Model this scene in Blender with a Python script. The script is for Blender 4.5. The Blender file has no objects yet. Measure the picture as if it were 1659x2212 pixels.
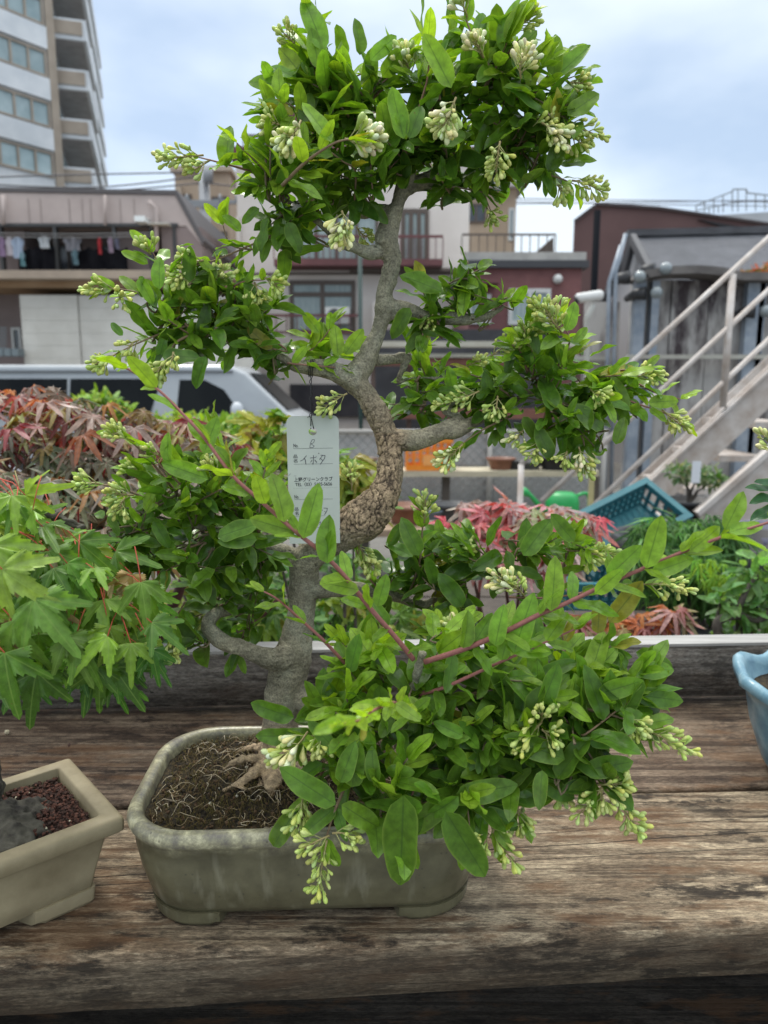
import bpy, math, random
import numpy as np
from mathutils import Vector, Matrix, noise
R = math.radians
random.seed(7); np.random.seed(7)
S = bpy.context.scene
COL = S.collection

# ---------------- camera, sky, sun, exposure ----------------
CAMZ = 1.5; PITCH = R(9.5); F = 1597.0; CU, CV = 829.5, 1106.0
cam_d = bpy.data.cameras.new('camera'); cam = bpy.data.objects.new('camera', cam_d); COL.objects.link(cam)
cam.location = (0, 0, CAMZ); cam.rotation_euler = (R(90) - PITCH, 0, 0)
cam_d.sensor_fit = 'VERTICAL'; cam_d.sensor_height = 36.0; cam_d.lens = F / 2212 * 36
cam_d.clip_start = 0.02; cam_d.clip_end = 1000
cam_d.dof.use_dof = True; cam_d.dof.focus_distance = 0.63
cam_d.dof.aperture_fstop = (cam_d.lens / 1000) / 0.0032
S.camera = cam
S.view_settings.view_transform = 'Standard'; S.view_settings.look = 'None'
S.view_settings.exposure = 0.45; S.view_settings.gamma = 1.0
S.render.engine = 'CYCLES'
try:
    S.cycles.max_bounces = 8; S.cycles.transparent_max_bounces = 8
except Exception: pass

world = bpy.data.worlds.new("World"); S.world = world; world.use_nodes = True
wt = world.node_tree; wt.nodes.clear()
def wn(t): return wt.nodes.new(t)
sky = wn('ShaderNodeTexSky'); sky.sky_type = 'NISHITA'; sky.sun_disc = False
SUN_EL, SUN_ROT = R(62), R(-25)
sky.sun_elevation = SUN_EL; sky.sun_rotation = SUN_ROT
bg1 = wn('ShaderNodeBackground'); bg1.inputs['Strength'].default_value = 0.03
wt.links.new(sky.outputs[0], bg1.inputs[0])
tc = wn('ShaderNodeTexCoord')
mp = wn('ShaderNodeMapping'); mp.inputs['Scale'].default_value = (1.0, 1.0, 2.1); mp.inputs['Location'].default_value = (0.35, 0.1, 0.2)
wt.links.new(tc.outputs['Generated'], mp.inputs[0])
nz = wn('ShaderNodeTexNoise'); nz.inputs['Scale'].default_value = 3.0; nz.inputs['Detail'].default_value = 5; nz.inputs['Roughness'].default_value = 0.45
wt.links.new(mp.outputs[0], nz.inputs['Vector'])
cr = wn('ShaderNodeValToRGB'); cr.color_ramp.elements[0].position = 0.36; cr.color_ramp.elements[1].position = 0.64
cr.color_ramp.elements[0].color = (0.35, 0.435, 0.55, 1); cr.color_ramp.elements[1].color = (0.65, 0.71, 0.755, 1)
wt.links.new(nz.outputs['Fac'], cr.inputs[0])
# an overcast sky is brighter overhead than at the horizon
sp = wn('ShaderNodeSeparateXYZ'); wt.links.new(tc.outputs['Generated'], sp.inputs[0])
mr = wn('ShaderNodeMapRange'); mr.inputs['From Min'].default_value = 0.42; mr.inputs['From Max'].default_value = 0.95
mr.inputs['To Min'].default_value = 0.93; mr.inputs['To Max'].default_value = 3.4
wt.links.new(sp.outputs['Z'], mr.inputs['Value'])
bg2 = wn('ShaderNodeBackground'); wt.links.new(cr.outputs[0], bg2.inputs[0]); wt.links.new(mr.outputs[0], bg2.inputs['Strength'])
zc_ = wn('ShaderNodeMapRange'); zc_.inputs['From Min'].default_value = .42; zc_.inputs['From Max'].default_value = .8; wt.links.new(sp.outputs['Z'], zc_.inputs['Value'])
zm = wn('ShaderNodeMixRGB'); zm.inputs[2].default_value = (.56,.57,.56,1); wt.links.new(zc_.outputs[0], zm.inputs[0]); wt.links.new(cr.outputs[0], zm.inputs[1]); wt.links.new(zm.outputs[0], bg2.inputs[0])
ad = wn('ShaderNodeAddShader'); wt.links.new(bg1.outputs[0], ad.inputs[0]); wt.links.new(bg2.outputs[0], ad.inputs[1])
wo = wn('ShaderNodeOutputWorld'); wt.links.new(ad.outputs[0], wo.inputs[0])

sd = bpy.data.lights.new('sun', 'SUN'); sd.energy = 1.5; sd.angle = R(12); sd.color = (1.0, 0.965, 0.9)
sun = bpy.data.objects.new('sun', sd); COL.objects.link(sun)
sun.rotation_euler = (SUN_EL - R(90), 0, R(25)); sun.location = (0, 0, 5)

# ---------------- helpers ----------------
cP, sP = math.cos(PITCH), math.sin(PITCH)
def ray(u, v):
    x = (u - CU) / F; y = -(v - CV) / F
    return Vector((x, cP + y * sP, -sP + y * cP))
def P(u, v, Y):
    d = ray(u, v); t = Y / d.y
    return Vector((d.x * t, Y, CAMZ + d.z * t))
def Pz(u, v, z):
    d = ray(u, v); t = (z - CAMZ) / d.z
    return Vector((d.x * t, d.y * t, z))
def mpp(u, v, Y):
    return Y / ray(u, v).y / F

class MB:
    def __init__(s): s.v = []; s.f = []; s.smooth = []
    def add(s, vs, fs, sm=False):
        n = len(s.v); s.v.extend([tuple(p) for p in vs]); s.f.extend([tuple(i + n for i in f) for f in fs]); s.smooth.extend([sm] * len(fs))
    def box(s, x0, x1, y0, y1, z0, z1):
        s.add([(x0,y0,z0),(x1,y0,z0),(x1,y1,z0),(x0,y1,z0),(x0,y0,z1),(x1,y0,z1),(x1,y1,z1),(x0,y1,z1)],
              [(0,3,2,1),(4,5,6,7),(0,1,5,4),(1,2,6,5),(2,3,7,6),(3,0,4,7)])
    def hexa(s, p):  # 8 points: bottom 4, top 4
        s.add(p, [(0,3,2,1),(4,5,6,7),(0,1,5,4),(1,2,6,5),(2,3,7,6),(3,0,4,7)])
    def bar(s, a, b, w, h=None, up=(0,0,1)):
        a = Vector(a); b = Vector(b); h = h or w
        d = (b - a).normalized(); up = Vector(up)
        if abs(d.dot(up)) > .98: up = Vector((0,1,0))
        x = d.cross(up).normalized() * (w / 2); z = x.cross(d).normalized() * (h / 2)
        s.hexa([a-x-z, a+x-z, b+x-z, b-x-z, a-x+z, a+x+z, b+x+z, b-x+z])
    def tube(s, pts, rad, n=8, cap=True, sm=True):
        pts = [Vector(p) for p in pts]; k = len(pts)
        if not hasattr(rad, '__len__'): rad = [rad] * k
        T = [(pts[min(i+1,k-1)] - pts[max(i-1,0)]).normalized() for i in range(k)]
        up = Vector((0,0,1)) if abs(T[0].z) < .9 else Vector((1,0,0))
        N = (up - T[0] * up.dot(T[0])).normalized(); vs = []
        for i in range(k):
            N = (N - T[i] * N.dot(T[i]))
            N = N.normalized() if N.length > 1e-6 else T[i].orthogonal().normalized()
            B = T[i].cross(N)
            for j in range(n):
                a = 2 * math.pi * j / n
                vs.append(pts[i] + (N * math.cos(a) + B * math.sin(a)) * rad[i])
        fs = [(i*n+j, i*n+(j+1)%n, (i+1)*n+(j+1)%n, (i+1)*n+j) for i in range(k-1) for j in range(n)]
        if cap: fs += [tuple(range(n-1,-1,-1)), tuple((k-1)*n+j for j in range(n))]
        s.add(vs, fs, sm)
    def prism(s, poly, d):  # poly: list of Vector, extruded by vector d
        n = len(poly); d = Vector(d)
        s.add([Vector(p) for p in poly] + [Vector(p) + d for p in poly],
              [tuple(range(n-1,-1,-1)), tuple(range(n, 2*n))] + [(i,(i+1)%n,n+(i+1)%n,n+i) for i in range(n)])
    def loops(s, L, close=True, sm=True, capb=False, capt=False):
        n = len(L[0]); vs = [p for l in L for p in l]
        fs = [(i*n+j, i*n+(j+1)%n, (i+1)*n+(j+1)%n, (i+1)*n+j) for i in range(len(L)-1) for j in range(n if close else n-1)]
        if capb: fs.append(tuple(range(n-1,-1,-1)))
        if capt: fs.append(tuple((len(L)-1)*n+j for j in range(n)))
        s.add(vs, fs, sm)
    def mesh(s, name, off=(0,0,0)):
        m = bpy.data.meshes.new(name); off = Vector(off)
        m.from_pydata([Vector(v) - off for v in s.v], [], s.f)
        m.polygons.foreach_set('use_smooth', s.smooth); m.update()
        return m

def rootloc(o):
    p = Vector((0,0,0))
    while o is not None: p = p + Vector(o.location); o = o.parent
    return p
def put(name, mb, mat, parent=None, mesh=None):
    off = rootloc(parent)
    if parent is None and mb is not None and mb.v:
        a = np.array(mb.v); off = Vector(((a[:,0].min()+a[:,0].max())/2, (a[:,1].min()+a[:,1].max())/2, a[:,2].min()))
    m = mesh or mb.mesh(name, off)
    if mat is not None: m.materials.append(mat)
    o = bpy.data.objects.new(name, m); COL.objects.link(o)
    if parent is not None: o.parent = parent
    else: o.location = off
    return o
def tag(o, label, cat, group=None):
    o['label'] = label; o['category'] = cat
    if group: o['group'] = group
    return o
def thing(name, label, cat, loc, group=None):
    o = bpy.data.objects.new(name, None); COL.objects.link(o); o.location = loc; o.empty_display_size = .05
    return tag(o, label, cat, group)
def struct(name, mb, mat):
    o = put(name, mb, mat); o['kind'] = 'structure'; return o
def dup(root, loc, label, parent=None):
    r = root.copy(); COL.objects.link(r); r.location = loc; r['label'] = label
    def kids(a, b):
        for ch in list(a.children):
            c = ch.copy(); COL.objects.link(c); c.parent = b; kids(ch, c)
    kids(root, r)
    return r
def smooth_path(pts, rad=None, n=4):
    pts = [Vector(p) for p in pts]; out = []; ro = []
    for i in range(len(pts)-1):
        p0 = pts[max(i-1,0)]; p1 = pts[i]; p2 = pts[i+1]; p3 = pts[min(i+2,len(pts)-1)]
        for k in range(n):
            t = k / n
            out.append(0.5*((2*p1)+(p2-p0)*t+(2*p0-5*p1+4*p2-p3)*t*t+(3*p1-p0-3*p2+p3)*t*t*t))
            if rad: ro.append(rad[i]*(1-t)+rad[i+1]*t)
    out.append(pts[-1])
    if rad: ro.append(rad[-1]); return out, ro
    return out

# ---------------- materials ----------------
def M(name, c1, c2=None, scale=20, rough=.6, stretch=(1,1,1), detail=6, bump=0, bscale=None, spec=.4, metal=0, ramp=(.35,.65), c3=None, extra=None):
    m = bpy.data.materials.new(name); m.use_nodes = True; nt = m.node_tree; b = nt.nodes['Principled BSDF']
    b.inputs['Roughness'].default_value = rough; b.inputs['Metallic'].default_value = metal
    b.inputs['Specular IOR Level'].default_value = spec
    if c2 is None and not bump:
        b.inputs['Base Color'].default_value = (*c1, 1); return m
    if c2 is None: c2 = tuple(x * .85 for x in c1)
    t = nt.nodes.new('ShaderNodeTexCoord'); mm = nt.nodes.new('ShaderNodeMapping'); mm.inputs['Scale'].default_value = stretch
    nt.links.new(t.outputs['Object'], mm.inputs[0])
    n = nt.nodes.new('ShaderNodeTexNoise'); n.inputs['Scale'].default_value = scale; n.inputs['Detail'].default_value = detail; n.inputs['Roughness'].default_value = .6
    nt.links.new(mm.outputs[0], n.inputs['Vector'])
    r = nt.nodes.new('ShaderNodeValToRGB'); r.color_ramp.elements[0].position = ramp[0]; r.color_ramp.elements[1].position = ramp[1]
    r.color_ramp.elements[0].color = (*c1, 1); r.color_ramp.elements[1].color = (*c2, 1)
    if c3 is not None:
        e = r.color_ramp.elements.new((ramp[0]+ramp[1])/2); e.color = (*c3, 1)
    nt.links.new(n.outputs['Fac'], r.inputs[0])
    # a second, much larger mottling so nothing is one flat tone
    n2 = nt.nodes.new('ShaderNodeTexNoise'); n2.inputs['Scale'].default_value = scale * .13; n2.inputs['Detail'].default_value = 4
    nt.links.new(t.outputs['Object'], n2.inputs['Vector'])
    m2 = nt.nodes.new('ShaderNodeMapRange'); m2.inputs['From Min'].default_value = .3; m2.inputs['From Max'].default_value = .7; m2.inputs['To Min'].default_value = .82; m2.inputs['To Max'].default_value = 1.12
    nt.links.new(n2.outputs['Fac'], m2.inputs['Value'])
    mu = nt.nodes.new('ShaderNodeVectorMath'); mu.operation = 'SCALE'
    nt.links.new(r.outputs[0], mu.inputs[0]); nt.links.new(m2.outputs[0], mu.inputs['Scale'])
    nt.links.new(mu.outputs[0], b.inputs['Base Color'])
    if bump:
        bn = nt.nodes.new('ShaderNodeBump'); bn.inputs['Strength'].default_value = bump; bn.inputs['Distance'].default_value = .002
        if bscale:
            n3 = nt.nodes.new('ShaderNodeTexNoise'); n3.inputs['Scale'].default_value = bscale; n3.inputs['Detail'].default_value = 6
            nt.links.new(mm.outputs[0], n3.inputs['Vector']); nt.links.new(n3.outputs['Fac'], bn.inputs['Height'])
        else: nt.links.new(n.outputs['Fac'], bn.inputs['Height'])
        nt.links.new(bn.outputs[0], b.inputs['Normal'])
    return m

def leaf_mat(name, rough=.38, trans=.46, vein=True, tcol=(1.25,1.25,.45), back=(1.3,1.2,1.15), wet=.12, vc=(.30,.42,.12), edge=False):
    m = bpy.data.materials.new(name); m.use_nodes = True; nt = m.node_tree; b = nt.nodes['Principled BSDF']; out = nt.nodes['Material Output']
    L = nt.links.new; N = nt.nodes.new
    a = N('ShaderNodeAttribute'); a.attribute_name = 'tint'
    t = N('ShaderNodeTexCoord'); nn = N('ShaderNodeTexNoise'); nn.inputs['Scale'].default_value = 160; nn.inputs['Detail'].default_value = 3
    L(t.outputs['Object'], nn.inputs['Vector'])
    mr = N('ShaderNodeMapRange'); mr.inputs['From Min'].default_value = .3; mr.inputs['From Max'].default_value = .7; mr.inputs['To Min'].default_value = .72; mr.inputs['To Max'].default_value = 1.25
    L(nn.outputs['Fac'], mr.inputs['Value'])
    mu = N('ShaderNodeVectorMath'); mu.operation = 'SCALE'; L(a.outputs['Color'], mu.inputs[0]); L(mr.outputs[0], mu.inputs['Scale'])
    col = mu.outputs[0]
    if vein:
        uv = N('ShaderNodeUVMap'); s = N('ShaderNodeSeparateXYZ'); L(uv.outputs[0], s.inputs[0])
        ab = N('ShaderNodeMath'); ab.operation = 'ABSOLUTE'; L(s.outputs['X'], ab.inputs[0])
        lt = N('ShaderNodeMapRange'); lt.inputs['From Min'].default_value = .03; lt.inputs['From Max'].default_value = .08; lt.inputs['To Min'].default_value = .5; lt.inputs['To Max'].default_value = 0
        L(ab.outputs[0], lt.inputs['Value'])
        # side veins: herring-bone lines
        m1 = N('ShaderNodeMath'); m1.operation = 'MULTIPLY_ADD'; m1.inputs[1].default_value = -.14; L(ab.outputs[0], m1.inputs[0]); L(s.outputs['Y'], m1.inputs[2])
        m2 = N('ShaderNodeMath'); m2.operation = 'MULTIPLY'; m2.inputs[1].default_value = 42; L(m1.outputs[0], m2.inputs[0])
        m3 = N('ShaderNodeMath'); m3.operation = 'SINE'; L(m2.outputs[0], m3.inputs[0])
        m4 = N('ShaderNodeMapRange'); m4.inputs['From Min'].default_value = .86; m4.inputs['From Max'].default_value = 1; m4.inputs['To Max'].default_value = .13; L(m3.outputs[0], m4.inputs['Value'])
        mx = N('ShaderNodeMath'); mx.operation = 'MAXIMUM'; L(lt.outputs[0], mx.inputs[0]); L(m4.outputs[0], mx.inputs[1])
        mix = N('ShaderNodeMixRGB'); mix.inputs[2].default_value = (*vc, 1); L(mx.outputs[0], mix.inputs[0]); L(col, mix.inputs[1])
        col = mix.outputs[0]
        if edge:
            er = N('ShaderNodeMapRange'); er.inputs['From Min'].default_value = .86; er.inputs['From Max'].default_value = .98; er.inputs['To Max'].default_value = .45; L(ab.outputs[0], er.inputs['Value'])
            em = N('ShaderNodeMixRGB'); em.inputs[2].default_value = (.30,.42,.07,1); L(er.outputs[0], em.inputs[0]); L(col, em.inputs[1]); col = em.outputs[0]
        bp = N('ShaderNodeBump'); bp.inputs['Strength'].default_value = .35; bp.inputs['Distance'].default_value = .0006; bp.invert = True
        L(mx.outputs[0], bp.inputs['Height']); L(bp.outputs[0], b.inputs['Normal'])
    # small brown spots and blemishes, different on every leaf
    sn_ = N('ShaderNodeTexNoise'); sn_.inputs['Scale'].default_value = 420; sn_.inputs['Detail'].default_value = 2; L(t.outputs['Object'], sn_.inputs['Vector'])
    sm_ = N('ShaderNodeMapRange'); sm_.inputs['From Min'].default_value = .70; sm_.inputs['From Max'].default_value = .76; sm_.inputs['To Max'].default_value = .55; L(sn_.outputs['Fac'], sm_.inputs['Value'])
    sx_ = N('ShaderNodeMixRGB'); sx_.inputs[2].default_value = (.17,.10,.03,1); L(sm_.outputs[0], sx_.inputs[0]); L(col, sx_.inputs[1]); col = sx_.outputs[0]
    g = N('ShaderNodeNewGeometry')
    bk = N('ShaderNodeVectorMath'); bk.operation = 'MULTIPLY'; bk.inputs[1].default_value = back; L(col, bk.inputs[0])
    mb_ = N('ShaderNodeMixRGB'); L(g.outputs['Backfacing'], mb_.inputs[0]); L(col, mb_.inputs[1]); L(bk.outputs[0], mb_.inputs[2])
    L(mb_.outputs[0], b.inputs['Base Color'])
    # gloss varies, a few wet leaves
    n4 = N('ShaderNodeTexNoise'); n4.inputs['Scale'].default_value = 28; L(t.outputs['Object'], n4.inputs['Vector'])
    m5 = N('ShaderNodeMapRange'); m5.inputs['From Min'].default_value = .35; m5.inputs['From Max'].default_value = .68; m5.inputs['To Min'].default_value = rough + .18; m5.inputs['To Max'].default_value = wet
    L(n4.outputs['Fac'], m5.inputs['Value']); L(m5.outputs[0], b.inputs['Roughness'])
    b.inputs['Specular IOR Level'].default_value = .42
    tr = N('ShaderNodeBsdfTranslucent'); tm = N('ShaderNodeVectorMath'); tm.operation = 'MULTIPLY'; tm.inputs[1].default_value = tcol; L(col, tm.inputs[0]); L(tm.outputs[0], tr.inputs['Color'])
    ms = N('ShaderNodeMixShader'); ms.inputs[0].default_value = trans; L(b.outputs[0], ms.inputs[1]); L(tr.outputs[0], ms.inputs[2]); L(ms.outputs[0], out.inputs['Surface'])
    return m

def attr_mat(name, rough=.5, mult=1.0, bump=0, bscale=200, spec=.4, noise_amt=.15):
    m = bpy.data.materials.new(name); m.use_nodes = True; nt = m.node_tree; b = nt.nodes['Principled BSDF']; L = nt.links.new; N = nt.nodes.new
    a = N('ShaderNodeAttribute'); a.attribute_name = 'tint'; t = N('ShaderNodeTexCoord')
    n = N('ShaderNodeTexNoise'); n.inputs['Scale'].default_value = bscale; n.inputs['Detail'].default_value = 5; L(t.outputs['Object'], n.inputs['Vector'])
    r = N('ShaderNodeMapRange'); r.inputs['From Min'].default_value = .3; r.inputs['From Max'].default_value = .7; r.inputs['To Min'].default_value = mult*(1-noise_amt); r.inputs['To Max'].default_value = mult*(1+noise_amt)
    L(n.outputs['Fac'], r.inputs['Value']); v = N('ShaderNodeVectorMath'); v.operation = 'SCALE'; L(a.outputs['Color'], v.inputs[0]); L(r.outputs[0], v.inputs['Scale']); L(v.outputs[0], b.inputs['Base Color'])
    b.inputs['Roughness'].default_value = rough; b.inputs['Specular IOR Level'].default_value = spec
    if bump:
        bn = N('ShaderNodeBump'); bn.inputs['Strength'].default_value = bump; bn.inputs['Distance'].default_value = .0015; L(n.outputs['Fac'], bn.inputs['Height']); L(bn.outputs[0], b.inputs['Normal'])
    return m

def wood_mat(name, dark=(.035,.026,.02), mid=(.125,.09,.062), light=(.42,.35,.27), stain=.92, cracks=(), seed=0.0, brown=.55, zedge=None):
    m = bpy.data.materials.new(name); m.use_nodes = True; nt = m.node_tree; b = nt.nodes['Principled BSDF']; L = nt.links.new; N = nt.nodes.new
    t = N('ShaderNodeTexCoord')
    wv = N('ShaderNodeTexNoise'); wv.inputs['Scale'].default_value = 6; wv.inputs['Detail'].default_value = 3; L(t.outputs['Object'], wv.inputs['Vector'])
    ws = N('ShaderNodeVectorMath'); ws.operation = 'MULTIPLY'; ws.inputs[1].default_value = (0, .006, .006); L(wv.outputs['Color'], ws.inputs[0])
    wa = N('ShaderNodeVectorMath'); wa.operation = 'ADD'; L(t.outputs['Object'], wa.inputs[0]); L(ws.outputs[0], wa.inputs[1])
    def nz(src, x, y, detail, rough, off=0, lo=None, hi=None, a=0., z=1., dist=0):
        mp = N('ShaderNodeMapping'); mp.inputs['Scale'].default_value = (x, y, y); mp.inputs['Location'].default_value = (off+seed, off*1.7+seed*3, off*.6); L(src, mp.inputs[0])
        n = N('ShaderNodeTexNoise'); n.inputs['Scale'].default_value = 1; n.inputs['Detail'].default_value = detail; n.inputs['Roughness'].default_value = rough; n.inputs['Distortion'].default_value = dist; L(mp.outputs[0], n.inputs['Vector'])
        if lo is None: return n.outputs['Fac']
        r = N('ShaderNodeMapRange'); r.inputs['From Min'].default_value = lo; r.inputs['From Max'].default_value = hi; r.inputs['To Min'].default_value = a; r.inputs['To Max'].default_value = z; L(n.outputs['Fac'], r.inputs['Value']); return r.outputs[0]
    def mix(f, c1, c2, bt='MIX'):
        x = N('ShaderNodeMixRGB'); x.blend_type = bt
        for i, s in ((0,f),(1,c1),(2,c2)):
            if isinstance(s, tuple): x.inputs[i].default_value = (*s,1)
            elif isinstance(s, float): x.inputs[i].default_value = s
            else: L(s, x.inputs[i])
        return x.outputs[0]
    def mul(a, c):
        x = N('ShaderNodeMath'); x.operation = 'MULTIPLY'; L(a, x.inputs[0])
        if isinstance(c, float): x.inputs[1].default_value = c
        else: L(c, x.inputs[1])
        return x.outputs[0]
    W = wa.outputs[0]; O = t.outputs['Object']
    ridge = nz(W, 1.1, 170, 3, .5, 1, .48, .56)            # hard winter-grain lines
    fine = nz(W, 130, 480, 5, .8, 5, .40, .60)            # fibres
    broad = nz(W, 7, 30, 9, .7, 9, .38, .62)           # wide bands
    c = mix(broad, mid, light)
    fade = nz(O, 10, 40, 6, .7, 41, .40, .58, .25, 1.)
    c = mix(mul(mul(ridge, fade), .95), c, tuple(dark[i]*.5+mid[i]*.5 for i in range(3)))
    f2 = N('ShaderNodeMapRange'); f2.inputs['To Min'].default_value = .6; f2.inputs['To Max'].default_value = 1.4; L(fine, f2.inputs['Value'])
    vs = N('ShaderNodeVectorMath'); vs.operation = 'SCALE'; L(c, vs.inputs[0]); L(f2.outputs[0], vs.inputs['Scale']); c = vs.outputs[0]
    st = nz(O, 16, 46, 10, .74, 13, .49, .57); big = nz(O, 4, 12, 5, .6, 17, .38, .55)
    c = mix(mul(mul(st, big), stain), c, dark)            # mildew with crisp edges
    br = nz(O, 9, 34, 8, .7, 23, .52, .62)
    c = mix(mul(br, brown), c, (.20,.105,.05))            # worn orange brown patches
    pl = nz(O, 14, 70, 9, .75, 31, .60, .66)
    c = mix(mul(pl, .6), c, tuple(min(1,x*1.35) for x in light))   # pale scuffs
    sep = N('ShaderNodeSeparateXYZ'); L(W, sep.inputs[0])
    for (k, cc, w) in cracks:
        m1 = N('ShaderNodeMath'); m1.operation = 'MULTIPLY_ADD'; m1.inputs[1].default_value = -k; L(sep.outputs['X'], m1.inputs[0]); L(sep.outputs['Y'], m1.inputs[2])
        m2 = N('ShaderNodeMath'); m2.operation = 'SUBTRACT'; m2.inputs[1].default_value = cc+.005; L(m1.outputs[0], m2.inputs[0])
        m3 = N('ShaderNodeMath'); m3.operation = 'ABSOLUTE'; L(m2.outputs[0], m3.inputs[0])
        m4 = N('ShaderNodeMapRange'); m4.inputs['From Min'].default_value = w*.6; m4.inputs['From Max'].default_value = w*1.2; m4.inputs['To Min'].default_value = 1; m4.inputs['To Max'].default_value = 0; L(m3.outputs[0], m4.inputs['Value'])
        c = mix(m4.outputs[0], c, (.008,.006,.005))
    if zedge is not None:   # front face below the edge: its shade put into the colour
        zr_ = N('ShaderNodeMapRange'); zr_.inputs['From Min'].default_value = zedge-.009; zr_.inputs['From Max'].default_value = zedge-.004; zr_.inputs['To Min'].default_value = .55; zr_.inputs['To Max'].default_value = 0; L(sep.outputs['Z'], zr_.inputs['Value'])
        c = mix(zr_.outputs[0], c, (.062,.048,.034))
    L(c, b.inputs['Base Color'])
    h = N('ShaderNodeMath'); h.operation = 'MULTIPLY_ADD'; h.inputs[1].default_value = -1.0; L(ridge, h.inputs[0]); L(fine, h.inputs[2])
    bn = N('ShaderNodeBump'); bn.inputs['Strength'].default_value = .8; bn.inputs['Distance'].default_value = .0011; L(h.outputs[0], bn.inputs['Height']); L(bn.outputs[0], b.inputs['Normal'])
    b.inputs['Roughness'].default_value = .7; b.inputs['Specular IOR Level'].default_value = .25
    return m

# ---------------- foliage builders ----------------
def leaf_template(wr=.4, curl=.12, fold=.25, wave=.12, ph=0., NT=11, tip=1.0):
    vs = []; uv = []
    cols = (-1, -.5, 0, .5, 1)
    for i in range(NT):
        t = i / (NT - 1)
        tt = t ** .84; w = wr/2 * max(1 - abs(2*tt-1)**2.3, 0) ** .62 + .004
        if t > .99 : w = .012
        for s in cols:
            wob = 1 + .05 * math.sin(9*t + ph*3) * (1 if s > 0 else -1)
            x = s * w * wob
            z = fold * abs(s) * w + wave * w * math.sin(2*math.pi*(1.6*t) + ph + (1.3 if s > 0 else 0)) * abs(s) - curl * t * t
            vs.append((x, t, z)); uv.append((s, t))
    fs = [(i*5+j, i*5+j+1, (i+1)*5+j+1, (i+1)*5+j) for i in range(NT-1) for j in range(4)]
    return np.array(vs), np.array(fs), np.array(uv)
TPL = [leaf_template(.345+.015*k, [.05,.2,-.05,.3,.12,.0,.25,.15][k], [.3,.15,.45,.1,.35,.25,.5,.2][k], [.1,.22,.08,.18,.28,.14,.1,.25][k], k*1.7) for k in range(8)]
def maple_template(lobes, serr=.04, droop=.3, spread=250, nr=4, per=9, wid=.34, ph=0, pw=2.3):
    # polar outline: lobes = lengths of each pointed lobe spread over an arc, tip 0 at +y
    n = len(lobes); angs = [R(-spread/2 + spread*i/(n-1)) for i in range(n)]
    th = []; rr = []; pv = []
    for i in range(n):
        for k in range(per):
            if i == n-1 and k > 0: break
            f = k / per; a = angs[i] + (angs[i+1]-angs[i]) * f if i < n-1 else angs[i]
            e = abs(f-.5)*2 if i < n-1 else 1
            L_ = lobes[i] if f < .5 else lobes[min(i+1,n-1)]
            base = wid
            r = base + (L_-base) * (e ** pw)
            if 0 < k < per: r *= 1 + serr * (1 if k % 2 else -1)
            li = i if (f < .5 or i == n-1) else i+1
            th.append(a); rr.append(r); pv.append((a-angs[li])*(1 if li % 2 == 0 else -1))
    vs = [(0, 0, 0)]; uv = [(0.0, 0)]; m = len(th)
    for q in range(1, nr+1):
        f = q / nr
        for a, r, dv in zip(th, rr, pv):
            x = math.sin(a)*r*f; y = math.cos(a)*r*f
            z = -droop*(r*f)**1.7 + .018*math.sin(a*n*2+ph)*f - .09*math.cos(a*(n-1)*360/spread)*f*f + .03*math.sin(5*x+ph)
            vs.append((x, y, z)); uv.append((math.sin(dv)*r*f*6, f))
    fs = [(0, 1+j+1, 1+j, 0) for j in range(m-1)]
    F2 = []
    for q in range(nr-1):
        for j in range(m-1):
            a = 1+q*m+j; F2.append((a, a+1, a+m+1, a+m))
    tri = [(0, 1+j+1, 1+j) for j in range(m-1)]
    return np.array(vs), (np.array(F2), np.array(tri)), np.array(uv)

def build_leaves(name, L, mat, parent, tpls=None):
    """L: list of (pos, dir, normal, length, colour, template index) -> one mesh"""
    tpls = tpls or TPL
    V = []; Fl = []; U = []; Cc = []; base = 0; sizes = []
    off = np.array(rootloc(parent))
    for (p, d, nrm, ln, c, k) in L:
        tv, tf, tu = tpls[k % len(tpls)]
        y = Vector(d).normalized(); z = Vector(nrm); z = (z - y * z.dot(y))
        z = z.normalized() if z.length > 1e-5 else y.orthogonal().normalized()
        x = y.cross(z)
        Mx = np.array([x, y, z]) * ln
        V.append(tv @ Mx + np.array(p) - off); U.append(tu)
        cc = np.ones((len(tv), 4)); cc[:, :3] = c; Cc.append(cc)
        if isinstance(tf, tuple):
            Fl.append((tf[0]+base, tf[1]+base))
        else: Fl.append((tf+base, None))
        base += len(tv)
    V = np.concatenate(V); U = np.concatenate(U); Cc = np.concatenate(Cc)
    q = np.concatenate([f[0] for f in Fl]); tr = [f[1] for f in Fl if f[1] is not None]
    tr = np.concatenate(tr) if tr else np.zeros((0,3), int)
    m = bpy.data.meshes.new(name); nq, ntri = len(q), len(tr)
    m.vertices.add(len(V)); m.vertices.foreach_set('co', V.astype(np.float32).ravel())
    li = np.concatenate([q.ravel(), tr.ravel()]).astype(np.int32)
    m.loops.add(len(li)); m.loops.foreach_set('vertex_index', li)
    m.polygons.add(nq+ntri)
    ls = np.concatenate([np.arange(nq)*4, nq*4+np.arange(ntri)*3]).astype(np.int32)
    m.polygons.foreach_set('loop_start', ls)
    m.polygons.foreach_set('use_smooth', np.ones(nq+ntri, bool))
    m.update(calc_edges=True)
    uvl = m.uv_layers.new(name='UVMap'); uvl.data.foreach_set('uv', U[li].astype(np.float32).ravel())
    at = m.color_attributes.new('tint', 'FLOAT_COLOR', 'POINT'); at.data.foreach_set('color', Cc.astype(np.float32).ravel())
    m.validate()
    return put(name, None, mat, parent, mesh=m)

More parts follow.
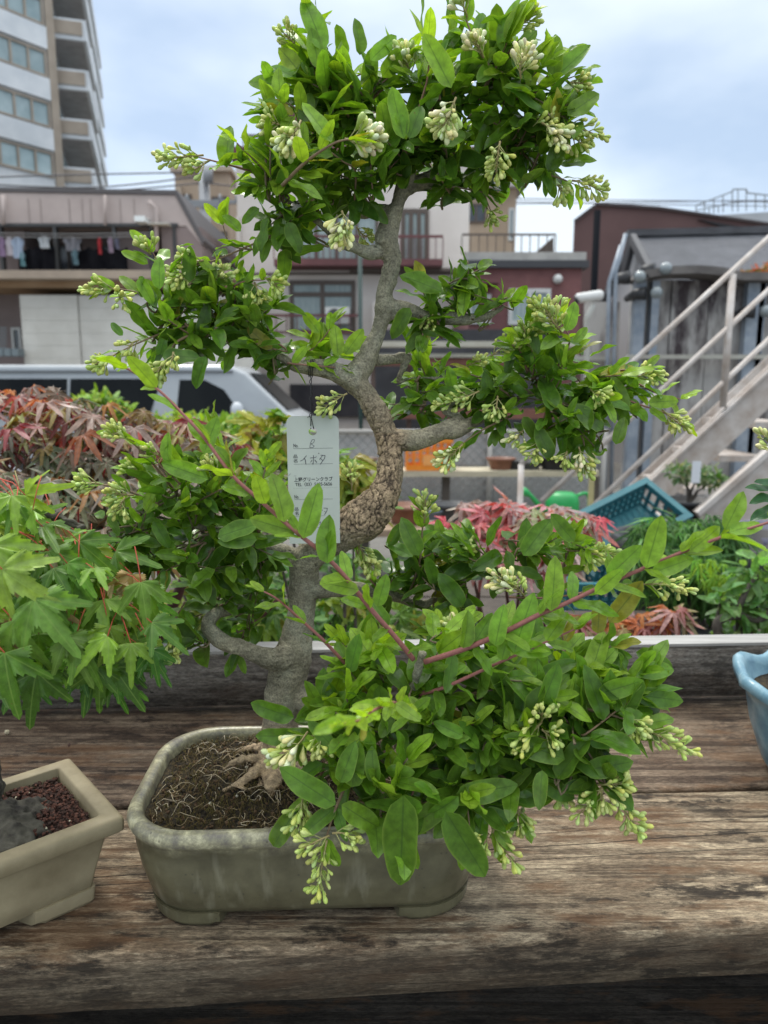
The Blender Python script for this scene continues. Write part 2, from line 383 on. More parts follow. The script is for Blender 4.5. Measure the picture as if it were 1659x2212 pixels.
def rv(s=1.0): return Vector((random.gauss(0,s), random.gauss(0,s), random.gauss(0,s)))
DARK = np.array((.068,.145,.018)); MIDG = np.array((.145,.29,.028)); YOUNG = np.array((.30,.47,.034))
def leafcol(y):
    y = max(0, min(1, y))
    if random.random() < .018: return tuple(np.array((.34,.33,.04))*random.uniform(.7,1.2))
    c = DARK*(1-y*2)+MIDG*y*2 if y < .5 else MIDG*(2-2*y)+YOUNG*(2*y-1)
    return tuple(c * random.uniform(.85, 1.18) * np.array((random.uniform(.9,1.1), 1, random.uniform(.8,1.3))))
def shoot(L, pts, ln, gap=.011, young=.5, start=.0, facing=.35, spreadang=55, tipn=True, shrink=.75, updir=(0,0,1)):
    """opposite leaf pairs along a polyline of Vectors"""
    acc = 0; tot = sum((pts[i+1]-pts[i]).length for i in range(len(pts)-1)); d0 = 0; k = random.randint(0,1); nxt = start*tot + gap*.3
    up = Vector(updir) + Vector((0,-1,0))*facing
    for i in range(len(pts)-1):
        seg = pts[i+1]-pts[i]; sl = seg.length
        while nxt < d0 + sl:
            p = pts[i] + seg*((nxt-d0)/sl); ax = seg.normalized(); f = nxt/tot
            sd = ax.cross(up); sd = sd.normalized() if sd.length > .1 else ax.orthogonal().normalized()
            oth = ax.cross(sd).normalized()
            a0 = (0 if k % 2 == 0 else R(75)) + random.gauss(0,.3)
            sv = sd*math.cos(a0) + oth*math.sin(a0)
            for sg in (-1, 1):
                if random.random() < .06: continue
                an = R(spreadang + random.gauss(0, 12)) * (1 - .35*f)
                d = ax*math.cos(an) + sv*sg*math.sin(an) + Vector((0,0,-.05)) + rv(.07)
                n = up.normalized()*.8 + ax*.35 + rv(.28)
                l = ln*random.uniform(.75,1.15)*(1-(1-shrink)*f)
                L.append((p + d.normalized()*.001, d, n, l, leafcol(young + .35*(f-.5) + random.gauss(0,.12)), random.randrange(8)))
            k += 1; nxt += gap*random.uniform(.8,1.25)
        d0 += sl
    if tipn:
        ax = (pts[-1]-pts[-2]).normalized()
        for j in range(2):
            d = ax + rv(.35); L.append((pts[-1], d, up+rv(.4), ln*random.uniform(.5,.85), leafcol(young+.35), random.randrange(8)))

# bud panicles
def bud_template():
    ts = [0,.18,.45,.72,.9,1.0]; rs = [.14,.3,.62,1,.82,.12]; n = 6; vs = []; 
    for t, r in zip(ts, rs):
        for j in range(n):
            a = 2*math.pi*j/n; vs.append((math.cos(a)*r*.185, t, math.sin(a)*r*.185))
    fs = [(i*n+j, i*n+(j+1)%n, (i+1)*n+(j+1)%n, (i+1)*n+j) for i in range(len(ts)-1) for j in range(n)]
    return np.array(vs), fs, ts, n
BT = bud_template()
class Attr(MB):
    def __init__(s): super().__init__(); s.c = []
    def addc(s, vs, fs, c, sm=True):
        s.add(vs, fs, sm); s.c.extend(c if isinstance(c, list) else [c]*len(vs))
    def tubec(s, pts, rad, c, n=5):
        k = len(s.v); s.tube(pts, rad, n); s.c.extend([c]*(len(s.v)-k))
    def mesh(s, name, off=(0,0,0)):
        m = super().mesh(name, off); at = m.color_attributes.new('tint','FLOAT_COLOR','POINT')
        a = np.ones((len(s.v),4), np.float32); a[:,:3] = np.array(s.c); at.data.foreach_set('color', a.ravel()); return m
def add_bud(mb, p, d, ln, white):
    y = Vector(d).normalized(); x = y.orthogonal().normalized(); z = x.cross(y); tv, fs, ts, n = BT
    Mx = np.array([x,y,z])*ln
    vs = tv @ Mx + np.array(p)
    g = np.array((.26,.38,.05)) if not white else np.array((.45,.50,.16)); cr_ = np.array((.56,.60,.17)) if not white else np.array((.84,.78,.42))
    cr_ = cr_*random.uniform(.8,1.1)*np.array((random.uniform(.8,1.1),1,random.uniform(.7,1.3)))
    cols = []
    for t in ts:
        f = min(1, t*1.3) ** .8
        cols += [tuple(g*(1-f)+cr_*f)]*n
    mb.addc([tuple(v) for v in vs], fs, cols)
def panicle(mb, base, tip, n=22, ln=.0085, white=False, width=.9):
    n = int(n*1.45); ln *= 1.15
    base = Vector(base); tip = Vector(tip); ax = tip-base; Lt = ax.length; a = ax.normalized()
    bend = rv(.06)*Lt; pts = [base + ax*t + bend*math.sin(math.pi*t) + Vector((0,0,-.06*Lt*t*t)) for t in (0,.25,.5,.75,1)]
    mb.tubec(pts, [.0009,.0008,.0007,.0006,.0005], (.30,.24,.10), 5)
    x = a.orthogonal().normalized(); y = a.cross(x)
    nodes = max(3, n//5); ph = random.random()*6
    for i in range(nodes):
        t = .12 + .8*i/nodes; q = t*4; j = min(int(q),3); p = pts[j].lerp(pts[j+1], q-j)
        for sgn in (0, math.pi):
            an = ph + (i%2)*math.pi/2 + sgn + random.gauss(0,.3)
            sv = x*math.cos(an)+y*math.sin(an); bl = .0085*width*(1-.6*t)*random.uniform(.7,1.2)
            d = (a*.8 + sv*.8).normalized(); e = p + d*bl
            mb.tubec([p, e], [.0005,.0004], (.34,.34,.13), 4)
            for k in range(3):
                dd = (d*.9 + rv(.33) + a*.25).normalized()
                add_bud(mb, e - d*bl*.25*(k>0), dd, ln*random.choice((.5,.8,.95,1.0,1.15))*random.uniform(.85,1.1), white and random.random() < .75)
    for k in range(4): add_bud(mb, pts[-1]-a*.001, a+rv(.3), ln*random.uniform(.7,1), white and random.random() < .6)
# ================= bench =================
ZB = 1.05
def ext(a, b, x0=-1.6, x1=1.8):
    d = b - a; return (a + d*((x0-a.x)/d.x), a + d*((x1-a.x)/d.x))
fL, fR = ext(Pz(0,2078,ZB), Pz(1659,1992,ZB))
gL, gR = ext(Pz(275,1738,ZB), Pz(1659,1696,ZB))
bL, bR = ext(Pz(0,1556,ZB), Pz(1659,1522,ZB))
def plank_mesh(a0, a1, b0, b1, zt, th, rf=.012, rb=.004, wob=.0015, seed=0, n=220):
    """board whose top runs from front line a0-a1 to back line b0-b1; rounded long edges"""
    mb = MB(); L = []
    for i in range(n+1):
        t = i/n; A = a0.lerp(a1, t); B = b0.lerp(b1, t); d = (B-A); w = d.length; e = d.normalized(); ring = []
        prof = [(.003,-th)]
        for k in range(7): an = math.pi/2*k/6; prof.append((rf - rf*math.cos(an), -rf + rf*math.sin(an)))
        for k in range(1, 14): prof.append((rf + (w-rf-rb)*k/14, 0))
        for k in range(4): an = math.pi/2*k/3; prof.append((w-rb+rb*math.sin(an), -rb+rb*math.cos(an)))
        prof.append((w-.003,-th))
        for (s, z) in prof:
            p = A + e*s; q = Vector((p.x*6, p.y*30+seed, z*30))
            dz = noise.noise(q)*wob + noise.noise(Vector((p.x*1.5, p.y*6+seed, 3)))*wob*1.5
            ring.append(Vector((p.x, p.y + noise.noise(Vector((p.x*14, seed, z*60)))*wob, zt + z + (dz if z > -th else 0))))
        L.append(ring)
    L = [list(r) for r in L]
    mb.loops(L, close=True, sm=True, capb=True, capt=True); return mb
bench = thing('wooden_bench', 'weathered grey brown wooden display bench under the big bonsai pot', 'bench', (0, .7, 0))
W1 = wood_mat('weathered_plank', dark=(.030,.020,.015), mid=(.115,.074,.048), light=(.31,.235,.165), seed=3.0)
gap = Vector((0, .0065, 0))
def crk(u0,v0,u1,v1,org,w):
    a = Pz(u0,v0,ZB)-org; b = Pz(u1,v1,ZB)-org; k = (b.y-a.y)/(b.x-a.x); return (k, a.y-k*a.x, w)
org = Vector((0,.7,0))
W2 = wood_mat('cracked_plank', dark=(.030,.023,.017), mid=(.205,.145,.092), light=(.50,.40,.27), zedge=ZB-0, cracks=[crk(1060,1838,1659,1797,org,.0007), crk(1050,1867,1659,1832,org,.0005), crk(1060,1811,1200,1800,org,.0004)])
W3 = wood_mat('back_board_wood', dark=(.03,.027,.025), mid=(.21,.19,.165), light=(.42,.39,.35), stain=.6, seed=7.0, brown=.15)
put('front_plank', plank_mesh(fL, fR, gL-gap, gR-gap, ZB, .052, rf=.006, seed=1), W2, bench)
put('rear_plank', plank_mesh(gL+gap, gR+gap, bL+Vector((0,.05,0)), bR+Vector((0,.05,0)), ZB-.003, .048, rf=.004, seed=9), W1, bench)
# upright back board
tL, tR = bL + Vector((0,.012,0)), bR + Vector((0,.012,0))
zt0 = None
a = P(1200, 1401, (tL.lerp(tR,.5)).y); ZT = a.z
mb = plank_mesh(tL, tR, tL+Vector((0,.034,0)), tR+Vector((0,.034,0)), ZT, ZT-ZB-.008, rf=.003, rb=.003, seed=5)
put('back_board', mb, W3, bench)
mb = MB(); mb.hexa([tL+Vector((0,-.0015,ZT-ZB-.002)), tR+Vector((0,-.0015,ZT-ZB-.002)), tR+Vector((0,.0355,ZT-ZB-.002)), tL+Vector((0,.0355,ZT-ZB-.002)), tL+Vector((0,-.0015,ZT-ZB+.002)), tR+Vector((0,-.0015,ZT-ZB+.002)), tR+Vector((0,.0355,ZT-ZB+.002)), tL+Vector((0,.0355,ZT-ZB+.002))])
put('painted_sheen_edge', mb, M('painted_sheen_wood', (.26,.25,.235), (.40,.39,.37), 8, .6, (1,20,20), bump=.3), bench)  # pale cap strip: grazing sky reflection on the top edge, painted as colour
mb = MB()
for x in (-1.45, -.5, .55, 1.65):
    mb.bar((x, .58, 0), (x, .58, ZB-.055), .07); mb.bar((x, 1.0, 0), (x, 1.0, ZB-.055), .07)
    mb.bar((x, .56, ZB-.09), (x, 1.02, ZB-.09), .05, .07)
DW = M('dark_wood', (.035,.028,.022), (.09,.07,.055), 30, .8, (1,6,6))
put('leg_frame', mb, DW, bench)
mb = MB(); mb.box(-1.6,1.8,.585,.78,.80,.83); mb.box(-1.6,1.8,.79,.99,.80,.83)
put('lower_shelf', mb, wood_mat('shelf_wood', dark=(.02,.016,.013), mid=(.05,.04,.03), light=(.10,.085,.07)), bench)
# tiny debris on the bench
for k, (u, v, c) in enumerate([(1205,1770,(.35,.18,.1)), (15,1582,(.55,.5,.38)), (877,1585,(.5,.46,.36)), (265,1534,(.3,.15,.08)), (2850*.54,1830,(.05,.04,.03)), (1120,1640,(.4,.3,.2))]):
    pass

# ================= pots =================
def rrect(cx, cy, hx, hy, r, z, rot=0, nc=10, ns=6):
    pts = []; cs, sn = math.cos(rot), math.sin(rot)
    for q, (sx, sy) in enumerate([(1,-1),(1,1),(-1,1),(-1,-1)]):
        a0 = R(-90+90*q); ox, oy = sx*(hx-r), sy*(hy-r)
        for k in range(nc+1):
            an = a0 + R(90)*k/nc; pts.append((ox+r*math.cos(an), oy+r*math.sin(an)))
        nx, ny = [(1,1),(-1,1),(-1,-1),(1,-1)][q]; o2x, o2y = nx*(hx-r), ny*(hy-r)
        an = a0+R(90); e = (o2x+r*math.cos(an), o2y+r*math.sin(an)); s = pts[-1]
        for k in range(1, ns): pts.append((s[0]+(e[0]-s[0])*k/ns, s[1]+(e[1]-s[1])*k/ns))
    return [Vector((cx+x*cs-y*sn, cy+x*sn+y*cs, z)) for x, y in pts]
def make_pot(root, cx, cy, hx, hy, r, rot, H, mat, prof, foot_in, foot_len, foot_h, inner):
    # prof: (z, inset) up the outside, over the lip and down inside
    mb = MB(); L = [rrect(cx, cy, hx-i, hy-i, max(r-i*.7,.003), ZB+z, rot) for z, i in prof]
    mb.loops(L, True, True, True, True)
    put('body', mb, mat, root)
    # feet: pieces of the outline near each corner
    ring = lambda ins, z: rrect(cx, cy, hx-ins, hy-ins, max(r-ins*.7,.003), ZB+z, rot, 10, 40)
    ro, rm, ri, rit = ring(foot_in, .0005), ring(foot_in-.003, foot_h), ring(foot_in+.02, .0005), ring(foot_in+.02, foot_h)
    cs, sn = math.cos(-rot), math.sin(-rot); n = len(ro)
    ins = []
    for p in rm:
        x, y = p.x-cx, p.y-cy; lx, ly = x*cs-y*sn, x*sn+y*cs
        ins.append(abs(lx) > hx-foot_in-foot_len and abs(ly) > hy-foot_in-foot_len*.8)
    st = [i for i in range(n) if ins[i] and not ins[i-1]]
    for s in st:
        idx = []; i = s
        while ins[i % n] and len(idx) < n: idx.append(i % n); i += 1
        fb = MB(); m = len(idx); LL = []
        for k, j in enumerate(idx):
            e = 1.0 if 1 < k < m-2 else .45   # ends sweep up
            zz = ro[j].z if e == 1 else ro[j].z + .001
            ins_b = .5 if e != 1 else 0
            b = ro[j].lerp(ri[j], ins_b*.3)
            LL.append([Vector((b.x,b.y,zz)), Vector((ro[j].lerp(rm[j],.6).x, ro[j].lerp(rm[j],.6).y, zz+.003)), rm[j], rit[j], Vector((ri[j].x,ri[j].y,zz))])
        fb.loops(LL, True, False, True, True)
        put('foot', fb, mat, root)
def soil_mesh(cx, cy, hx, hy, r, rot, z0, mound, mx, my, amp=.002):
    mb = MB(); L = []
    for k in range(26):
        f = 1 - k/25
        ring = []
        for p in rrect(cx, cy, hx, hy, r, 0, rot, 12, 12):
            x = mx + (p.x-mx)*f; y = my + (p.y-my)*f
            q = Vector((x*130, y*130, 0)); h = noise.fractal(q, .8, 2.2, 4)*amp
            ring.append(Vector((x, y, ZB + z0 + h + mound*(1-f)**1.3 * math.exp(-((x-mx)**2+(y-my)**2)/.006))))
        L.append(ring)
    mb.loops(L, True, True, False, True); return mb

def glaze(name, base, spots, rim, rough=.3, zt=.08):
    m = M(name, base, spots, 26, rough, bump=.12, bscale=160, spec=.5)
    nt = m.node_tree; b = nt.nodes['Principled BSDF']; L = nt.links.new; N = nt.nodes.new
    src = b.inputs['Base Color'].links[0].from_socket
    t = N('ShaderNodeTexCoord'); s = N('ShaderNodeSeparateXYZ'); L(t.outputs['Object'], s.inputs[0])
    n = N('ShaderNodeTexNoise'); n.inputs['Scale'].default_value = 45; n.inputs['Detail'].default_value = 5; L(t.outputs['Object'], n.inputs['Vector'])
    ma = N('ShaderNodeMath'); ma.operation = 'MULTIPLY_ADD'; ma.inputs[1].default_value = .022; L(n.outputs['Fac'], ma.inputs[0]); L(s.outputs['Z'], ma.inputs[2])
    r = N('ShaderNodeMapRange'); r.inputs['From Min'].default_value = zt; r.inputs['From Max'].default_value = zt+.014; L(ma.outputs[0], r.inputs['Value'])
    n2 = N('ShaderNodeTexNoise'); n2.inputs['Scale'].default_value = 60; n2.inputs['Detail'].default_value = 8; n2.inputs['Roughness'].default_value = .75; L(t.outputs['Object'], n2.inputs['Vector'])
    cr = N('ShaderNodeValToRGB'); cr.color_ramp.elements[0].position = .38; cr.color_ramp.elements[1].position = .66
    cr.color_ramp.elements[0].color = (*rim[0],1); cr.color_ramp.elements[1].color = (*rim[1],1); e = cr.color_ramp.elements.new(.52); e.color = (*rim[2],1); L(n2.outputs['Fac'], cr.inputs[0])
    mx = N('ShaderNodeMixRGB'); L(r.outputs[0], mx.inputs[0]); L(src, mx.inputs[1]); L(cr.outputs[0], mx.inputs[2])
    # dark specks and limescale runs
    v = N('ShaderNodeTexVoronoi'); v.inputs['Scale'].default_value = 95; L(t.outputs['Object'], v.inputs['Vector'])
    sp_ = N('ShaderNodeMapRange'); sp_.inputs['From Min'].default_value = .06; sp_.inputs['From Max'].default_value = .12; sp_.inputs['To Min'].default_value = .6; sp_.inputs['To Max'].default_value = 0; L(v.outputs['Distance'], sp_.inputs['Value'])
    mx3 = N('ShaderNodeMixRGB'); mx3.inputs[2].default_value = (.05,.045,.035,1); L(sp_.outputs[0], mx3.inputs[0]); L(mx.outputs[0], mx3.inputs[1])
    mp_ = N('ShaderNodeMapping'); mp_.inputs['Scale'].default_value = (70,70,5); L(t.outputs['Object'], mp_.inputs[0])
    n5 = N('ShaderNodeTexNoise'); n5.inputs['Scale'].default_value = 1; n5.inputs['Detail'].default_value = 4; L(mp_.outputs[0], n5.inputs['Vector'])
    r5 = N('ShaderNodeMapRange'); r5.inputs['From Min'].default_value = .58; r5.inputs['From Max'].default_value = .75; r5.inputs['To Max'].default_value = .35; L(n5.outputs['Fac'], r5.inputs['Value'])
    mx4 = N('ShaderNodeMixRGB'); mx4.inputs[2].default_value = (.38,.36,.26,1); L(r5.outputs[0], mx4.inputs[0]); L(mx3.outputs[0], mx4.inputs[1])
    L(mx4.outputs[0], b.inputs['Base Color']); return m

PC = Vector((-.0665, .646, 0)); PROT = R(2.5); HX, HY, HP = .158, .100, .096
pot = thing('bonsai_pot', 'big olive green glazed rectangular pot with rounded corners holding the privet bonsai', 'plant pot', (PC.x, PC.y, ZB))
GL = glaze('olive_glaze', (.082,.074,.042), (.145,.132,.076), [(.14,.125,.10),(.56,.52,.33),(.27,.25,.16)], .3, zt=.084)
prof = [(.013,.045),(.010,.024),(.012,.0195),(.020,.0150),(.045,.0085),(.066,.005),(.0795,.0042),(.0812,.0022),(.084,.0003),(.0885,-.0008),(.092,.0002),(.0947,.0025),(.0960,.0055),(.0955,.0085),(.0935,.0112),(.0890,.0122),(.07,.0135),(.05,.02)]
make_pot(pot, PC.x, PC.y, HX, HY, .058, PROT, HP, GL, prof, .0190, .064, .0135, .016)
SOIL = M('mossy_soil', (.012,.009,.006), (.085,.058,.026), 260, .95, bump=1.0, bscale=500, ramp=(.4,.7), c3=(.04,.03,.014))
TX = P(612, 1650, .68)
sm_ = soil_mesh(PC.x, PC.y, HX-.012, HY-.012, .045, PROT, .083, .016, TX.x, .68)
put('soil', sm_, SOIL, pot)
def soil_z(x, y): return ZB + .083 + .016*math.exp(-((x-TX.x)**2+(y-.68)**2)/.006)*.8
# hair roots, moss fibres and grains over the soil: nobody could count them
mb = Attr()
for k in range(5200):
    x = PC.x + random.uniform(-1,1)*(HX-.018); y = PC.y + random.uniform(-1,1)*(HY-.022)
    th = random.uniform(0, 6.28); L_ = random.choice([.004,.007,.01,.018,.03])*random.uniform(.6,1.3); big = L_ > .013
    if big and random.random() < .86: continue
    pts = []; px, py = x, y
    for i in range(6):
        pts.append(Vector((px, py, soil_z(px,py) + .0008 + .0022*math.sin(i*1.3+k) + (.003*random.random()*math.sin(i/5*3.14)))))
        th += random.gauss(0, .55); px += math.cos(th)*L_/5; py += math.sin(th)*L_/5
    if abs(px-PC.x) > HX-.014 or abs(py-PC.y) > HY-.014: continue
    c = random.choice([(.15,.10,.03),(.10,.075,.02),(.17,.12,.05),(.07,.05,.02),(.12,.10,.02),(.05,.035,.015)])
    if big: c = random.choice([(.38,.31,.20),(.28,.21,.12),(.45,.38,.27)])
    w = (.00036 if big else .00021)
    mb.tubec(pts, [w,w,w,w*.9,w*.7,w*.4], c, 4)
ROOTM = attr_mat('root_fibre', .85)
o = put('rootlets', mb, ROOTM, pot); o['kind'] = 'stuff'
mb = Attr()
ico = [(0,0,1),(.89,0,.45),(.28,.85,.45),(-.72,.53,.45),(-.72,-.53,.45),(.28,-.85,.45),(.72,.53,-.45),(-.28,.85,-.45),(-.89,0,-.45),(-.28,-.85,-.45),(.72,-.53,-.45),(0,0,-1)]
icf = [(0,1,2),(0,2,3),(0,3,4),(0,4,5),(0,5,1),(1,6,2),(2,7,3),(3,8,4),(4,9,5),(5,10,1),(1,10,6),(2,6,7),(3,7,8),(4,8,9),(5,9,10),(6,11,7),(7,11,8),(8,11,9),(9,11,10),(10,11,6)]
def grain(mb, p, r, c):
    q = [random.uniform(.65,1.3) for _ in range(12)]
    mb.addc([Vector(p)+Vector(i)*r*q[k] for k, i in enumerate(ico)], icf, c, False)
for k in range(1500):
    x = PC.x + random.uniform(-1,1)*(HX-.02); y = PC.y + random.uniform(-1,1)*(HY-.02)
    c = random.choice([(.07,.04,.02),(.05,.035,.02),(.10,.06,.03),(.03,.022,.014)])
    if random.random() < .01: c = (.45,.42,.33)
    grain(mb, (x,y,soil_z(x,y)+.0005), random.uniform(.0008,.002), c)
o = put('soil_grains', mb, attr_mat('grains', .9), pot); o['kind'] = 'stuff'

# second pot, left: square cornered, turned about 45 degrees
zr = ZB+.085
B_ = Pz(271,1762,zr); A_ = Pz(151,1633,zr)
d1 = (A_-B_); l1 = d1.length; d1.normalize(); d2 = Vector((-d1.y, d1.x, 0)); 
if d2.y > 0: d2 = -d2
l2 = .24; c2 = B_ + d1*(l1/2) + d2*(l2/2)
rot2 = math.atan2(d2.y, d2.x)
pot2 = thing('bonsai_pot', 'beige unglazed square cornered pot at the left edge with red brown soil', 'plant pot', (c2.x, c2.y, ZB))
BE = M('beige_clay', (.22,.18,.105), (.36,.305,.19), 16, .62, bump=.1, bscale=200)
prof2 = [(.016,.045),(.013,.026),(.014,.024),(.03,.021),(.066,.0125),(.068,.0105),(.070,.003),(.072,.0008),(.080,.0002),(.0835,.0012),(.085,.004),(.085,.0145),(.084,.0165),(.07,.018),(.055,.02)]
make_pot(pot2, c2.x, c2.y, l2/2, l1/2, .004, rot2, .085, BE, prof2, .0245, .05, .016, .017)
sm_ = soil_mesh(c2.x, c2.y, l2/2-.0175, l1/2-.0175, .003, rot2, .072, .012, -.335, .585)
put('soil', sm_, M('red_soil', (.014,.006,.004), (.07,.026,.016), 300, .9, bump=1, bscale=500, c3=(.03,.012,.008)), pot2)
mb = Attr(); dn1, dn2 = d1, d2
for k in range(2600):
    p = c2 + d2*random.uniform(-1,1)*(l2/2-.02) + d1*random.uniform(-1,1)*(l1/2-.02)
    c = random.choice([(.07,.026,.016),(.05,.02,.013),(.10,.04,.025),(.03,.014,.009)])
    if random.random() < .006: c = (.6,.55,.4)
    dd = (p.x+.335)**2+(p.y-.585)**2
    grain(mb, (p.x, p.y, ZB+.073+.010*math.exp(-dd/.006)), random.uniform(.0009,.0022), c)
o = put('soil_grains', mb, attr_mat('grains_red', .9), pot2); o['kind'] = 'stuff'

# blue glazed pot, right edge
YB = .80; cb = P(1600,1500,YB); bx = cb.x+.115; Hb = .118
potb = thing('bonsai_pot', 'light blue glazed round pot with wavy rim at the right edge of the bench', 'plant pot', (bx, YB, ZB))
mb = MB(); L = []
pr = [(.0,.055),(.004,.068),(.02,.078),(.06,.092),(.095,.099),(.104,.104),(.110,.112),(.118,.1125),(.123,.108),(.121,.102),(.112,.097),(.09,.092),(.085,.0)]
for z, r_ in pr:
    ring = []
    for k in range(72):
        a = 2*math.pi*k/72; w = 1 + (.045*math.sin(8*a+1) if z > .1 and r_ > .09 else 0.01*math.sin(8*a+1))
        ring.append(Vector((bx+r_*w*math.cos(a), YB+r_*w*math.sin(a), ZB+z+(.005*math.sin(8*a+1) if z > .1 and r_ > .09 else 0))))
    L.append(ring)
mb.loops(L, True, True, True, False)
put('body', mb, M('blue_glaze', (.11,.22,.30), (.28,.42,.48), 40, .28, bump=.2, bscale=120, c3=(.17,.31,.38)), potb)
mb = MB(); L = []
for k in range(8):
    f = 1-k/8; L.append([Vector((bx+.093*f*math.cos(2*math.pi*j/48), YB+.093*f*math.sin(2*math.pi*j/48), ZB+.097+noise.noise(Vector((j*f,k,0)))*.002)) for j in range(48)])
mb.loops(L, True, True, False, True); put('soil', mb, SOIL, potb)

# ================= privet bonsai =================
tree = thing('privet_bonsai', 'flowering privet bonsai with a grey twisting trunk and pale bud clusters in the olive pot', 'bonsai tree', (TX.x, .68, ZB+.085))
limbs = []
def limb(pts, n=5, sc=1.0):
    # pts: (u,v,Y,r_px)
    w = [P(u,v,Y) for u,v,Y,r in pts]; rr = [r*mpp(u,v,Y)*sc for u,v,Y,r in pts]
    a, b = smooth_path(w, rr, n); limbs.append((a, b)); return a
limb([(604,1672,.672,68),(606,1640,.678,52),(606,1600,.68,42),(606,1540,.684,38),(616,1480,.686,41),(632,1420,.688,44),(642,1370,.69,33),(652,1310,.69,30),(656,1250,.69,32),(662,1210,.688,35),(700,1178,.682,34),(745,1148,.675,42),(785,1120,.668,49),(824,1078,.668,38),(840,1035,.672,29),(843,990,.676,27),(836,945,.68,27),(816,895,.68,25),(792,855,.68,24),(768,822,.68,29),(784,788,.68,25),(804,748,.68,19),(820,708,.68,17),(830,668,.68,23),(832,632,.68,18),(842,590,.68,20),(846,555,.68,21),(836,518,.68,27),(846,475,.68,20),(860,440,.68,17),(872,405,.68,19),(880,370,.68,19),(888,330,.682,17),(905,280,.69,13),(930,220,.70,9),(950,150,.70,6)])
limb([(760,822,.68,26),(730,806,.675,22),(700,797,.672,19),(668,795,.67,16),(640,790,.668,14),(610,775,.665,11),(570,750,.66,8),(510,715,.655,6),(440,680,.65,4),(370,650,.64,3)])
limb([(845,948,.68,26),(880,952,.678,23),(915,945,.675,21),(950,932,.675,21),(985,932,.68,16),(1010,918,.69,15),(1035,905,.70,12),(1080,880,.705,8),(1150,850,.71,6),(1240,830,.71,5),(1330,835,.70,3)])
limb([(950,930,.675,18),(990,905,.69,13),(960,880,.70,11),(1000,860,.72,8),(1080,840,.73,5)])
limb([(842,668,.68,23),(885,672,.69,19),(925,690,.70,16),(970,688,.705,14),(1015,690,.705,13),(1060,680,.70,8),(1090,660,.70,4)])
limb([(815,780,.685,11),(850,775,.70,10),(880,770,.705,9),(872,795,.705,8),(860,825,.71,6),(900,815,.71,5),(960,820,.71,4)])
limb([(832,545,.68,16),(795,545,.672,14),(762,532,.665,13),(738,522,.66,12),(700,490,.655,7),(650,450,.65,5),(600,420,.64,4)])
limb([(852,455,.68,14),(815,455,.685,13),(780,460,.69,11),(740,430,.69,7),(700,380,.69,5)])
limb([(872,410,.68,18),(905,395,.69,17),(940,375,.70,14),(985,350,.705,11),(1050,330,.70,7),(1130,320,.69,4),(1190,300,.68,3)])
limb([(905,400,.69,14),(955,400,.71,12),(1010,395,.72,10),(1060,390,.72,6)])
limb([(880,370,.68,15),(830,330,.675,10),(780,270,.67,8),(750,190,.66,6),(720,140,.66,4)])
limb([(905,280,.69,10),(980,240,.68,7),(1060,190,.67,5),(1120,150,.665,4)])
limb([(640,1408,.685,34),(600,1424,.672,27),(562,1415,.665,20),(525,1400,.662,18),(490,1390,.662,17),(462,1372,.664,17),(450,1348,.668,16),(468,1326,.675,14),(500,1318,.69,10),(530,1290,.70,7),(520,1230,.70,5)])
limb([(652,1215,.69,24),(610,1192,.685,20),(575,1186,.68,16),(530,1170,.675,12),(470,1145,.67,8),(400,1130,.66,6),(320,1110,.65,4),(250,1090,.64,3)])
limb([(668,1270,.69,24),(720,1272,.695,20),(790,1275,.70,16),(850,1285,.705,13),(900,1305,.705,10),(950,1290,.70,7),(1020,1240,.69,5),(1100,1210,.68,4)])
limb([(640,1500,.685,22),(700,1545,.66,18),(780,1575,.63,15),(870,1570,.60,12),(950,1560,.57,10),(1050,1560,.55,7),(1150,1570,.54,5),(1280,1580,.53,3)])
limb([(870,1570,.60,10),(885,1520,.57,9),(895,1480,.55,9),(905,1440,.54,8.5),(913,1408,.535,8)])
limb([(780,1575,.63,11),(760,1620,.60,9),(760,1680,.57,6),(740,1740,.55,4)])
limb([(950,1560,.57,9),(990,1640,.55,7),(1040,1720,.54,5),(1100,1760,.54,3)])
# surface roots
for pts in ([(600,1640,.670,24),(560,1636,.66,8),(525,1640,.65,7),(498,1650,.645,5),(480,1662,.64,3)], [(590,1655,.67,22),(560,1662,.65,10),(530,1684,.64,8),(500,1700,.635,6),(480,1708,.632,3)],
            [(595,1660,.665,25),(585,1700,.635,12),(590,1720,.63,6)], [(600,1620,.69,22),(555,1615,.70,8),(520,1622,.70,5),(500,1634,.695,3)], [(620,1660,.67,28),(650,1700,.65,18),(680,1730,.64,8)],
            [(590,1648,.68,25),(565,1650,.68,14),(548,1645,.675,8)], [(600,1675,.66,20),(560,1700,.645,6),(540,1706,.635,4),(505,1700,.63,3)], [(585,1650,.672,26),(575,1668,.662,14),(572,1690,.65,8)]): limb([(u,v,Y-.011,r*1.25) for u,v,Y,r in pts])
tb = MB()
for a, b in limbs: tb.tube(a, b, 14)
m0 = tb.mesh('trunk_raw', rootloc(tree)); o0 = bpy.data.objects.new('trunk_raw', m0); COL.objects.link(o0)
rm_ = o0.modifiers.new('r', 'REMESH'); rm_.mode = 'VOXEL'; rm_.voxel_size = .00125; rm_.use_smooth_shade = True
smd = o0.modifiers.new('s', 'SMOOTH'); smd.factor = .5; smd.iterations = 4
dg = bpy.context.evaluated_depsgraph_get(); tm = bpy.data.meshes.new_from_object(o0.evaluated_get(dg)); bpy.data.objects.remove(o0)
nv = len(tm.vertices); co = np.empty(nv*3); tm.vertices.foreach_get('co', co); co = co.reshape(-1,3)
no = np.empty(nv*3); tm.vertices.foreach_get('normal', no); no = no.reshape(-1,3)
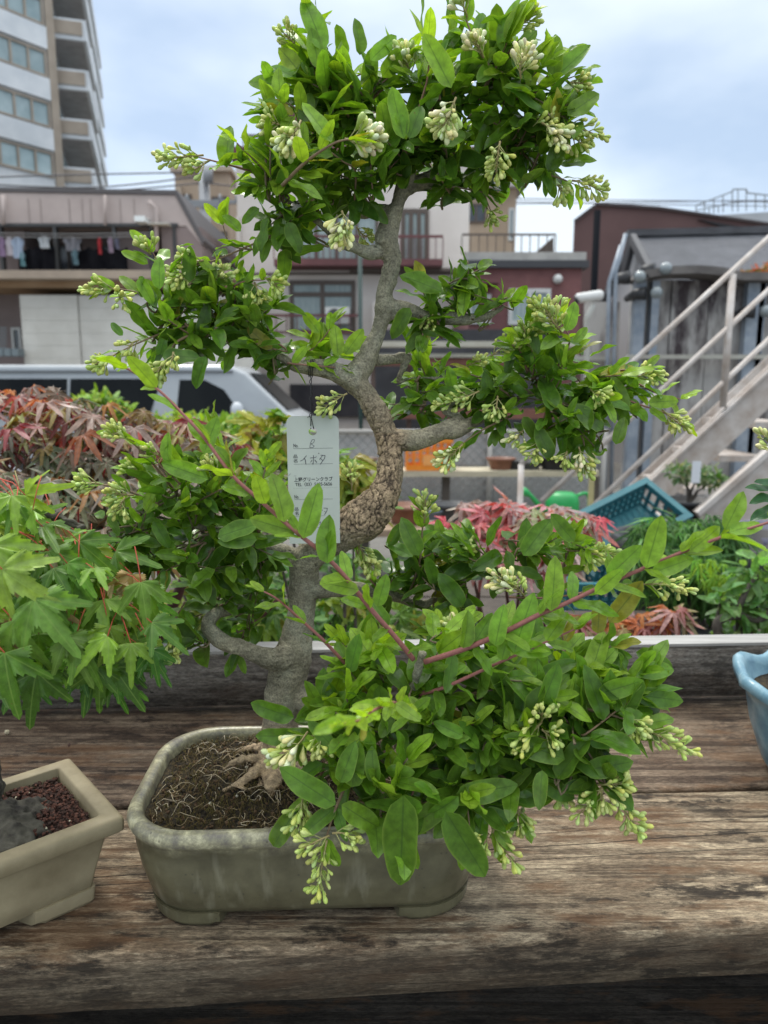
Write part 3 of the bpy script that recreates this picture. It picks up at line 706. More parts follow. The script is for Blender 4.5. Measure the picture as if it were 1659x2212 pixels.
knots = [(P(793,1117,.63),.014,1.0),(P(599,1428,.652),.009,1.0),(P(817,513,.665),.008,1.0),(P(716,800,.665),.006,.8),(P(852,975,.66),.008,.5),(P(836,1052,.66),.008,.4),(P(952,930,.668),.005,.5),(P(880,372,.668),.006,.7),(P(620,1432,.65),.004,.4),(P(826,640,.668),.006,.6),(P(852,588,.665),.005,.5),(P(812,728,.67),.005,.5),(P(775,800,.665),.007,.5),(P(668,1240,.668),.006,.5),(P(640,1330,.67),.006,.5)]
off = np.array(rootloc(tree)); cols = np.ones((nv,4), np.float32)
zA, zB_ = P(800,1190,.68).z, P(800,800,.68).z
c_sm = np.array((.235,.215,.15)); c_ro = np.array((.37,.27,.165)); c_cr = np.array((.03,.02,.013)); c_lo = np.array((.17,.15,.115))
for i in range(nv):
    w = Vector(co[i] + off); n = Vector(no[i])
    q = noise.noise(w*40)
    rough = max(0, min(1, (w.z-zA)/.03)) * max(0, min(1, (zB_-w.z)/.05)) * max(0, min(1, (w.x+.10)/.02))
    rough *= max(.12, 1 - max(0, (w.x-.012)/.014))
    if w.z > 1.46: rough *= .7
    base_r = max(0, min(1, (1.19-w.z)/.03))      # flaky root flare
    d = 0.0
    c = c_sm * (1 + .4*q + .35*noise.noise(Vector((w.x*180,w.y*180,w.z*420))) + .25*noise.noise(w*420)); d += .0005*noise.noise(w*200)
    ff = noise.noise(Vector((w.x*95,w.y*95,w.z*260))+noise.noise_vector(w*60)*1.5); ff = max(0, 1-abs(ff)/.06)*max(0, min(1, noise.noise(w*22)*3+.3)); d -= .0007*ff; c = c*(1-.72*ff)
    li_ = max(0, min(.55, (noise.noise(w*34+Vector((7,3,1)))-.12)*2.2)) * (1 if noise.noise(w*240) > -.15 else .4); c = c*(1-li_) + li_*np.array((.31,.31,.23))
    if rough > .02:
        wp = w + noise.noise_vector(w*90)*.0035
        dist = noise.voronoi(Vector((wp.x*175, wp.y*175, wp.z*88)))[0]; e = dist[1]-dist[0]
        d2_ = noise.voronoi(Vector((wp.x*420, wp.y*420, wp.z*190)))[0]; e2 = d2_[1]-d2_[0]
        cr_ = max(0, 1-e/(.10+.10*abs(noise.noise(w*55)))); cr2 = max(0, 1-e2/.12)*.6
        d -= rough*(.0024*cr_ + .0008*cr2); d += rough*.0007*noise.noise(w*230)
        c = c*(1-rough) + rough*(c_ro*(1+.5*noise.noise(w*70)+.35*noise.noise(w*300)))
        k = min(1, rough*(cr_*.9+cr2)); c = c*(1-k)+c_cr*k
    if base_r > 0:
        d += base_r*(.0012*noise.noise(w*130)+.001*noise.noise(w*300)); c = c*(1-base_r)+base_r*c_ro*(1+.7*noise.noise(w*180))
    # rings and lenticels on smooth bark
    s = 1-rough
    rg = noise.noise(Vector((w.x*35, w.y*35, w.z*380))); d += s*.00022*rg; c = c*(1+s*.22*rg)
    lent = noise.voronoi(Vector((w.x*210, w.y*210, w.z*260)))[0][0]
    if lent < .22: d += s*.0005*(1-lent/.22); c = c*(1-s*.5*(1-lent/.22)) + s*.5*(1-lent/.22)*np.array((.30,.26,.19))
    d += .0017*noise.noise(w*60) + .0009*noise.noise(w*125)
    for kc, kr, ks in knots:
        r_ = (w-kc).length/kr
        if r_ < 2.2:
            d += ks*(.0022*math.exp(-((r_-.95)/.28)**2)*kr/.01 - .006*math.exp(-(r_/.38)**2)*kr/.012 + .0005*math.sin(r_*16)*max(0,1.8-r_)*kr/.01)
            dk = ks*math.exp(-(r_/.33)**2); c = c*(1-dk) + np.array((.02,.014,.01))*dk
            c = c*(1 + ks*.25*math.sin(r_*16)*max(0,1.6-r_))
    co[i] += np.array(n*d)
    cols[i,:3] = np.clip(c, .008, 1)
tm.vertices.foreach_set('co', co.ravel()); at = tm.color_attributes.new('tint','FLOAT_COLOR','POINT'); at.data.foreach_set('color', cols.ravel())
tm.polygons.foreach_set('use_smooth', np.ones(len(tm.polygons), bool)); tm.update()
BARK = attr_mat('bark', .8, bump=.9, bscale=650, noise_amt=.36, mult=.98)
put('trunk', None, BARK, tree, mesh=tm)

LEAF = leaf_mat('privet_leaf', vc=(.055,.12,.02), edge=True)
TWIG = attr_mat('twig_bark', .7, bscale=400)
twigs = Attr()
def tw(pts, r0, r1, c):
    k = len(pts); twigs.tubec(pts, [r0+(r1-r0)*i/(k-1) for i in range(k)], c, 5)
def lobe(L, u, v, Y, ru, rv_, anchor, dens=1.0, size=1.0, young=.45, rd=None, inner=.25, up=.35, facing=.6, gapk=1.0):
    C = P(u,v,Y); s = mpp(u,v,Y); a = P(*anchor); rd = rd or (ru+rv_)/2*.9
    n = max(2, int(math.pi*ru*rv_/2300*dens))
    for i in range(n):
        while True:
            q = Vector((random.uniform(-1,1), random.uniform(-1,1), random.uniform(-1,1)))
            if inner < q.length < 1: break
        q = q * random.choice((.8,.95,1.0,1.1,1.3))
        tip = C + Vector((q.x*ru*s, q.y*rd*s, q.z*rv_*s))
        st = a.lerp(C, random.uniform(.2,.9)) + Vector((q.x*ru*s, q.y*rd*s, q.z*rv_*s))*.2
        out = (tip - st); out = out.normalized()*.8 + Vector((0,0,up)) + rv(.32) + Vector((q.x*.4,q.y*.3,q.z*.25)); out.normalize()
        ln = .036*size*random.uniform(.6,1.45)
        b = tip - out*ln
        mid = st.lerp(b,.5)+rv(.004)
        path = smooth_path([st, mid, b, b+out*ln*.5+rv(.001), tip], None, 3)
        tw(path, .0011, .0006, (.16,.125,.07) if random.random() < .6 else (.20,.13,.08))
        seg = smooth_path([b, b+out*ln*.5+rv(.0015), tip], None, 3)
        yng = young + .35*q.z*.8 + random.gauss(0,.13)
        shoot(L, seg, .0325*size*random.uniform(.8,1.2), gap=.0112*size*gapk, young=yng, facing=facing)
    # interior leaves
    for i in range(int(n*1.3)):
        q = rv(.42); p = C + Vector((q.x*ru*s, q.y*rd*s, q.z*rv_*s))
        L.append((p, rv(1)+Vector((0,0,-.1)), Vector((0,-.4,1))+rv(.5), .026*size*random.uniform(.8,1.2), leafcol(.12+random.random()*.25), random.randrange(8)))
PADS = {
 'top': [ (705,150,.655,115,95,(760,250,.67),1.2,1.1,.6), (640,265,.64,105,75,(740,300,.67),1.1,1.05,.55), (590,370,.64,115,70,(640,430,.65),1.1,1.0,.5), (605,470,.645,75,60,(650,450,.65),1.1,1.05,.35),
          (640,530,.65,60,45,(690,490,.655),1.0,1.05,.3), (800,200,.67,110,110,(800,290,.67),1.1,1.05,.5), (930,180,.68,110,120,(930,240,.69),1.1,1.15,.55), (1060,120,.67,110,95,(1060,190,.67),1.0,1.15,.6),
          (1170,190,.67,100,90,(1100,200,.67),1.1,1.1,.55), (1120,290,.68,120,75,(1080,320,.69),1.3,1.0,.4), (1000,290,.66,100,80,(960,350,.70),1.3,1.0,.4), (860,310,.66,110,70,(870,350,.68),1.3,1.0,.35),
          (740,350,.65,100,75,(780,440,.69),1.3,1.0,.35), (1080,380,.70,90,50,(1030,370,.71),1.1,1.0,.3), (770,400,.71,90,60,(780,440,.69),1.1,.9,.25), (960,350,.72,100,60,(950,380,.70),1.2,.9,.25),
          (1190,330,.66,60,45,(1130,320,.69),.9,1.0,.45), (690,430,.66,70,60,(700,450,.66),1.1,1.0,.3), (560,330,.62,60,50,(600,400,.64),1.0,1.0,.6), (1230,240,.67,45,50,(1170,270,.68),.8,1.1,.5), (980,420,.70,70,30,(960,400,.71),.7,.85,.3)],
 'left': [(340,640,.645,95,55,(410,670,.65),1.2,.95,.55), (440,690,.65,110,70,(500,710,.655),1.3,.95,.3), (540,720,.66,100,70,(570,750,.66),1.2,.95,.28), (370,720,.635,90,45,(430,690,.65),1.0,.95,.4),
          (490,640,.65,80,50,(500,700,.655),1.0,.9,.4), (590,790,.655,60,45,(590,765,.66),1.0,.95,.2), (430,570,.65,70,40,(450,640,.65),.6,.85,.5), (560,660,.66,60,40,(560,730,.66),.8,.9,.35), (700,735,.70,85,45,(670,785,.67),.9,1.0,.8)],
 'right_upper': [(1010,625,.705,100,45,(1010,685,.705),1.1,1.0,.4), (1075,660,.70,65,40,(1060,680,.70),1.0,.9,.3), (930,610,.69,45,35,(930,685,.70),.8,1.1,.5), (920,690,.68,40,35,(920,690,.70),.7,1.0,.35), (1010,600,.70,35,35,(1010,650,.70),.8,1.0,.4)],
 'right': [(880,840,.71,75,55,(900,815,.71),1.0,.85,.55), (960,840,.72,80,60,(960,830,.72),1.1,.85,.5), (1060,830,.71,100,65,(1080,850,.72),1.2,.9,.5), (1170,810,.70,110,90,(1160,850,.71),1.2,1.05,.5), (1290,820,.69,100,75,(1250,835,.71),1.2,1.05,.45),
           (1370,855,.685,75,45,(1330,835,.70),1.1,1.0,.5), (1210,900,.68,120,50,(1200,850,.71),1.0,1.1,.25), (1130,760,.70,60,50,(1150,830,.71),.9,.95,.7), (1060,890,.70,100,40,(1080,880,.705),1.0,.9,.3), (1215,720,.69,60,45,(1200,800,.70),.7,1.05,.65), (930,770,.72,60,30,(940,815,.72),.7,.85,.7), (1250,940,.67,50,30,(1240,890,.69),.6,1.1,.3), (900,890,.72,60,30,(940,870,.72),.8,.85,.3)],
 'left_lower': [(300,1120,.645,110,80,(330,1115,.65),1.1,.95,.5), (410,1080,.655,120,85,(420,1130,.66),1.2,.95,.5), (520,1100,.665,100,80,(530,1170,.675),1.2,.95,.4), (440,1190,.66,130,70,(470,1145,.67),1.3,1.0,.2), (560,1180,.68,80,60,(575,1186,.68),1.0,1.0,.15),
           (370,1010,.65,70,50,(400,1100,.66),.9,.95,.6), (480,1000,.66,80,50,(480,1100,.66),.9,.95,.55), (250,1180,.64,60,50,(300,1130,.65),.8,.95,.45), (460,1280,.69,90,60,(500,1300,.69),1.0,1.05,.12), (560,1270,.71,70,60,(530,1290,.70),.8,1.0,.12), (400,1370,.67,35,25,(450,1340,.67),.5,1.0,.2), (520,1370,.70,45,35,(500,1320,.69),.6,1.1,.25), (580,1050,.66,40,60,(570,1150,.67),.6,.95,.5)],
 'right_lower': [(1060,1200,.68,110,55,(1080,1215,.68),1.1,1.1,.3), (940,1220,.69,90,70,(930,1295,.70),1.0,1.1,.2), (1170,1170,.68,90,45,(1100,1210,.68),1.0,1.05,.4), (1000,1290,.68,100,50,(980,1270,.695),1.0,1.1,.2), (840,1230,.70,80,60,(850,1285,.705),1.0,1.0,.2), (1250,1190,.67,60,35,(1180,1190,.68),.6,1.0,.4), (880,1180,.69,50,40,(880,1280,.70),.6,1.0,.35)],
 'front': [(775,1425,.60,55,55,(760,1550,.65),.8,1.1,.5), (735,1545,.58,65,50,(750,1570,.64),1.0,1.15,.45), (820,1430,.57,90,60,(870,1530,.58),1.1,1.05,.55), (930,1430,.56,90,60,(900,1490,.56),1.0,1.1,.55), (1060,1440,.56,110,70,(1000,1540,.56),1.2,1.15,.5), (1180,1470,.56,110,80,(1100,1565,.545),1.3,1.15,.45),
           (1300,1500,.56,100,80,(1200,1570,.54),1.2,1.2,.45), (800,1540,.54,100,60,(800,1575,.62),1.1,1.1,.45), (930,1560,.55,110,65,(900,1568,.585),1.2,1.05,.3), (1060,1580,.54,110,70,(1050,1560,.55),1.3,1.1,.3), (1190,1610,.53,110,80,(1150,1570,.54),1.3,1.1,.3),
           (860,1650,.53,110,60,(780,1640,.59),1.1,1.1,.3), (980,1680,.53,110,60,(1000,1660,.55),1.1,1.1,.3), (1110,1690,.53,90,55,(1060,1700,.54),1.1,1.1,.25), (740,1650,.54,80,60,(760,1660,.58),.9,1.15,.35), (1280,1580,.53,80,60,(1220,1575,.535),1.0,1.15,.35),
           (1380,1450,.56,75,45,(1280,1530,.54),.7,1.2,.35), (1230,1400,.58,100,50,(1150,1500,.56),.9,1.15,.4), (1000,1370,.59,70,40,(960,1450,.56),.6,1.1,.5), (850,1740,.52,80,45,(760,1680,.57),.5,1.35,.35), (1290,1640,.53,50,40,(1230,1600,.53),.7,1.2,.35)],
}
def W(pts): return [P(*p) for p in pts]
EXTRA = {k: [] for k in PADS}
for pad, ls in PADS.items():
    L = EXTRA[pad]
    for (u,v,Y,ru,rv_,an,dens,size,yg) in ls:
        lobe(L, u, v, Y, ru, rv_, an, dens*(.60 if pad == 'front' else .57), size, yg)
def long_shoot(pad, pts, r_px, ln, gap, young, col, clen=None, **k):
    w = smooth_path(W(pts), None, 5); s = mpp(*pts[0])
    tw(w, r_px*s, r_px*s*.35, col); shoot(EXTRA[pad], w, ln, gap=gap, young=young, **k)
RED = (.26,.10,.085)
# the two long pinkish shoots crossing in front of the trunk
long_shoot('front', [(893,1425,.535),(855,1378,.53),(800,1315,.525),(740,1240,.52),(690,1190,.515),(640,1150,.51),(560,1080,.51),(500,1025,.51),(440,945,.515),(400,900,.52),(345,845,.525),(290,805,.53),(250,785,.53)], 6.2, .029, .027, .72, RED, spreadang=48, shrink=.85)
long_shoot('front', [(917,1430,.53),(1000,1403,.52),(1080,1370,.51),(1160,1330,.505),(1230,1300,.50),(1310,1262,.495),(1390,1228,.49),(1480,1190,.485),(1560,1160,.48),(1640,1135,.475),(1720,1110,.47)], 6.5, .030, .026, .75, RED, start=.12, spreadang=52, shrink=.9)
long_shoot('front', [(760,1450,.56),(700,1385,.55),(645,1335,.545),(600,1295,.54),(570,1278,.54)], 4.5, .027, .022, .7, RED, spreadang=50)
long_shoot('front', [(905,1500,.55),(960,1485,.53),(1060,1440,.52),(1150,1400,.51),(1240,1360,.51)], 5, .028, .02, .65, RED, spreadang=50)
# young tip reaching towards the camera, out of focus
long_shoot('front', [(900,1560,.55),(860,1520,.48),(815,1530,.42),(780,1555,.37),(740,1562,.335)], 4, .020, .013, .95, RED, spreadang=42)
# outer shoots with flowers
for pad, pts, r, ln, g, y in [
 ('top', [(690,150,.655),(680,90,.65),(668,30,.645),(655,-40,.64)], 3, .028, .017, .7), ('top', [(1060,150,.66),(1030,100,.65),(1010,50,.65),(1000,10,.65)], 3.5, .030, .018, .6),
 ('top', [(600,400,.64),(540,370,.63),(470,350,.62),(430,340,.62)], 3.5, .028, .02, .6), ('top', [(610,400,.60),(660,350,.58),(720,310,.57),(760,300,.565)], 4.5, .030, .02, .8),
 ('top', [(1120,320,.68),(1170,370,.67),(1210,385,.67),(1240,398,.67)], 3, .028, .022, .5), ('top', [(1150,250,.67),(1200,270,.665),(1240,285,.66)], 3, .027, .016, .5),
 ('top', [(1150,200,.67),(1200,180,.665),(1240,165,.66)], 3, .031, .02, .6), ('top', [(900,250,.64),(925,160,.63),(920,100,.63)], 3, .036, .02, .75), ('top', [(1040,400,.70),(1050,430,.70),(1060,455,.70)], 2.5, .022, .016, .5),
 ('top', [(650,440,.65),(600,500,.65),(540,530,.645),(470,560,.64),(420,575,.64)], 3.5, .026, .018, .55), ('top', [(560,540,.65),(500,530,.645),(480,480,.64)], 2.5, .03, .017, .7), ('top', [(1090,120,.66),(1110,70,.655),(1130,40,.65)], 2.5, .028, .02, .6),
 ('left', [(420,660,.65),(350,650,.64),(290,630,.635),(240,622,.63)], 3, .027, .02, .6), ('left', [(420,700,.645),(350,720,.63),(290,745,.625),(240,770,.62)], 3, .027, .019, .5), ('left', [(420,720,.64),(380,740,.62),(365,770,.615),(355,790,.61)], 3.5, .026, .018, .5),
 ('left', [(380,620,.64),(350,580,.64),(330,545,.64)], 2.5, .03, .018, .7), ('left', [(480,640,.65),(520,610,.64),(570,605,.635)], 2.5, .022, .017, .5), ('left', [(430,650,.65),(450,610,.64),(468,580,.64)],2.5,.024,.016,.6),
 ('left', [(620,785,.66),(680,790,.66),(740,795,.67)], 2.5, .026, .014, .85), ('left', [(640,780,.67),(690,740,.68),(720,700,.69)], 2.5, .03, .014, .9),
 ('right', [(1300,840,.69),(1370,870,.68),(1430,890,.675),(1470,910,.67)], 3, .028, .02, .6), ('right', [(1150,820,.70),(1190,760,.69),(1175,700,.685),(1160,670,.68)], 3.2, .026, .02, .6), ('right', [(1200,800,.69),(1230,740,.68),(1215,700,.68)], 3, .027, .018, .7),
 ('right', [(1230,900,.68),(1260,950,.67),(1258,985,.665)], 3, .03, .02, .45), ('right', [(1180,890,.68),(1170,930,.675),(1160,965,.67)], 3, .026, .02, .4), ('right', [(1100,900,.69),(1040,930,.68),(990,965,.67)], 3, .026, .02, .4), ('right', [(1140,800,.70),(1120,740,.69),(1145,700,.69)], 2.5, .026, .017, .6),
 ('right', [(1380,830,.69),(1420,850,.685),(1470,862,.68)], 2.5, .03, .02, .7), ('right', [(880,760,.70),(905,720,.70),(930,690,.70)], 2.5, .024, .018, .6), ('right', [(1340,800,.69),(1400,795,.68)], 2.2, .026, .014, .6),
 ('left_lower', [(400,1090,.655),(330,1000,.64),(290,960,.635),(260,940,.63)], 3.5, .027, .019, .65), ('left_lower', [(380,1110,.65),(300,1070,.64),(240,1050,.635),(195,1045,.63)], 3.5, .026, .018, .5), ('left_lower', [(420,1070,.65),(360,1020,.64),(320,975,.635)], 3, .027, .016, .6),
 ('left_lower', [(320,1150,.645),(250,1180,.635),(190,1190,.63)], 3, .026, .017, .45), ('left_lower', [(400,1300,.67),(378,1340,.665),(372,1380,.66)], 2.5, .024, .02, .4), ('left_lower', [(560,1150,.67),(520,1080,.66),(480,980,.65),(465,920,.645)], 4, .033, .017, .8),
 ('right_lower', [(880,1290,.70),(905,1220,.68),(912,1150,.675),(916,1090,.67)], 3.2, .028, .018, .55), ('right_lower', [(880,1260,.70),(900,1215,.69),(950,1190,.68),(990,1180,.68)], 3, .024, .016, .4), ('right_lower', [(1150,1190,.68),(1230,1190,.67),(1290,1190,.665)], 3, .026, .017, .5), ('right_lower', [(1100,1290,.66),(1200,1290,.65),(1330,1265,.645),(1400,1262,.64)], 2.8, .027, .018, .4),
 ('right_lower', [(840,1290,.70),(790,1240,.69),(765,1170,.685)], 3, .026, .018, .45),
 ('front', [(760,1660,.56),(745,1700,.54),(720,1760,.525),(705,1810,.52)], 5, .037, .026, .5), ('front', [(980,1680,.54),(1040,1740,.52),(1070,1790,.515)], 4, .034, .026, .45), ('front', [(1220,1620,.53),(1270,1680,.525),(1310,1700,.52)], 4.5, .030, .022, .5), ('front', [(1260,1530,.54),(1340,1550,.53),(1400,1575,.53)], 4, .032, .018, .45),
 ('front', [(1080,1700,.53),(1110,1740,.53),(1125,1760,.53)], 3, .028, .02, .4), ('front', [(700,1600,.57),(670,1590,.56),(655,1600,.555)], 3, .028, .018, .45), ('front', [(1190,1600,.52),(1165,1590,.515)], 2.5, .024, .015, .4), ('front', [(900,1690,.53),(875,1760,.515),(868,1800,.51)], 3, .042, .03, .35), ('front', [(1000,1700,.53),(1010,1750,.515),(1015,1790,.51)], 3, .044, .03, .35), ('front', [(700,1660,.56),(680,1700,.55),(665,1720,.545)], 3, .032, .02, .35)]:
    long_shoot(pad, pts, r, ln, g, y, (.22,.15,.09) if random.random() < .5 else (.26,.14,.10), spreadang=50)
def hero(pad, u0,v0,u1,v1,Y, k=0, young=.6, fold=0., dY=0.0, w=None):
    k = random.choice((0,1,2)) if math.hypot(u1-u0,v1-v0) > 112 else k; a = P(u0,v0,Y); b = P(u1,v1,Y-dY); d = b-a; n = Vector((random.gauss(0,.25)+fold, -1, .45+random.gauss(0,.15)))
    EXTRA[pad].append((a, d, n, d.length, leafcol(young), k))
for h in [('front',614,1128,597,1022,.508,6,.62),('front',655,1163,690,1048,.508,0,.72,.5),('front',707,1217,705,1116,.512,6,.6),('front',540,1068,478,1043,.51,3,.6),('front',640,1150,540,1120,.512,2,.6),('front',500,1010,465,962,.515,4,.6),('front',775,1275,690,1255,.518,3,.75),('front',815,1310,835,1240,.52,5,.6),
 ('front',1396,1228,1428,1113,.487,4,.68),('front',1190,1320,1205,1206,.5,6,.68),('front',1566,1145,1609,1062,.478,4,.68),('front',1312,1248,1386,1178,.493,5,.6),('front',1285,1282,1345,1230,.49,5,.9),('front',1408,1238,1496,1206,.485,2,.8),('front',1490,1190,1562,1136,.48,3,.85),('front',1316,1345,1388,1255,.50,6,.4),('front',1291,1368,1297,1298,.51,7,.6),('front',1070,1395,1085,1310,.505,6,.6),('front',1110,1410,1150,1285,.505,5,.6),('front',1000,1400,1020,1325,.515,6,.6),('front',1575,1150,1655,1125,.475,3,.9),
 ('front',872,1718,866,1905,.497,6,.35),('front',962,1752,1046,1888,.493,5,.25),('front',725,1738,606,1664,.515,7,.5),('front',738,1738,822,1792,.512,7,.6),('front',985,1718,1122,1700,.51,5,.55),('front',975,1722,862,1808,.505,7,.6),('front',990,1720,925,1772,.50,6,.6),('front',760,1700,775,1612,.515,6,.45),('front',590,1828,640,1745,.535,4,.3),('front',640,1590,552,1590,.56,5,.3),('front',635,1550,540,1522,.57,4,.3),('front',810,1690,800,1620,.51,6,.35),('front',735,1690,765,1610,.512,6,.4),
 ('front',1260,1665,1368,1645,.515,5,.5),('front',1170,1520,1210,1440,.52,6,.5),('front',1290,1500,1390,1470,.53,5,.5),('front',1370,1500,1486,1516,.54,2,.35),('front',1360,1450,1465,1440,.545,3,.5),('front',1000,1590,940,1560,.515,6,.5),('front',1090,1390,1190,1410,.51,2,.7),('front',1220,1640,1090,1590,.51,5,.4),('front',1270,1600,1350,1600,.515,5,.4),
 ('top',490,362,488,264,.62,6,.55),('top',716,307,653,222,.572,5,.72),('top',872,300,846,190,.60,5,.65),('top',884,300,912,222,.60,6,.3),('top',862,240,880,296,.60,6,.75),('top',1184,372,1222,290,.655,6,.2),('top',1196,168,1200,74,.655,5,.6),('top',1190,175,1276,102,.66,2,.6),('top',1226,250,1297,196,.65,7,.6),('top',975,190,915,76,.60,5,.75),('top',690,150,672,60,.63,5,.6),('top',640,170,580,130,.63,3,.5),('top',620,190,533,162,.63,3,.55),('top',650,330,600,300,.60,4,.4),('top',560,450,520,480,.62,6,.3),('top',580,470,555,545,.61,7,.2),('top',620,480,650,545,.61,7,.25),('top',520,500,480,460,.62,6,.7),('top',1110,120,1160,60,.64,4,.6),('top',800,130,860,70,.64,3,.6),('top',700,110,655,-20,.63,5,.65),
 ('left',300,600,330,655,.625,6,.7),('left',345,625,340,552,.625,6,.6),('left',350,770,430,768,.61,7,.3),('left',445,770,415,838,.61,6,.4),('left',265,725,238,695,.62,6,.3),('left',430,560,470,598,.63,4,.7),('left',320,570,262,545,.63,2,.7),('left',690,720,655,672,.67,6,.9),('left',730,770,725,700,.67,6,.9),('left',745,765,785,710,.67,5,.85),
 ('right',1225,800,1245,650,.66,6,.6) if 0 else ('right',1222,715,1248,650,.66,6,.6),('right',1240,740,1270,705,.66,6,.7),('right',1300,930,1240,870,.655,7,.2),('right',1190,990,1160,920,.66,6,.25),('right',1330,960,1350,900,.66,6,.2),('right',1400,870,1474,862,.665,3,.7),('right',1130,900,1160,950,.67,6,.2),('right_upper',955,630,865,590,.66,4,.4),('right_upper',885,665,845,730,.65,6,.2),('right_upper',990,600,1005,560,.69,5,.4),
 ('left_lower',450,1035,350,1000,.63,2,.6),('left_lower',365,1000,355,935,.63,6,.65),('left_lower',390,1010,350,950,.64,5,.7),('left_lower',420,1350,400,1320,.65,4,.5),('left_lower',555,1165,470,1170,.62,5,.4),('left_lower',470,1160,560,1130,.62,5,.35),('left_lower',440,980,470,900,.62,5,.6),('right_lower',905,1200,870,1120,.64,6,.3),('right_lower',1000,1310,950,1240,.64,7,.1),('right_lower',1130,1200,1190,1120,.63,6,.3),('right_lower',1240,1170,1190,1110,.62,5,.4)]: hero(*h)
names = {'top':'crown foliage','left':'left pad','right_upper':'','right':'','left_lower':'','right_lower':'','front':''}
for pad, L in EXTRA.items():
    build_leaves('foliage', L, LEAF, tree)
put('twigs', twigs, TWIG, tree)['kind'] = 'stuff'

# flower bud panicles: (u0,v0 base)->(u1,v1 tip), Y, n, size, white
FL = [(1010,40,985,-20,.65,30,1),(1105,75,1150,28,.65,22,0),(1045,125,1025,85,.625,30,1),(1125,170,1140,110,.62,34,1),(890,165,872,108,.65,34,1),(985,210,955,272,.60,34,1),(1080,305,1072,372,.62,32,0),(650,260,615,310,.60,26,2),(745,300,808,292,.575,30,2),(738,455,730,515,.60,30,1),
 (605,270,578,262,.62,14,0),(440,335,352,338,.62,32,0),(455,345,420,365,.62,10,0),(640,100,612,68,.645,16,0),(1225,178,1262,178,.66,16,0),(1140,280,1190,262,.65,24,0),(1170,265,1215,305,.64,26,1),(1225,265,1300,290,.655,24,0),(1215,285,1262,312,.655,14,0),(1235,390,1300,410,.665,30,0),(1205,400,1215,412,.665,10,0),(1050,445,1070,475,.70,16,0),(572,600,600,618,.63,20,0),(770,490,795,510,.70,14,0),(550,610,560,640,.64,12,0),
 (252,625,185,622,.63,24,0),(258,640,262,645,.625,8,0),(326,550,318,528,.64,16,0),(405,580,375,600,.63,24,0),(440,562,392,558,.63,20,0),(455,610,485,580,.64,18,0),(470,650,475,600,.645,14,0),(250,765,205,785,.615,22,0),(300,735,275,755,.62,12,0),(360,780,335,810,.605,22,0),(375,760,372,780,.60,10,0),(440,640,470,610,.65,14,0),(540,640,560,660,.65,12,0),
 (935,680,925,705,.69,12,0),(1190,690,1152,655,.675,24,0),(1215,720,1180,665,.67,26,0),(1200,720,1205,650,.68,16,0),(1150,760,1128,700,.69,26,0),(1140,740,1160,700,.69,18,0),(750,850,695,880,.65,24,0),(1035,845,945,870,.68,30,0),(1075,855,1068,895,.68,14,0),(1010,790,1040,775,.70,16,0),(1275,840,1295,855,.665,14,0),(1430,885,1482,922,.67,26,0),(1390,800,1425,815,.68,14,0),(1375,815,1395,805,.68,12,0),(1000,960,958,1000,.665,26,1),(1165,950,1155,985,.665,18,0),(1250,965,1268,1015,.66,26,1),(1225,975,1220,990,.66,8,0),(1130,930,1115,950,.68,12,1),(1060,770,1100,740,.70,16,0),
 (215,1045,172,1045,.625,22,0),(290,955,240,935,.63,22,0),(300,1020,280,1010,.63,12,0),(290,1070,240,1060,.63,24,0),(270,1075,262,1100,.625,14,0),(215,1180,160,1190,.625,22,0),(190,1205,145,1220,.625,20,0),(372,1370,374,1415,.655,22,0),(760,1060,757,1010,.67,22,0),(350,985,318,970,.635,12,0),(470,1020,455,1000,.64,12,0),
 (916,1130,917,1070,.665,26,0),(770,1170,810,1225,.68,28,0),(985,1185,1010,1180,.675,12,0),(1120,1275,1075,1240,.60,26,1),(1135,1290,1110,1260,.60,12,0),(1395,1262,1485,1270,.64,28,0),(1255,1195,1330,1190,.66,26,0),(1265,1180,1280,1215,.66,12,0),(1010,1385,975,1350,.60,18,2),(1015,1350,1000,1400,.60,12,2),
 (665,1580,595,1635,.545,26,2),(692,1580,688,1618,.54,14,0),(655,1712,640,1785,.53,22,0),(706,1815,688,1925,.515,30,0),(712,1805,655,1830,.515,16,0),(718,1800,765,1812,.515,14,0),(1170,1560,1120,1610,.515,16,0),(1170,1575,1200,1595,.515,12,0),(1170,1560,1172,1535,.515,8,0),(1345,1550,1380,1575,.525,22,0),(1355,1560,1350,1600,.525,14,0),(1395,1575,1495,1615,.525,28,0),(1300,1700,1250,1755,.515,20,0),(1310,1705,1380,1790,.515,30,0),(1290,1695,1345,1690,.515,18,0),(1300,1700,1300,1730,.515,12,0),(1060,1780,1115,1860,.515,24,0),(1055,1800,1040,1815,.515,12,0),(1118,1740,1125,1790,.53,18,0),(1200,1700,1215,1725,.54,10,0)]
BUD = attr_mat('bud_skin', .5, bscale=500, noise_amt=.08)
for k, (u0,v0,u1,v1,Y,n,wh) in enumerate(FL[:99]):
    mb = Attr(); panicle(mb, P(u0,v0,Y), P(u1,v1,Y-.004), n, ln=(.0098 if wh else .0085)*(1.2 if wh == 2 else 1)*(.9 if v0 < 1100 else 1.0), white=bool(wh), width=1.15)
    put('flower_cluster', mb, BUD, tree)

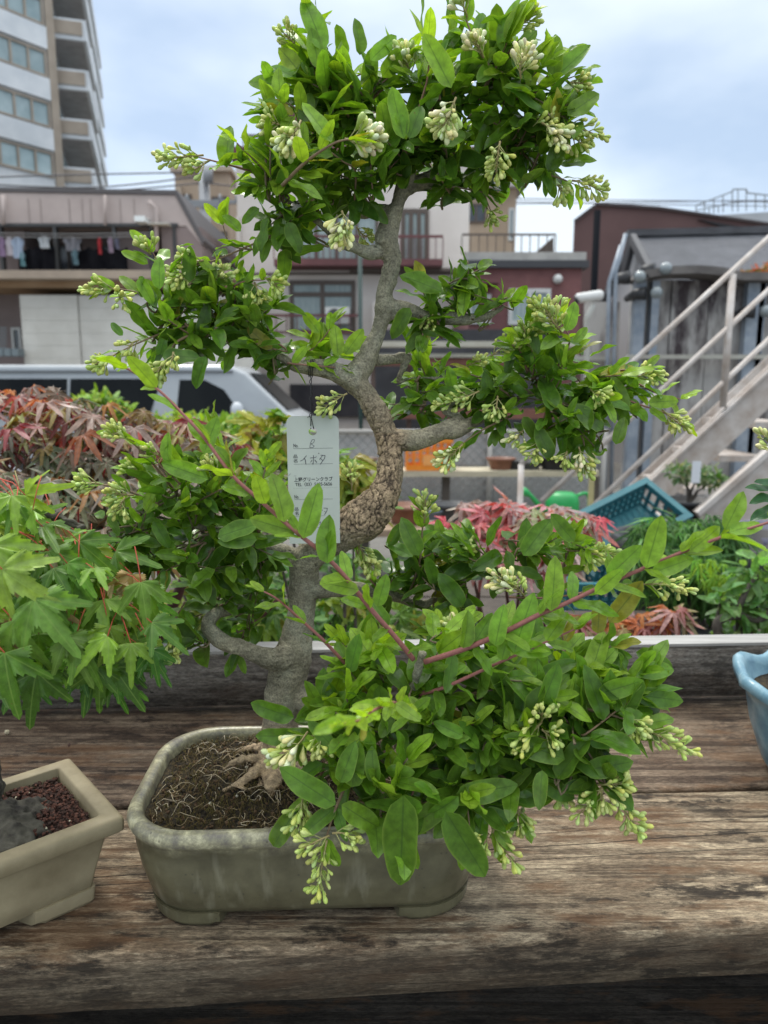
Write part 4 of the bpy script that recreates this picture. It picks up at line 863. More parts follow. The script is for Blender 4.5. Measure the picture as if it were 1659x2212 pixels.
# ================= plant tag =================
YT = .655; tp = P(675, 898, YT); k = 5.86e-5
ptag = thing('plant_tag', 'white paper price tag with black Japanese writing hanging on black wire from a privet branch', 'tag', (tp.x, YT, tp.z))
cu = bpy.data.curves.new('card','CURVE'); cu.dimensions = '2D'; cu.fill_mode = 'BOTH'; cu.extrude = .00018
def spl(pts):
    s_ = cu.splines.new('POLY'); s_.points.add(len(pts)-1)
    for i, p in enumerate(pts): s_.points[i].co = (p[0], p[1], 0, 1)
    s_.use_cyclic_u = True
hw, hh, rr_ = 392*k, 1960*k, 95*k; pl = []
for (cx_, cy_, a0) in [(hw-rr_, -rr_, 0), (-hw+rr_, -rr_, 90)]:
    for i in range(9): a = R(a0+90*i/8); pl.append((cx_+rr_*math.cos(a), cy_+rr_*math.sin(a)))
pl += [(-hw-25*k, -hh+8*k), (hw-30*k, -hh)]
spl(pl); spl([(-5*k+62*k*math.cos(-2*math.pi*i/24), -233*k+62*k*math.sin(-2*math.pi*i/24)) for i in range(24)])
co_ = bpy.data.objects.new('card', cu); COL.objects.link(co_); bpy.context.view_layer.update()
cm = bpy.data.meshes.new_from_object(co_.evaluated_get(bpy.context.evaluated_depsgraph_get())); bpy.data.objects.remove(co_)
TILT = Matrix.Rotation(R(90), 4, 'X')
YAW = Matrix.Rotation(R(2), 4, 'Z') @ Matrix.Rotation(R(-1), 4, 'Y')
cm.transform(YAW @ TILT)
put('card', None, M('tag_card', (.46,.49,.44), (.50,.53,.47), 30, .45, spec=.35), ptag, mesh=cm)
ink = MB()
def T(cx, cy): return ((cx-557)*k, -(cy-235)*k)
def text(body, cx, cy, h, bold=0, sx=1.0, w=None):
    """baseline-left at crop pixel (cx,cy), cap height h crop px, optional total width w"""
    c = bpy.data.curves.new('t','FONT'); c.body = body; c.resolution_u = 3; c.offset = bold
    o = bpy.data.objects.new('t', c); COL.objects.link(o); bpy.context.view_layer.update()
    m = bpy.data.meshes.new_from_object(o.evaluated_get(bpy.context.evaluated_depsgraph_get())); bpy.data.objects.remove(o)
    if not len(m.vertices): return
    v = np.array([tuple(x.co) for x in m.vertices]); s = h*k/.73
    x0 = v[:,0].min(); ex = (v[:,0].max()-x0)*s
    kx = s*sx if w is None else s*(w*k/ex)
    ox, oy = T(cx, cy)
    ink.add([(ox+(p[0]-x0)*kx, oy+p[1]*s, .0004) for p in v], [tuple(f.vertices) for f in m.polygons])
def line(x0, y0, x1, y1, w):
    a = Vector((*T(x0,y0), 0)); b = Vector((*T(x1,y1), 0)); d = (b-a).normalized(); n = Vector((-d.y, d.x, 0))*(w*k/2)
    z = Vector((0,0,.0004)); ink.add([a-n+z, b-n+z, b+n+z, a+n+z], [(0,1,2,3)])
def stroke(pts, w):
    for i in range(len(pts)-1): line(*pts[i], *pts[i+1], w)
text('No.', 256, 703, 56, .01, w=72)
for y, xa, xb in [(722,252,850),(958,250,842),(1499,240,826),(1757,240,700),(1938,240,620)]: line(xa, y, xb, y+3, 3.4)
line(245,1136,282,1138,3)
text('品', 250, 862, 44, .004, w=60); text('名', 248, 930, 44, .004, w=60)
text('上野グリーンクラブ', 246, 1220, 52, .012, w=585)
text('TEL〈03〉5685-5656', 262, 1294, 52, .008, w=558)
for i in range(34): line(225+i*20, 1326+(i%3)*2, 236+i*20, 1326+(i%2)*2, 2)
text('No.', 242, 1482, 56, .01, w=68)
text('品', 240, 1668, 44, .004, w=58); text('名', 240, 1736, 44, .004, w=58)
text('¥', 250, 1912, 52, .012, w=46)
put('printing', None, M('black_ink', (.03,.03,.035), rough=.6), ptag, mesh=(lambda q: (q.transform(YAW @ TILT), q)[1])(ink.mesh('printing')))
ink = MB()
stroke([(500,715),(515,640),(545,590),(580,595),(560,640),(520,655),(570,690),(545,712),(505,712)], 7)     # pencilled character
stroke([(350,912),(390,895),(448,830)], 9); stroke([(412,868),(428,900),(434,965)], 12)
stroke([(500,868),(592,862)], 9); stroke([(552,828),(552,900),(540,965),(525,955)], 10); stroke([(530,900),(505,935)], 10); stroke([(570,900),(600,940)], 12); stroke([(628,795),(640,808)], 13); stroke([(590,840),(596,850)],9)
stroke([(690,835),(640,895)], 9); stroke([(660,830),(728,835),(718,880),(648,970)], 10); stroke([(660,880),(690,912)], 10)
stroke([(520,1640),(590,1630)], 9); stroke([(558,1600),(552,1690),(535,1720)], 10); stroke([(575,1670),(610,1712)], 12); stroke([(600,1590),(612,1600)], 12); stroke([(622,1578),(634,1588)], 12); stroke([(528,1680),(508,1715)], 11)
stroke([(655,1665),(665,1680)], 9); stroke([(680,1640),(738,1645),(728,1690),(690,1745)], 10); stroke([(690,1690),(715,1708)],9)
stroke([(165,1130),(200,1100)], 5); stroke([(600,1880),(625,1850),(630,1880),(610,1900)], 7)
put('handwriting', None, M('pencil_ink', (.10,.10,.11), rough=.6), ptag, mesh=(lambda q: (q.transform(YAW @ TILT), q)[1])(ink.mesh('handwriting')))
mb = MB()
br = P(672,800,.655); rb = 17*mpp(672,800,.67); hole = Vector((tp.x-5*k, YT-.001, tp.z-200*k))
for q in range(3):
    cx_ = P(672+q*1.5,795,.67)
    mb.tube([cx_ + Vector(((q-1)*.0009+.0012*math.sin(a), math.cos(a)*rb*1.12, math.sin(a)*rb*1.12)) for a in [2*math.pi*i/20 for i in range(21)]], .00035, 6)
top = P(672,812,.652); bot = P(672,905,.652)
for ph in (0, math.pi):
    pts = []
    for i in range(40):
        t = i/39; a = ph + t*24; p = top.lerp(bot, t); amp = .0009 + .0006*math.sin(t*9+ph)
        pts.append(p + Vector((math.cos(a)*amp, math.sin(a)*amp, 0)))
    pts.append(hole + Vector((.0015*math.cos(ph), (.002 if ph else -.001), 0))); mb.tube(pts, .00038, 6)
mb.tube([P(672,880,.652), P(678,872,.65), P(683,885,.65), P(676,896,.651), P(664,902,.65)], .0003, 6)
put('wire', mb, M('black_wire', (.02,.02,.022), rough=.4), ptag)
# ================= setting =================
def gnd():
    mb = MB(); mb.add([(-150,-3,0),(150,-3,0),(150,300,0),(-150,300,0)], [(0,1,2,3)])
    g = struct('ground', mb, M('gravel_ground', (.10,.095,.085), (.20,.19,.17), 60, .9, bump=.4)); return g
gnd()
class Fr:
    """vertical plane through world point O running along angle ang; depth grows towards the viewer"""
    def __init__(s, O, ang=0):
        s.O = Vector((O[0], O[1], 0)); s.e = Vector((math.cos(ang), math.sin(ang), 0)); s.n = Vector((s.e.y, -s.e.x, 0))
    def uv(s, u, v):
        d = ray(u, v); c = Vector((0,0,CAMZ)); t = (s.O - c).dot(s.n) / d.dot(s.n); p = c + d*t
        return (p - s.O).dot(s.e), p.z
    def pt(s, a, z, d=0): return s.O + s.e*a + s.n*d + Vector((0,0,z))
    def box(s, mb, a0, a1, z0, z1, d0, d1):
        mb.hexa([s.pt(a0,z0,d1), s.pt(a1,z0,d1), s.pt(a1,z0,d0), s.pt(a0,z0,d0), s.pt(a0,z1,d1), s.pt(a1,z1,d1), s.pt(a1,z1,d0), s.pt(a0,z1,d0)])
    def rect(s, u0, v0, u1, v1):
        um, vm = (u0+u1)/2, (v0+v1)/2
        return s.uv(u0,vm)[0], s.uv(u1,vm)[0], s.uv(um,v1)[1], s.uv(um,v0)[1]
    def pbox(s, mb, u0, v0, u1, v1, d0, d1):
        a0,a1,z0,z1 = s.rect(u0,v0,u1,v1); s.box(mb, a0,a1,z0,z1,d0,d1)
def at(u, v, Y, ang=0): return Fr(P(u,v,Y), ang)
GLASS = M('window_glass', (.10,.14,.15), (.22,.29,.30), 1.2, .12, spec=.8)
DGLASS = M('dark_glass', (.02,.025,.03), (.06,.07,.08), 1.5, .15, spec=.8)
CURT = M('curtained_glass', (.22,.29,.29), (.40,.46,.45), 3, .4, stretch=(14,1,1))
FRM = M('bronze_frame', (.10,.075,.06), rough=.5)
WFRM = M('white_frame', (.55,.55,.53), rough=.5)
def window(fr, parent, u0, v0, u1, v1, cols=2, fm=FRM, gm=GLASS, fw=.06, hline=None, px=True, depth=.05, fully=False):
    a0,a1,z0,z1 = fr.rect(u0,v0,u1,v1) if px else (u0,u1,v0,v1)
    mb = MB(); b = fr.box
    b(mb,a0,a1,z1-fw,z1,0,depth); b(mb,a0,a1,z0,z0+fw,0,depth)
    for i in range(cols+1):
        x = a0+fw/2+(a1-a0-fw)*i/cols; b(mb,x-fw/2,x+fw/2,z0+fw,z1-fw,0,depth)
    if hline: z = z0+(z1-z0)*hline; b(mb,a0+fw,a1-fw,z-fw/2,z+fw/2,.002,depth-.005)
    w = put('window', mb, fm, parent); g = MB(); b(g,a0+fw*.5,a1-fw*.5,z0+fw*.5,z1-fw*.5,.004,.02); put('pane', g, gm, w); return w
def railing(fr, mb, a0, a1, z0, z1, d, step=.12, w=.02, th=.04):
    fr.box(mb,a0,a1,z1-th,z1,d,d+.04); fr.box(mb,a0,a1,z0,z0+th*.8,d,d+.04)
    n = int((a1-a0)/step)
    for i in range(n+1): x = a0+(a1-a0)*i/n; fr.box(mb,x-w/2,x+w/2,z0+th*.8,z1-th,d+.01,d+.03)

# ---- tall apartment tower (left) ----
TC = P(122, 300, 45); TC.z = 0
angA = math.atan2(-1, -.711) ; eA = Vector((.711,1,0)).normalized()
fA = Fr(TC, math.atan2(eA.y, eA.x)); fB = Fr(TC, math.atan2(1, -.307))
tow = thing('apartment_tower', 'tall white apartment tower with window bands and a stack of balconies at the upper left', 'building', (TC.x, TC.y, 0))
TGL = M('tower_glass', (.24,.33,.35), (.42,.52,.54), .6, .25, spec=.6)
WT = M('tower_white', (.56,.59,.62), (.68,.70,.72), .8, .7, bump=.1); TAN = M('tower_tan', (.30,.25,.20), (.38,.32,.26), .8, .8)
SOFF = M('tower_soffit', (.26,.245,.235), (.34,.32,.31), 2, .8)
zw = [fA.uv(115, v)[1] for v in (385, 277, 172, 65)]; pitch = (zw[3]-zw[0])/3; z0w = zw[0]; hw_ = pitch*.5
NF = 11; ztop = z0w + pitch*8
mb = MB(); e_ = eA; nB = Vector((-.307,1,0)).normalized()
def poly(z): return [Vector((TC.x,TC.y,z)) - eA*28, Vector((TC.x,TC.y,z)), Vector((TC.x,TC.y,z)) + nB*34, Vector((TC.x,TC.y,z)) + nB*34 + Vector((-25,0,0)), Vector((TC.x-45,TC.y,z))]
mb.prism(poly(0), (0,0,ztop)); put('wall', mb, WT, tow)
mb = MB(); fA.box(mb, -28, .25, 0, z0w-pitch*.62, .01, .35); put('base_wall', mb, TAN, tow)
mb = MB(); fA.box(mb, -.25, .25, z0w-pitch*.62, ztop, .012, .12); put('corner_column', mb, TAN, tow)
for k in range(-1, 8):
    z = z0w + pitch*k
    if k >= 0:
        w = window(fA, tow, -.35-1.0*22, z, -.35, z+hw_, cols=22, fm=TAN, gm=TGL, fw=.10, px=False, depth=.12)
        mb = MB(); 
        for j in range(3): zz = z+hw_+pitch*.08*j; 
        fA.box(mb, -28, -.3, z+hw_+.1, z+pitch-.1, .005, .22); put('spandrel', mb, WT, tow)
    # balconies on the receding face
    mb = MB(); fB.box(mb, .6, 8.2, z-.18, z+.02, 0, 1.9); fB.box(mb, .6, 8.2, z+.02, z+.9, 1.78, 1.9); fB.box(mb, .6,.72,z+.02,z+.9,.05,1.78)
    bal = put('balcony', mb, WT if k % 1 == 0 else TAN, tow)
    mb = MB(); fB.box(mb, .75, 8.1, z-.24, z-.19, .05, 1.7); put('soffit', mb, SOFF, bal)
    mb = MB(); fB.box(mb, .5, .6, z+.05, z+.75, .05, 1.7); put('end_panel', mb, TAN, bal)
    mb = MB(); fB.box(mb, 9, 33, z-.15, z+.1, 0, 1.3); fB.box(mb, 9, 33, z+.1, z+1.05, 1.2, 1.3); put('balcony', mb, WT, tow)
    mb = MB(); fB.box(mb, 9.3, 32.7, z-.2, z-.16, .05, 1.1); put('gallery_soffit', mb, SOFF, tow)
    mb = MB(); fB.box(mb, 1.5, 7.8, z+.3, z+2.2, .005, .03); fB.box(mb, 9.6, 32, z+.3, z+2.1, .005, .03); put('balcony_door', mb, TGL, tow)
mb = MB()
for x in (8.6,): fB.box(mb, x, x+.35, 0, ztop, 0, 1.5)
put('pier', mb, TAN, tow)

# ---- low laundry building (left) ----
fL_ = at(200, 600, 15)
lb = thing('laundry_building', 'low pinkish two storey building with dark netted balcony and laundry behind the white van', 'building', (fL_.O.x, 15, 0))
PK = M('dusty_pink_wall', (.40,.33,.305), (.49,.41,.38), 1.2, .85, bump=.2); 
PKD = M('dark_mauve_wall', (.19,.15,.14), (.24,.19,.18), 1.2, .85)  # dark mauve tone of the lower and balcony walls
SID = M('cream_siding', (.56,.53,.47), (.63,.60,.54), 3, .7)
a0, _ = fL_.uv(-420, 500); a1, zt_ = fL_.uv(378, 422); a2, zr_ = fL_.uv(437, 530); _, zb0 = fL_.uv(200, 488); _, zb1 = fL_.uv(200, 606)
mb = MB(); mb.prism([fL_.pt(a0,zb0), fL_.pt(a2-.3,zb0), fL_.pt(a2,zr_), fL_.pt(a1,zt_), fL_.pt(a0,zt_+.12)], (0,6,0)); put('parapet', mb, PK, lb)
SM_ = M('panel_seam', (.30,.25,.23), rough=.9)
for u in (-180,-120,-60,0,62,88,150,178,196,260,290): mb = MB(); x = fL_.uv(u,450)[0]; fL_.box(mb, x-.006, x+.006, zb0+.02, fL_.uv(u,424)[1]-.05, .002, .012); put('panel_seam', mb, SM_, lb)
mb = MB(); mb.prism([fL_.pt(a0,zt_+.13,.03), fL_.pt(a1,zt_+.01,.03), fL_.pt(a2,zr_+.01,.03), fL_.pt(a2+.05,zr_+.09,.03), fL_.pt(a1+.05,zt_+.09,.03), fL_.pt(a0,zt_+.2,.03)], (0,6.1,0)); put('coping', mb, M('dark_coping', (.10,.09,.09), rough=.6), lb)
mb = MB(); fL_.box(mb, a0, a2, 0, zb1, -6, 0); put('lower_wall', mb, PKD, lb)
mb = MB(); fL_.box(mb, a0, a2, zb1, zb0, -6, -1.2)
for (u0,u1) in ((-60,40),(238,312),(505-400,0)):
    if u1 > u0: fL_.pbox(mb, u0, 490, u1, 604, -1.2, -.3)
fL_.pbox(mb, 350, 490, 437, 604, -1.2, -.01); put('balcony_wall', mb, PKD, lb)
mb = MB()
for u in (0, 118, 245, 325, 375): fL_.pbox(mb, u, 488, u+7, 606, -.1, .02)
fL_.pbox(mb, -420, 483, 385, 490, -.1, .03); put('balcony_post', mb, M('dark_metal', (.05,.05,.05), rough=.5), lb)
NET = M('dark_net', (.006,.006,.008), (.014,.014,.017), 3, .95, spec=.05)
for (u0,u1) in ((45,122),(160,278)):
    mb = MB(); a_,b_,c_,d_ = fL_.rect(u0,538,u1,604)
    fr = fL_; n = 14
    top_ = [fr.pt(a_+(b_-a_)*i/n, d_+.10*math.sin(i*1.9)*.4, .06+.05*math.sin(i*1.3)) for i in range(n+1)]; bo = [fr.pt(a_+(b_-a_)*i/n, c_, .08+.05*math.sin(i*1.3+1)) for i in range(n+1)]
    mb.loops([bo, top_], False, True); mb.loops([[p+Vector((0,.01,0)) for p in top_],[p+Vector((0,.01,0)) for p in bo]], False, True); put('balcony_net', mb, NET, lb)
for (u0,u1) in ((42,125),(165,275)):
    window(fL_, lb, u0, 500, u1, 600, 3, gm=DGLASS, fw=.05).location.y += 1.17
a_,b_,c_,d_ = fL_.rect(-420, 606, 545, 636)
mb = MB(); fL_.box(mb, a_, b_, c_+.12, d_, -.6, 1.3); put('eave_slab', mb, M('tan_eave', (.33,.26,.20), (.42,.33,.25), 2, .8), lb)
mb = MB(); fL_.box(mb, a_, b_-.1, c_, c_+.118, -.6, 1.0); put('eave_band', mb, M('eave_band', (.28,.17,.09), (.36,.24,.14), 2, .8), lb)
fs_ = Fr(fL_.pt(0,0,.9))
mb = MB(); x0,x1,_,z1_ = fs_.rect(48, 640, 285-3, 790)
_,zs = fs_.uv(200,638); xs = [fs_.uv(u,700)[0] for u in (48,172,280,400,545)]
for i in range(4):
    nrow = 14
    for j in range(nrow):
        h = zs*j/nrow; fs_.box(mb, xs[i]+.006, xs[i+1]-.006, h+.003, h+zs/nrow, -.85, (0 if i % 2 else .04))
put('siding', mb, SID, lb)
window(fL_, lb, 28, 708, 48, 768, 1, WFRM, DGLASS, .04)
mb = MB()
for i in range(8): fL_.pbox(mb, 50-.0, 716+i*6.5, 66, 718+i*6.5, .92, .95)
for (u,) in ((70,),(85,),(100,)): fL_.pbox(mb, u-8, 760, u+5, 775, 1.0, 1.25)
put('meter_box', mb, M('grey_meter', (.16,.19,.20), rough=.5), lb)
mb = MB(); p_ = [fL_.pt(*fL_.uv(u,v), .12) for u,v in ((325,440),(333,446),(341,452),(342,545))]; mb.tube(p_, .045, 8); put('drain_pipe', mb, PK, lb); mb = MB()
p_ = [fL_.pt(*fL_.uv(u,v), .12) for u,v in ((14,425),(14,488))]; mb.tube(p_, .04, 8); put('drain_pipe', mb, PK, lb); mb = MB(); p_ = [fL_.pt(*fL_.uv(u,v), .12) for u,v in ((232,425),(232,490))]; mb.tube(p_, .03, 8)
put('drain_pipe', mb, PK, lb)
mb = MB(); fL_.pbox(mb, 303, 475, 325, 487, .0, .35); put('wall_lamp', mb, M('lamp_white', (.75,.77,.75), rough=.3), lb)
mb = MB(); fL_.pbox(mb, 330, 488, 372, 491, .05, .3); put('bracket', mb, M('pale_bracket', (.5,.48,.42), rough=.5), lb)
# laundry, each garment its own thing
fl2 = Fr(fL_.pt(0,0,.2))
for (u,v,w,h,c,lab) in [(5,512,18,42,(.35,.25,.38),'lilac shirt drying at the far left of the balcony'),(22,512,16,40,(.62,.58,.62),'off white shirt drying beside the lilac one'),(40,512,28,46,(.42,.50,.62),'pale blue shirt drying by the dark window'),(50,545,12,30,(.18,.35,.38),'teal cloth hanging below the pale blue shirt'),
                        (97,510,26,26,(.55,.58,.60),'round white clothes airer with small washing'),(158,512,40,30,(.20,.20,.22),'dark grey washing bunched on a hanger beside the pillar'),(164,540,14,32,(.16,.26,.30),'dark teal cloth under the grey washing'),(216,513,8,36,(.55,.06,.07),'narrow red cloth drying in the second window'),(240,512,12,34,(.42,.32,.40),'pink grey shirt right of the red cloth'),(254,514,9,24,(.22,.22,.30),'dark blue sock sized garment at the end of the line')]:
    a,b_,c_,d_ = fl2.rect(u-w/2, v, u+w/2, v+h); mb = MB(); n = 8; rows = []
    for j in range(7):
        f = j/6; z = d_+(c_-d_)*f; wd = (b_-a)*(1 if 0 < f < .35 else .72 if f else .25)
        rows.append([fl2.pt((a+b_)/2 - wd/2 + wd*i/n, z, .04*math.sin(i*1.7+f*2)) for i in range(n+1)])
    mb.loops(rows, False, True); mb.loops([[p+Vector((0,.012,0)) for p in r] for r in rows[::-1]], False, True)
    o = put('laundry', mb, M('cloth', c, tuple(x*.8 for x in c), 4, .9)); tag(o, lab, 'laundry', 'laundry drying on the balcony')
mb = MB()
for v in (503, 510): mb.tube([P(-60,v,14.75), P(150,v+3,14.75), P(330,v,14.75)], .007, 5)
tag(put('drying_pole', mb, M('pale_pole', (.3,.3,.3), rough=.6)), 'pale horizontal drying pole across the netted balcony', 'pole')

# ---- tan building and utility pole behind ----
fT = at(450, 450, 24)
tb_ = thing('tan_building', 'tan flat roofed building behind the utility pole', 'building', (fT.O.x, 24, 0))
mb = MB(); a_,b_,c_,d_ = fT.rect(384, 372, 500, 700); fT.box(mb, a_, b_, 0, d_, -6, 0); put('wall', mb, M('tan_wall', (.36,.27,.19), (.44,.34,.25), 1, .85), tb_)
mb = MB(); fT.box(mb, a_-.1, b_+.1, d_+.002, d_+.15, -6.1, .15); fT.pbox(mb, 384, 405, 396, 432, 0, .3); put('cornice', mb, M('tan_cornice', (.42,.34,.26), rough=.8), tb_)
window(fT, tb_, 395, 420, 415, 465, 1, FRM, CURT); window(fT, tb_, 458, 425, 492, 470, 2, FRM, GLASS); window(fT, tb_, 455, 500, 492, 560, 2, FRM, DGLASS)
mb = MB(); pr_ = P(440, 372, 19); pz = 0
mb.tube([(pr_.x,19,0),(pr_.x,19,pr_.z)], [.17,.13], 12)
up_ = put('utility_pole', mb, M('pole_concrete', (.33,.34,.36), (.4,.41,.42), 8, .7)); tag(up_, 'grey concrete utility pole with cross arms in front of the tan building', 'utility pole')
mb = MB()
for v in (440, 447): q = P(440, v, 19); mb.box(q.x-.95 if v == 440 else q.x-.5, q.x+.95 if v == 440 else q.x+.5, 18.8, 18.88, q.z-.04, q.z+.04)
for dz in (.1,): 
    for dx in (-.8,-.4,.4,.8): mb.tube([P(440,440,18.84)+Vector((dx,0,.04)), P(440,440,18.84)+Vector((dx,0,.22))], [.05,.03], 8)
q = P(450,395,18.8); mb.tube([q, q+Vector((0,0,.35))], .12, 10)
put('cross_arm', mb, M('arm_steel', (.28,.29,.30), rough=.5), up_)
for i, pts in enumerate([[(-80,385,16),(140,378,17.5),(440,372,19)], [(-80,395,16),(200,405,17.5),(440,380,19)], [(-80,405,16),(220,412,17.5),(440,395,19)], [(440,395,19),(620,410,22),(1130,436,30),(1700,446,34)], [(440,440,19),(700,440,22),(1130,440,28),(1700,432,34)], [(1050,428,26),(1300,432,30),(1700,436,34)]]):
    mb = MB(); mb.tube(smooth_path([P(*p) for p in pts], None, 6), .018, 5)
    tag(put('power_cable', mb, M('cable', (.06,.06,.07), rough=.6) if i == 0 else bpy.data.materials['cable']),
        ['uppermost thin cable running from the tower side to the utility pole','middle thin cable running left from the utility pole','lowest thin cable running left from the utility pole','upper thin cable crossing the sky toward the maroon building','lower thin cable running right from the cross arm','short thin cable above the railed balcony'][i], 'cable', 'power cables')

# ---- pink central building ----
fP = at(780, 600, 16)
pb = thing('pink_building', 'pale pink building with brown windows behind the bonsai trunk', 'building', (fP.O.x, 16, 0))
PINK = M('pale_pink_wall', (.60,.54,.49), (.68,.62,.57), 1, .8, bump=.15)
a_,b_,c_,d_ = fP.rect(516, 345, 1012, 800); mb = MB(); fP.box(mb, a_, b_, 0, d_, -8, 0); put('wall', mb, PINK, pb)
MAR = M('maroon_trim', (.12,.045,.045), (.16,.06,.06), 3, .6)
mb = MB(); fP.box(mb, a_-.1, b_+.1, d_+.002, d_+.22, -8.1, .12); put('parapet_trim', mb, MAR, pb)
mb = MB(); x0,x1,z0_,z1_ = fP.rect(585, 215, 860, 345); fP.box(mb, x0, x1, d_+.23, z1_-.5, -5, -1); put('penthouse', mb, PINK, pb)
mb = MB(); fP.box(mb, x0-.3, x1+.3, z1_-.48, z1_, -5.3, -.6); put('roof', mb, MAR, pb)
mb = MB(); x0,x1,z0_,z1_ = fP.rect(522, 284, 600, 330); railing(fP, mb, x0, x1, d_+.22, z1_, -.2, .13); put('roof_railing', mb, FRM, pb)
window(fP, pb, 866, 452, 926, 570, 3, FRM, CURT, .09); window(fP, pb, 636, 462, 818, 566, 4, FRM, CURT, .07)
window(fP, pb, 626, 606, 768, 722, 2, FRM, CURT, .09, hline=.74)
mb = MB(); x0,x1,z0_,z1_ = fP.rect(600, 520, 952, 574); railing(fP, mb, x0, x1, z0_, z1_, .55, .14, .02, .05); fP.box(mb, x0, x1, z0_-.09, z0_-.002, .0, .62); put('balcony_railing', mb, MAR, pb)
mb = MB(); fP.pbox(mb, 756, 583, 985, 590, .0, .25); fP.pbox(mb, 516, 590, 1010, 594, .0, .06); put('molding', mb, FRM, pb)
mb = MB(); x0,x1,z0_,z1_ = fP.rect(560, 684, 780, 724); railing(fP, mb, x0, x1, z0_, z1_, .5, .2, .02, .05); put('lower_railing', mb, MAR, pb)
mb = MB(); x0,x1,z0_,z1_ = fP.rect(706, 668, 757, 702); fP.box(mb, x0,x1,z0_,z1_,.1,.45)
ac = put('air_conditioner_unit', mb, M('unit_white', (.6,.6,.57), rough=.5), pb)
mb = MB(); cx_ = fP.pt((x0+x1)/2-.06, (z0_+z1_)/2, .451); mb.tube([cx_, cx_-Vector((0,.01,0))], .13, 20, sm=False); put('fan_grille', mb, M('grille_dark', (.08,.08,.08), rough=.6), ac)
mb = MB(); fP.pbox(mb, 516, 470, 524, 780, .01, .10); fP.pbox(mb, 805, 655, 830, 760, .0, .3); put('pilaster', mb, PINK, pb)
mb = MB(); fP.pbox(mb, 628, 830, 1000, 900, .02, .1); put('garage_opening', mb, M('dark_opening', (.03,.03,.035), (.06,.055,.06), 2, .9), pb)

# ---- tan tower block with balcony, right of the pink building ----
fN = at(1060, 470, 25)
nb = thing('apartment_block', 'tan apartment block rising behind the railed flat roof right of the bonsai crown', 'building', (fN.O.x, 25, 0))
mb = MB(); a_,b_,c_,d_ = fN.rect(1002, 408, 1112, 700); fN.box(mb, a_, b_, 0, d_, -6, 0); put('wall', mb, bpy.data.materials['tan_wall'], nb)
mb = MB(); fN.box(mb, a_-.1, b_+.25, d_+.002, d_+.35, -6.2, .3); put('cornice', mb, M('pale_cornice', (.45,.42,.40), rough=.8), nb)
window(fN, nb, 1006, 440, 1050, 482, 2, FRM, DGLASS); window(fN, nb, 1098, 450, 1111, 520, 1, WFRM, GLASS)

# ---- reddish brick house with roof terrace ----
fR_ = at(1130, 640, 13)
rb_ = thing('brick_house', 'low dull red brick house with pale window and railed roof terrace', 'building', (fR_.O.x, 13, 0))
def brick(name, c1, c2, mortar, sc):
    m = M(name, c1, c2, 6, .85); nt = m.node_tree; b = nt.nodes['Principled BSDF']; src = b.inputs['Base Color'].links[0].from_socket
    t = nt.nodes.new('ShaderNodeTexCoord'); mp = nt.nodes.new('ShaderNodeMapping'); mp.inputs['Rotation'].default_value = (R(90),0,0); nt.links.new(t.outputs['Object'], mp.inputs[0])
    bt = nt.nodes.new('ShaderNodeTexBrick'); bt.inputs['Scale'].default_value = sc; bt.inputs['Mortar Size'].default_value = .02; bt.inputs['Mortar'].default_value = (*mortar,1)
    nt.links.new(mp.outputs[0], bt.inputs[0]); nt.links.new(src, bt.inputs['Color1']); nt.links.new(src, bt.inputs['Color2']); nt.links.new(bt.outputs[0], b.inputs['Base Color']); return m
a_,b_,c_,d_ = fR_.rect(1012, 580, 1252, 800); mb = MB(); fR_.box(mb, a_, b_, 0, d_, -5, 0); put('wall', mb, brick('mauve_brick', (.17,.07,.07), (.22,.095,.09), (.16,.09,.085), 6), rb_)
mb = MB(); fR_.box(mb, a_-.1, b_+.1, d_+.002, d_+.12, -5.1, .1); put('roof_edge', mb, M('dark_edge', (.05,.05,.055), rough=.5), rb_)
mb = MB(); fR_.box(mb, a_-.06, b_+.06, d_+.122, d_+.26, -5.05, .04); put('roof_slab', mb, M('pale_slab', (.45,.43,.40), (.32,.31,.29), 4, .8), rb_)
mb = MB(); x0,x1,z0_,z1_ = fR_.rect(1000, 500, 1205, 562); railing(fR_, mb, x0, x1, d_+.26, z1_, -.2, .14, .016, .03); put('terrace_railing', mb, FRM, rb_)
mb = MB(); q = [fR_.pt(*fR_.uv(u,v), -.3) for u,v in ((1140,560),(1205,560),(1205,503))]; mb.prism(q, (0,.05,0)); put('terrace_panel', mb, FRM, rb_)
window(fR_, rb_, 1098, 624, 1188, 702, 2, WFRM, CURT, .07); window(fR_, rb_, 1010, 636, 1060, 700, 1, WFRM, CURT, .07)
mb = MB(); q = fR_.pt(*fR_.uv(1203, 604), .08); mb.tube([q+Vector((0,.08,0)), q, q-Vector((0,.07,0))], [.07,.08,.05], 14); put('vent_hood', mb, M('vent_white', (.6,.6,.58), rough=.4), rb_)
mb = MB(); fR_.pbox(mb, 1010, 612, 1070, 620, 0, .5); put('awning', mb, MAR, rb_)

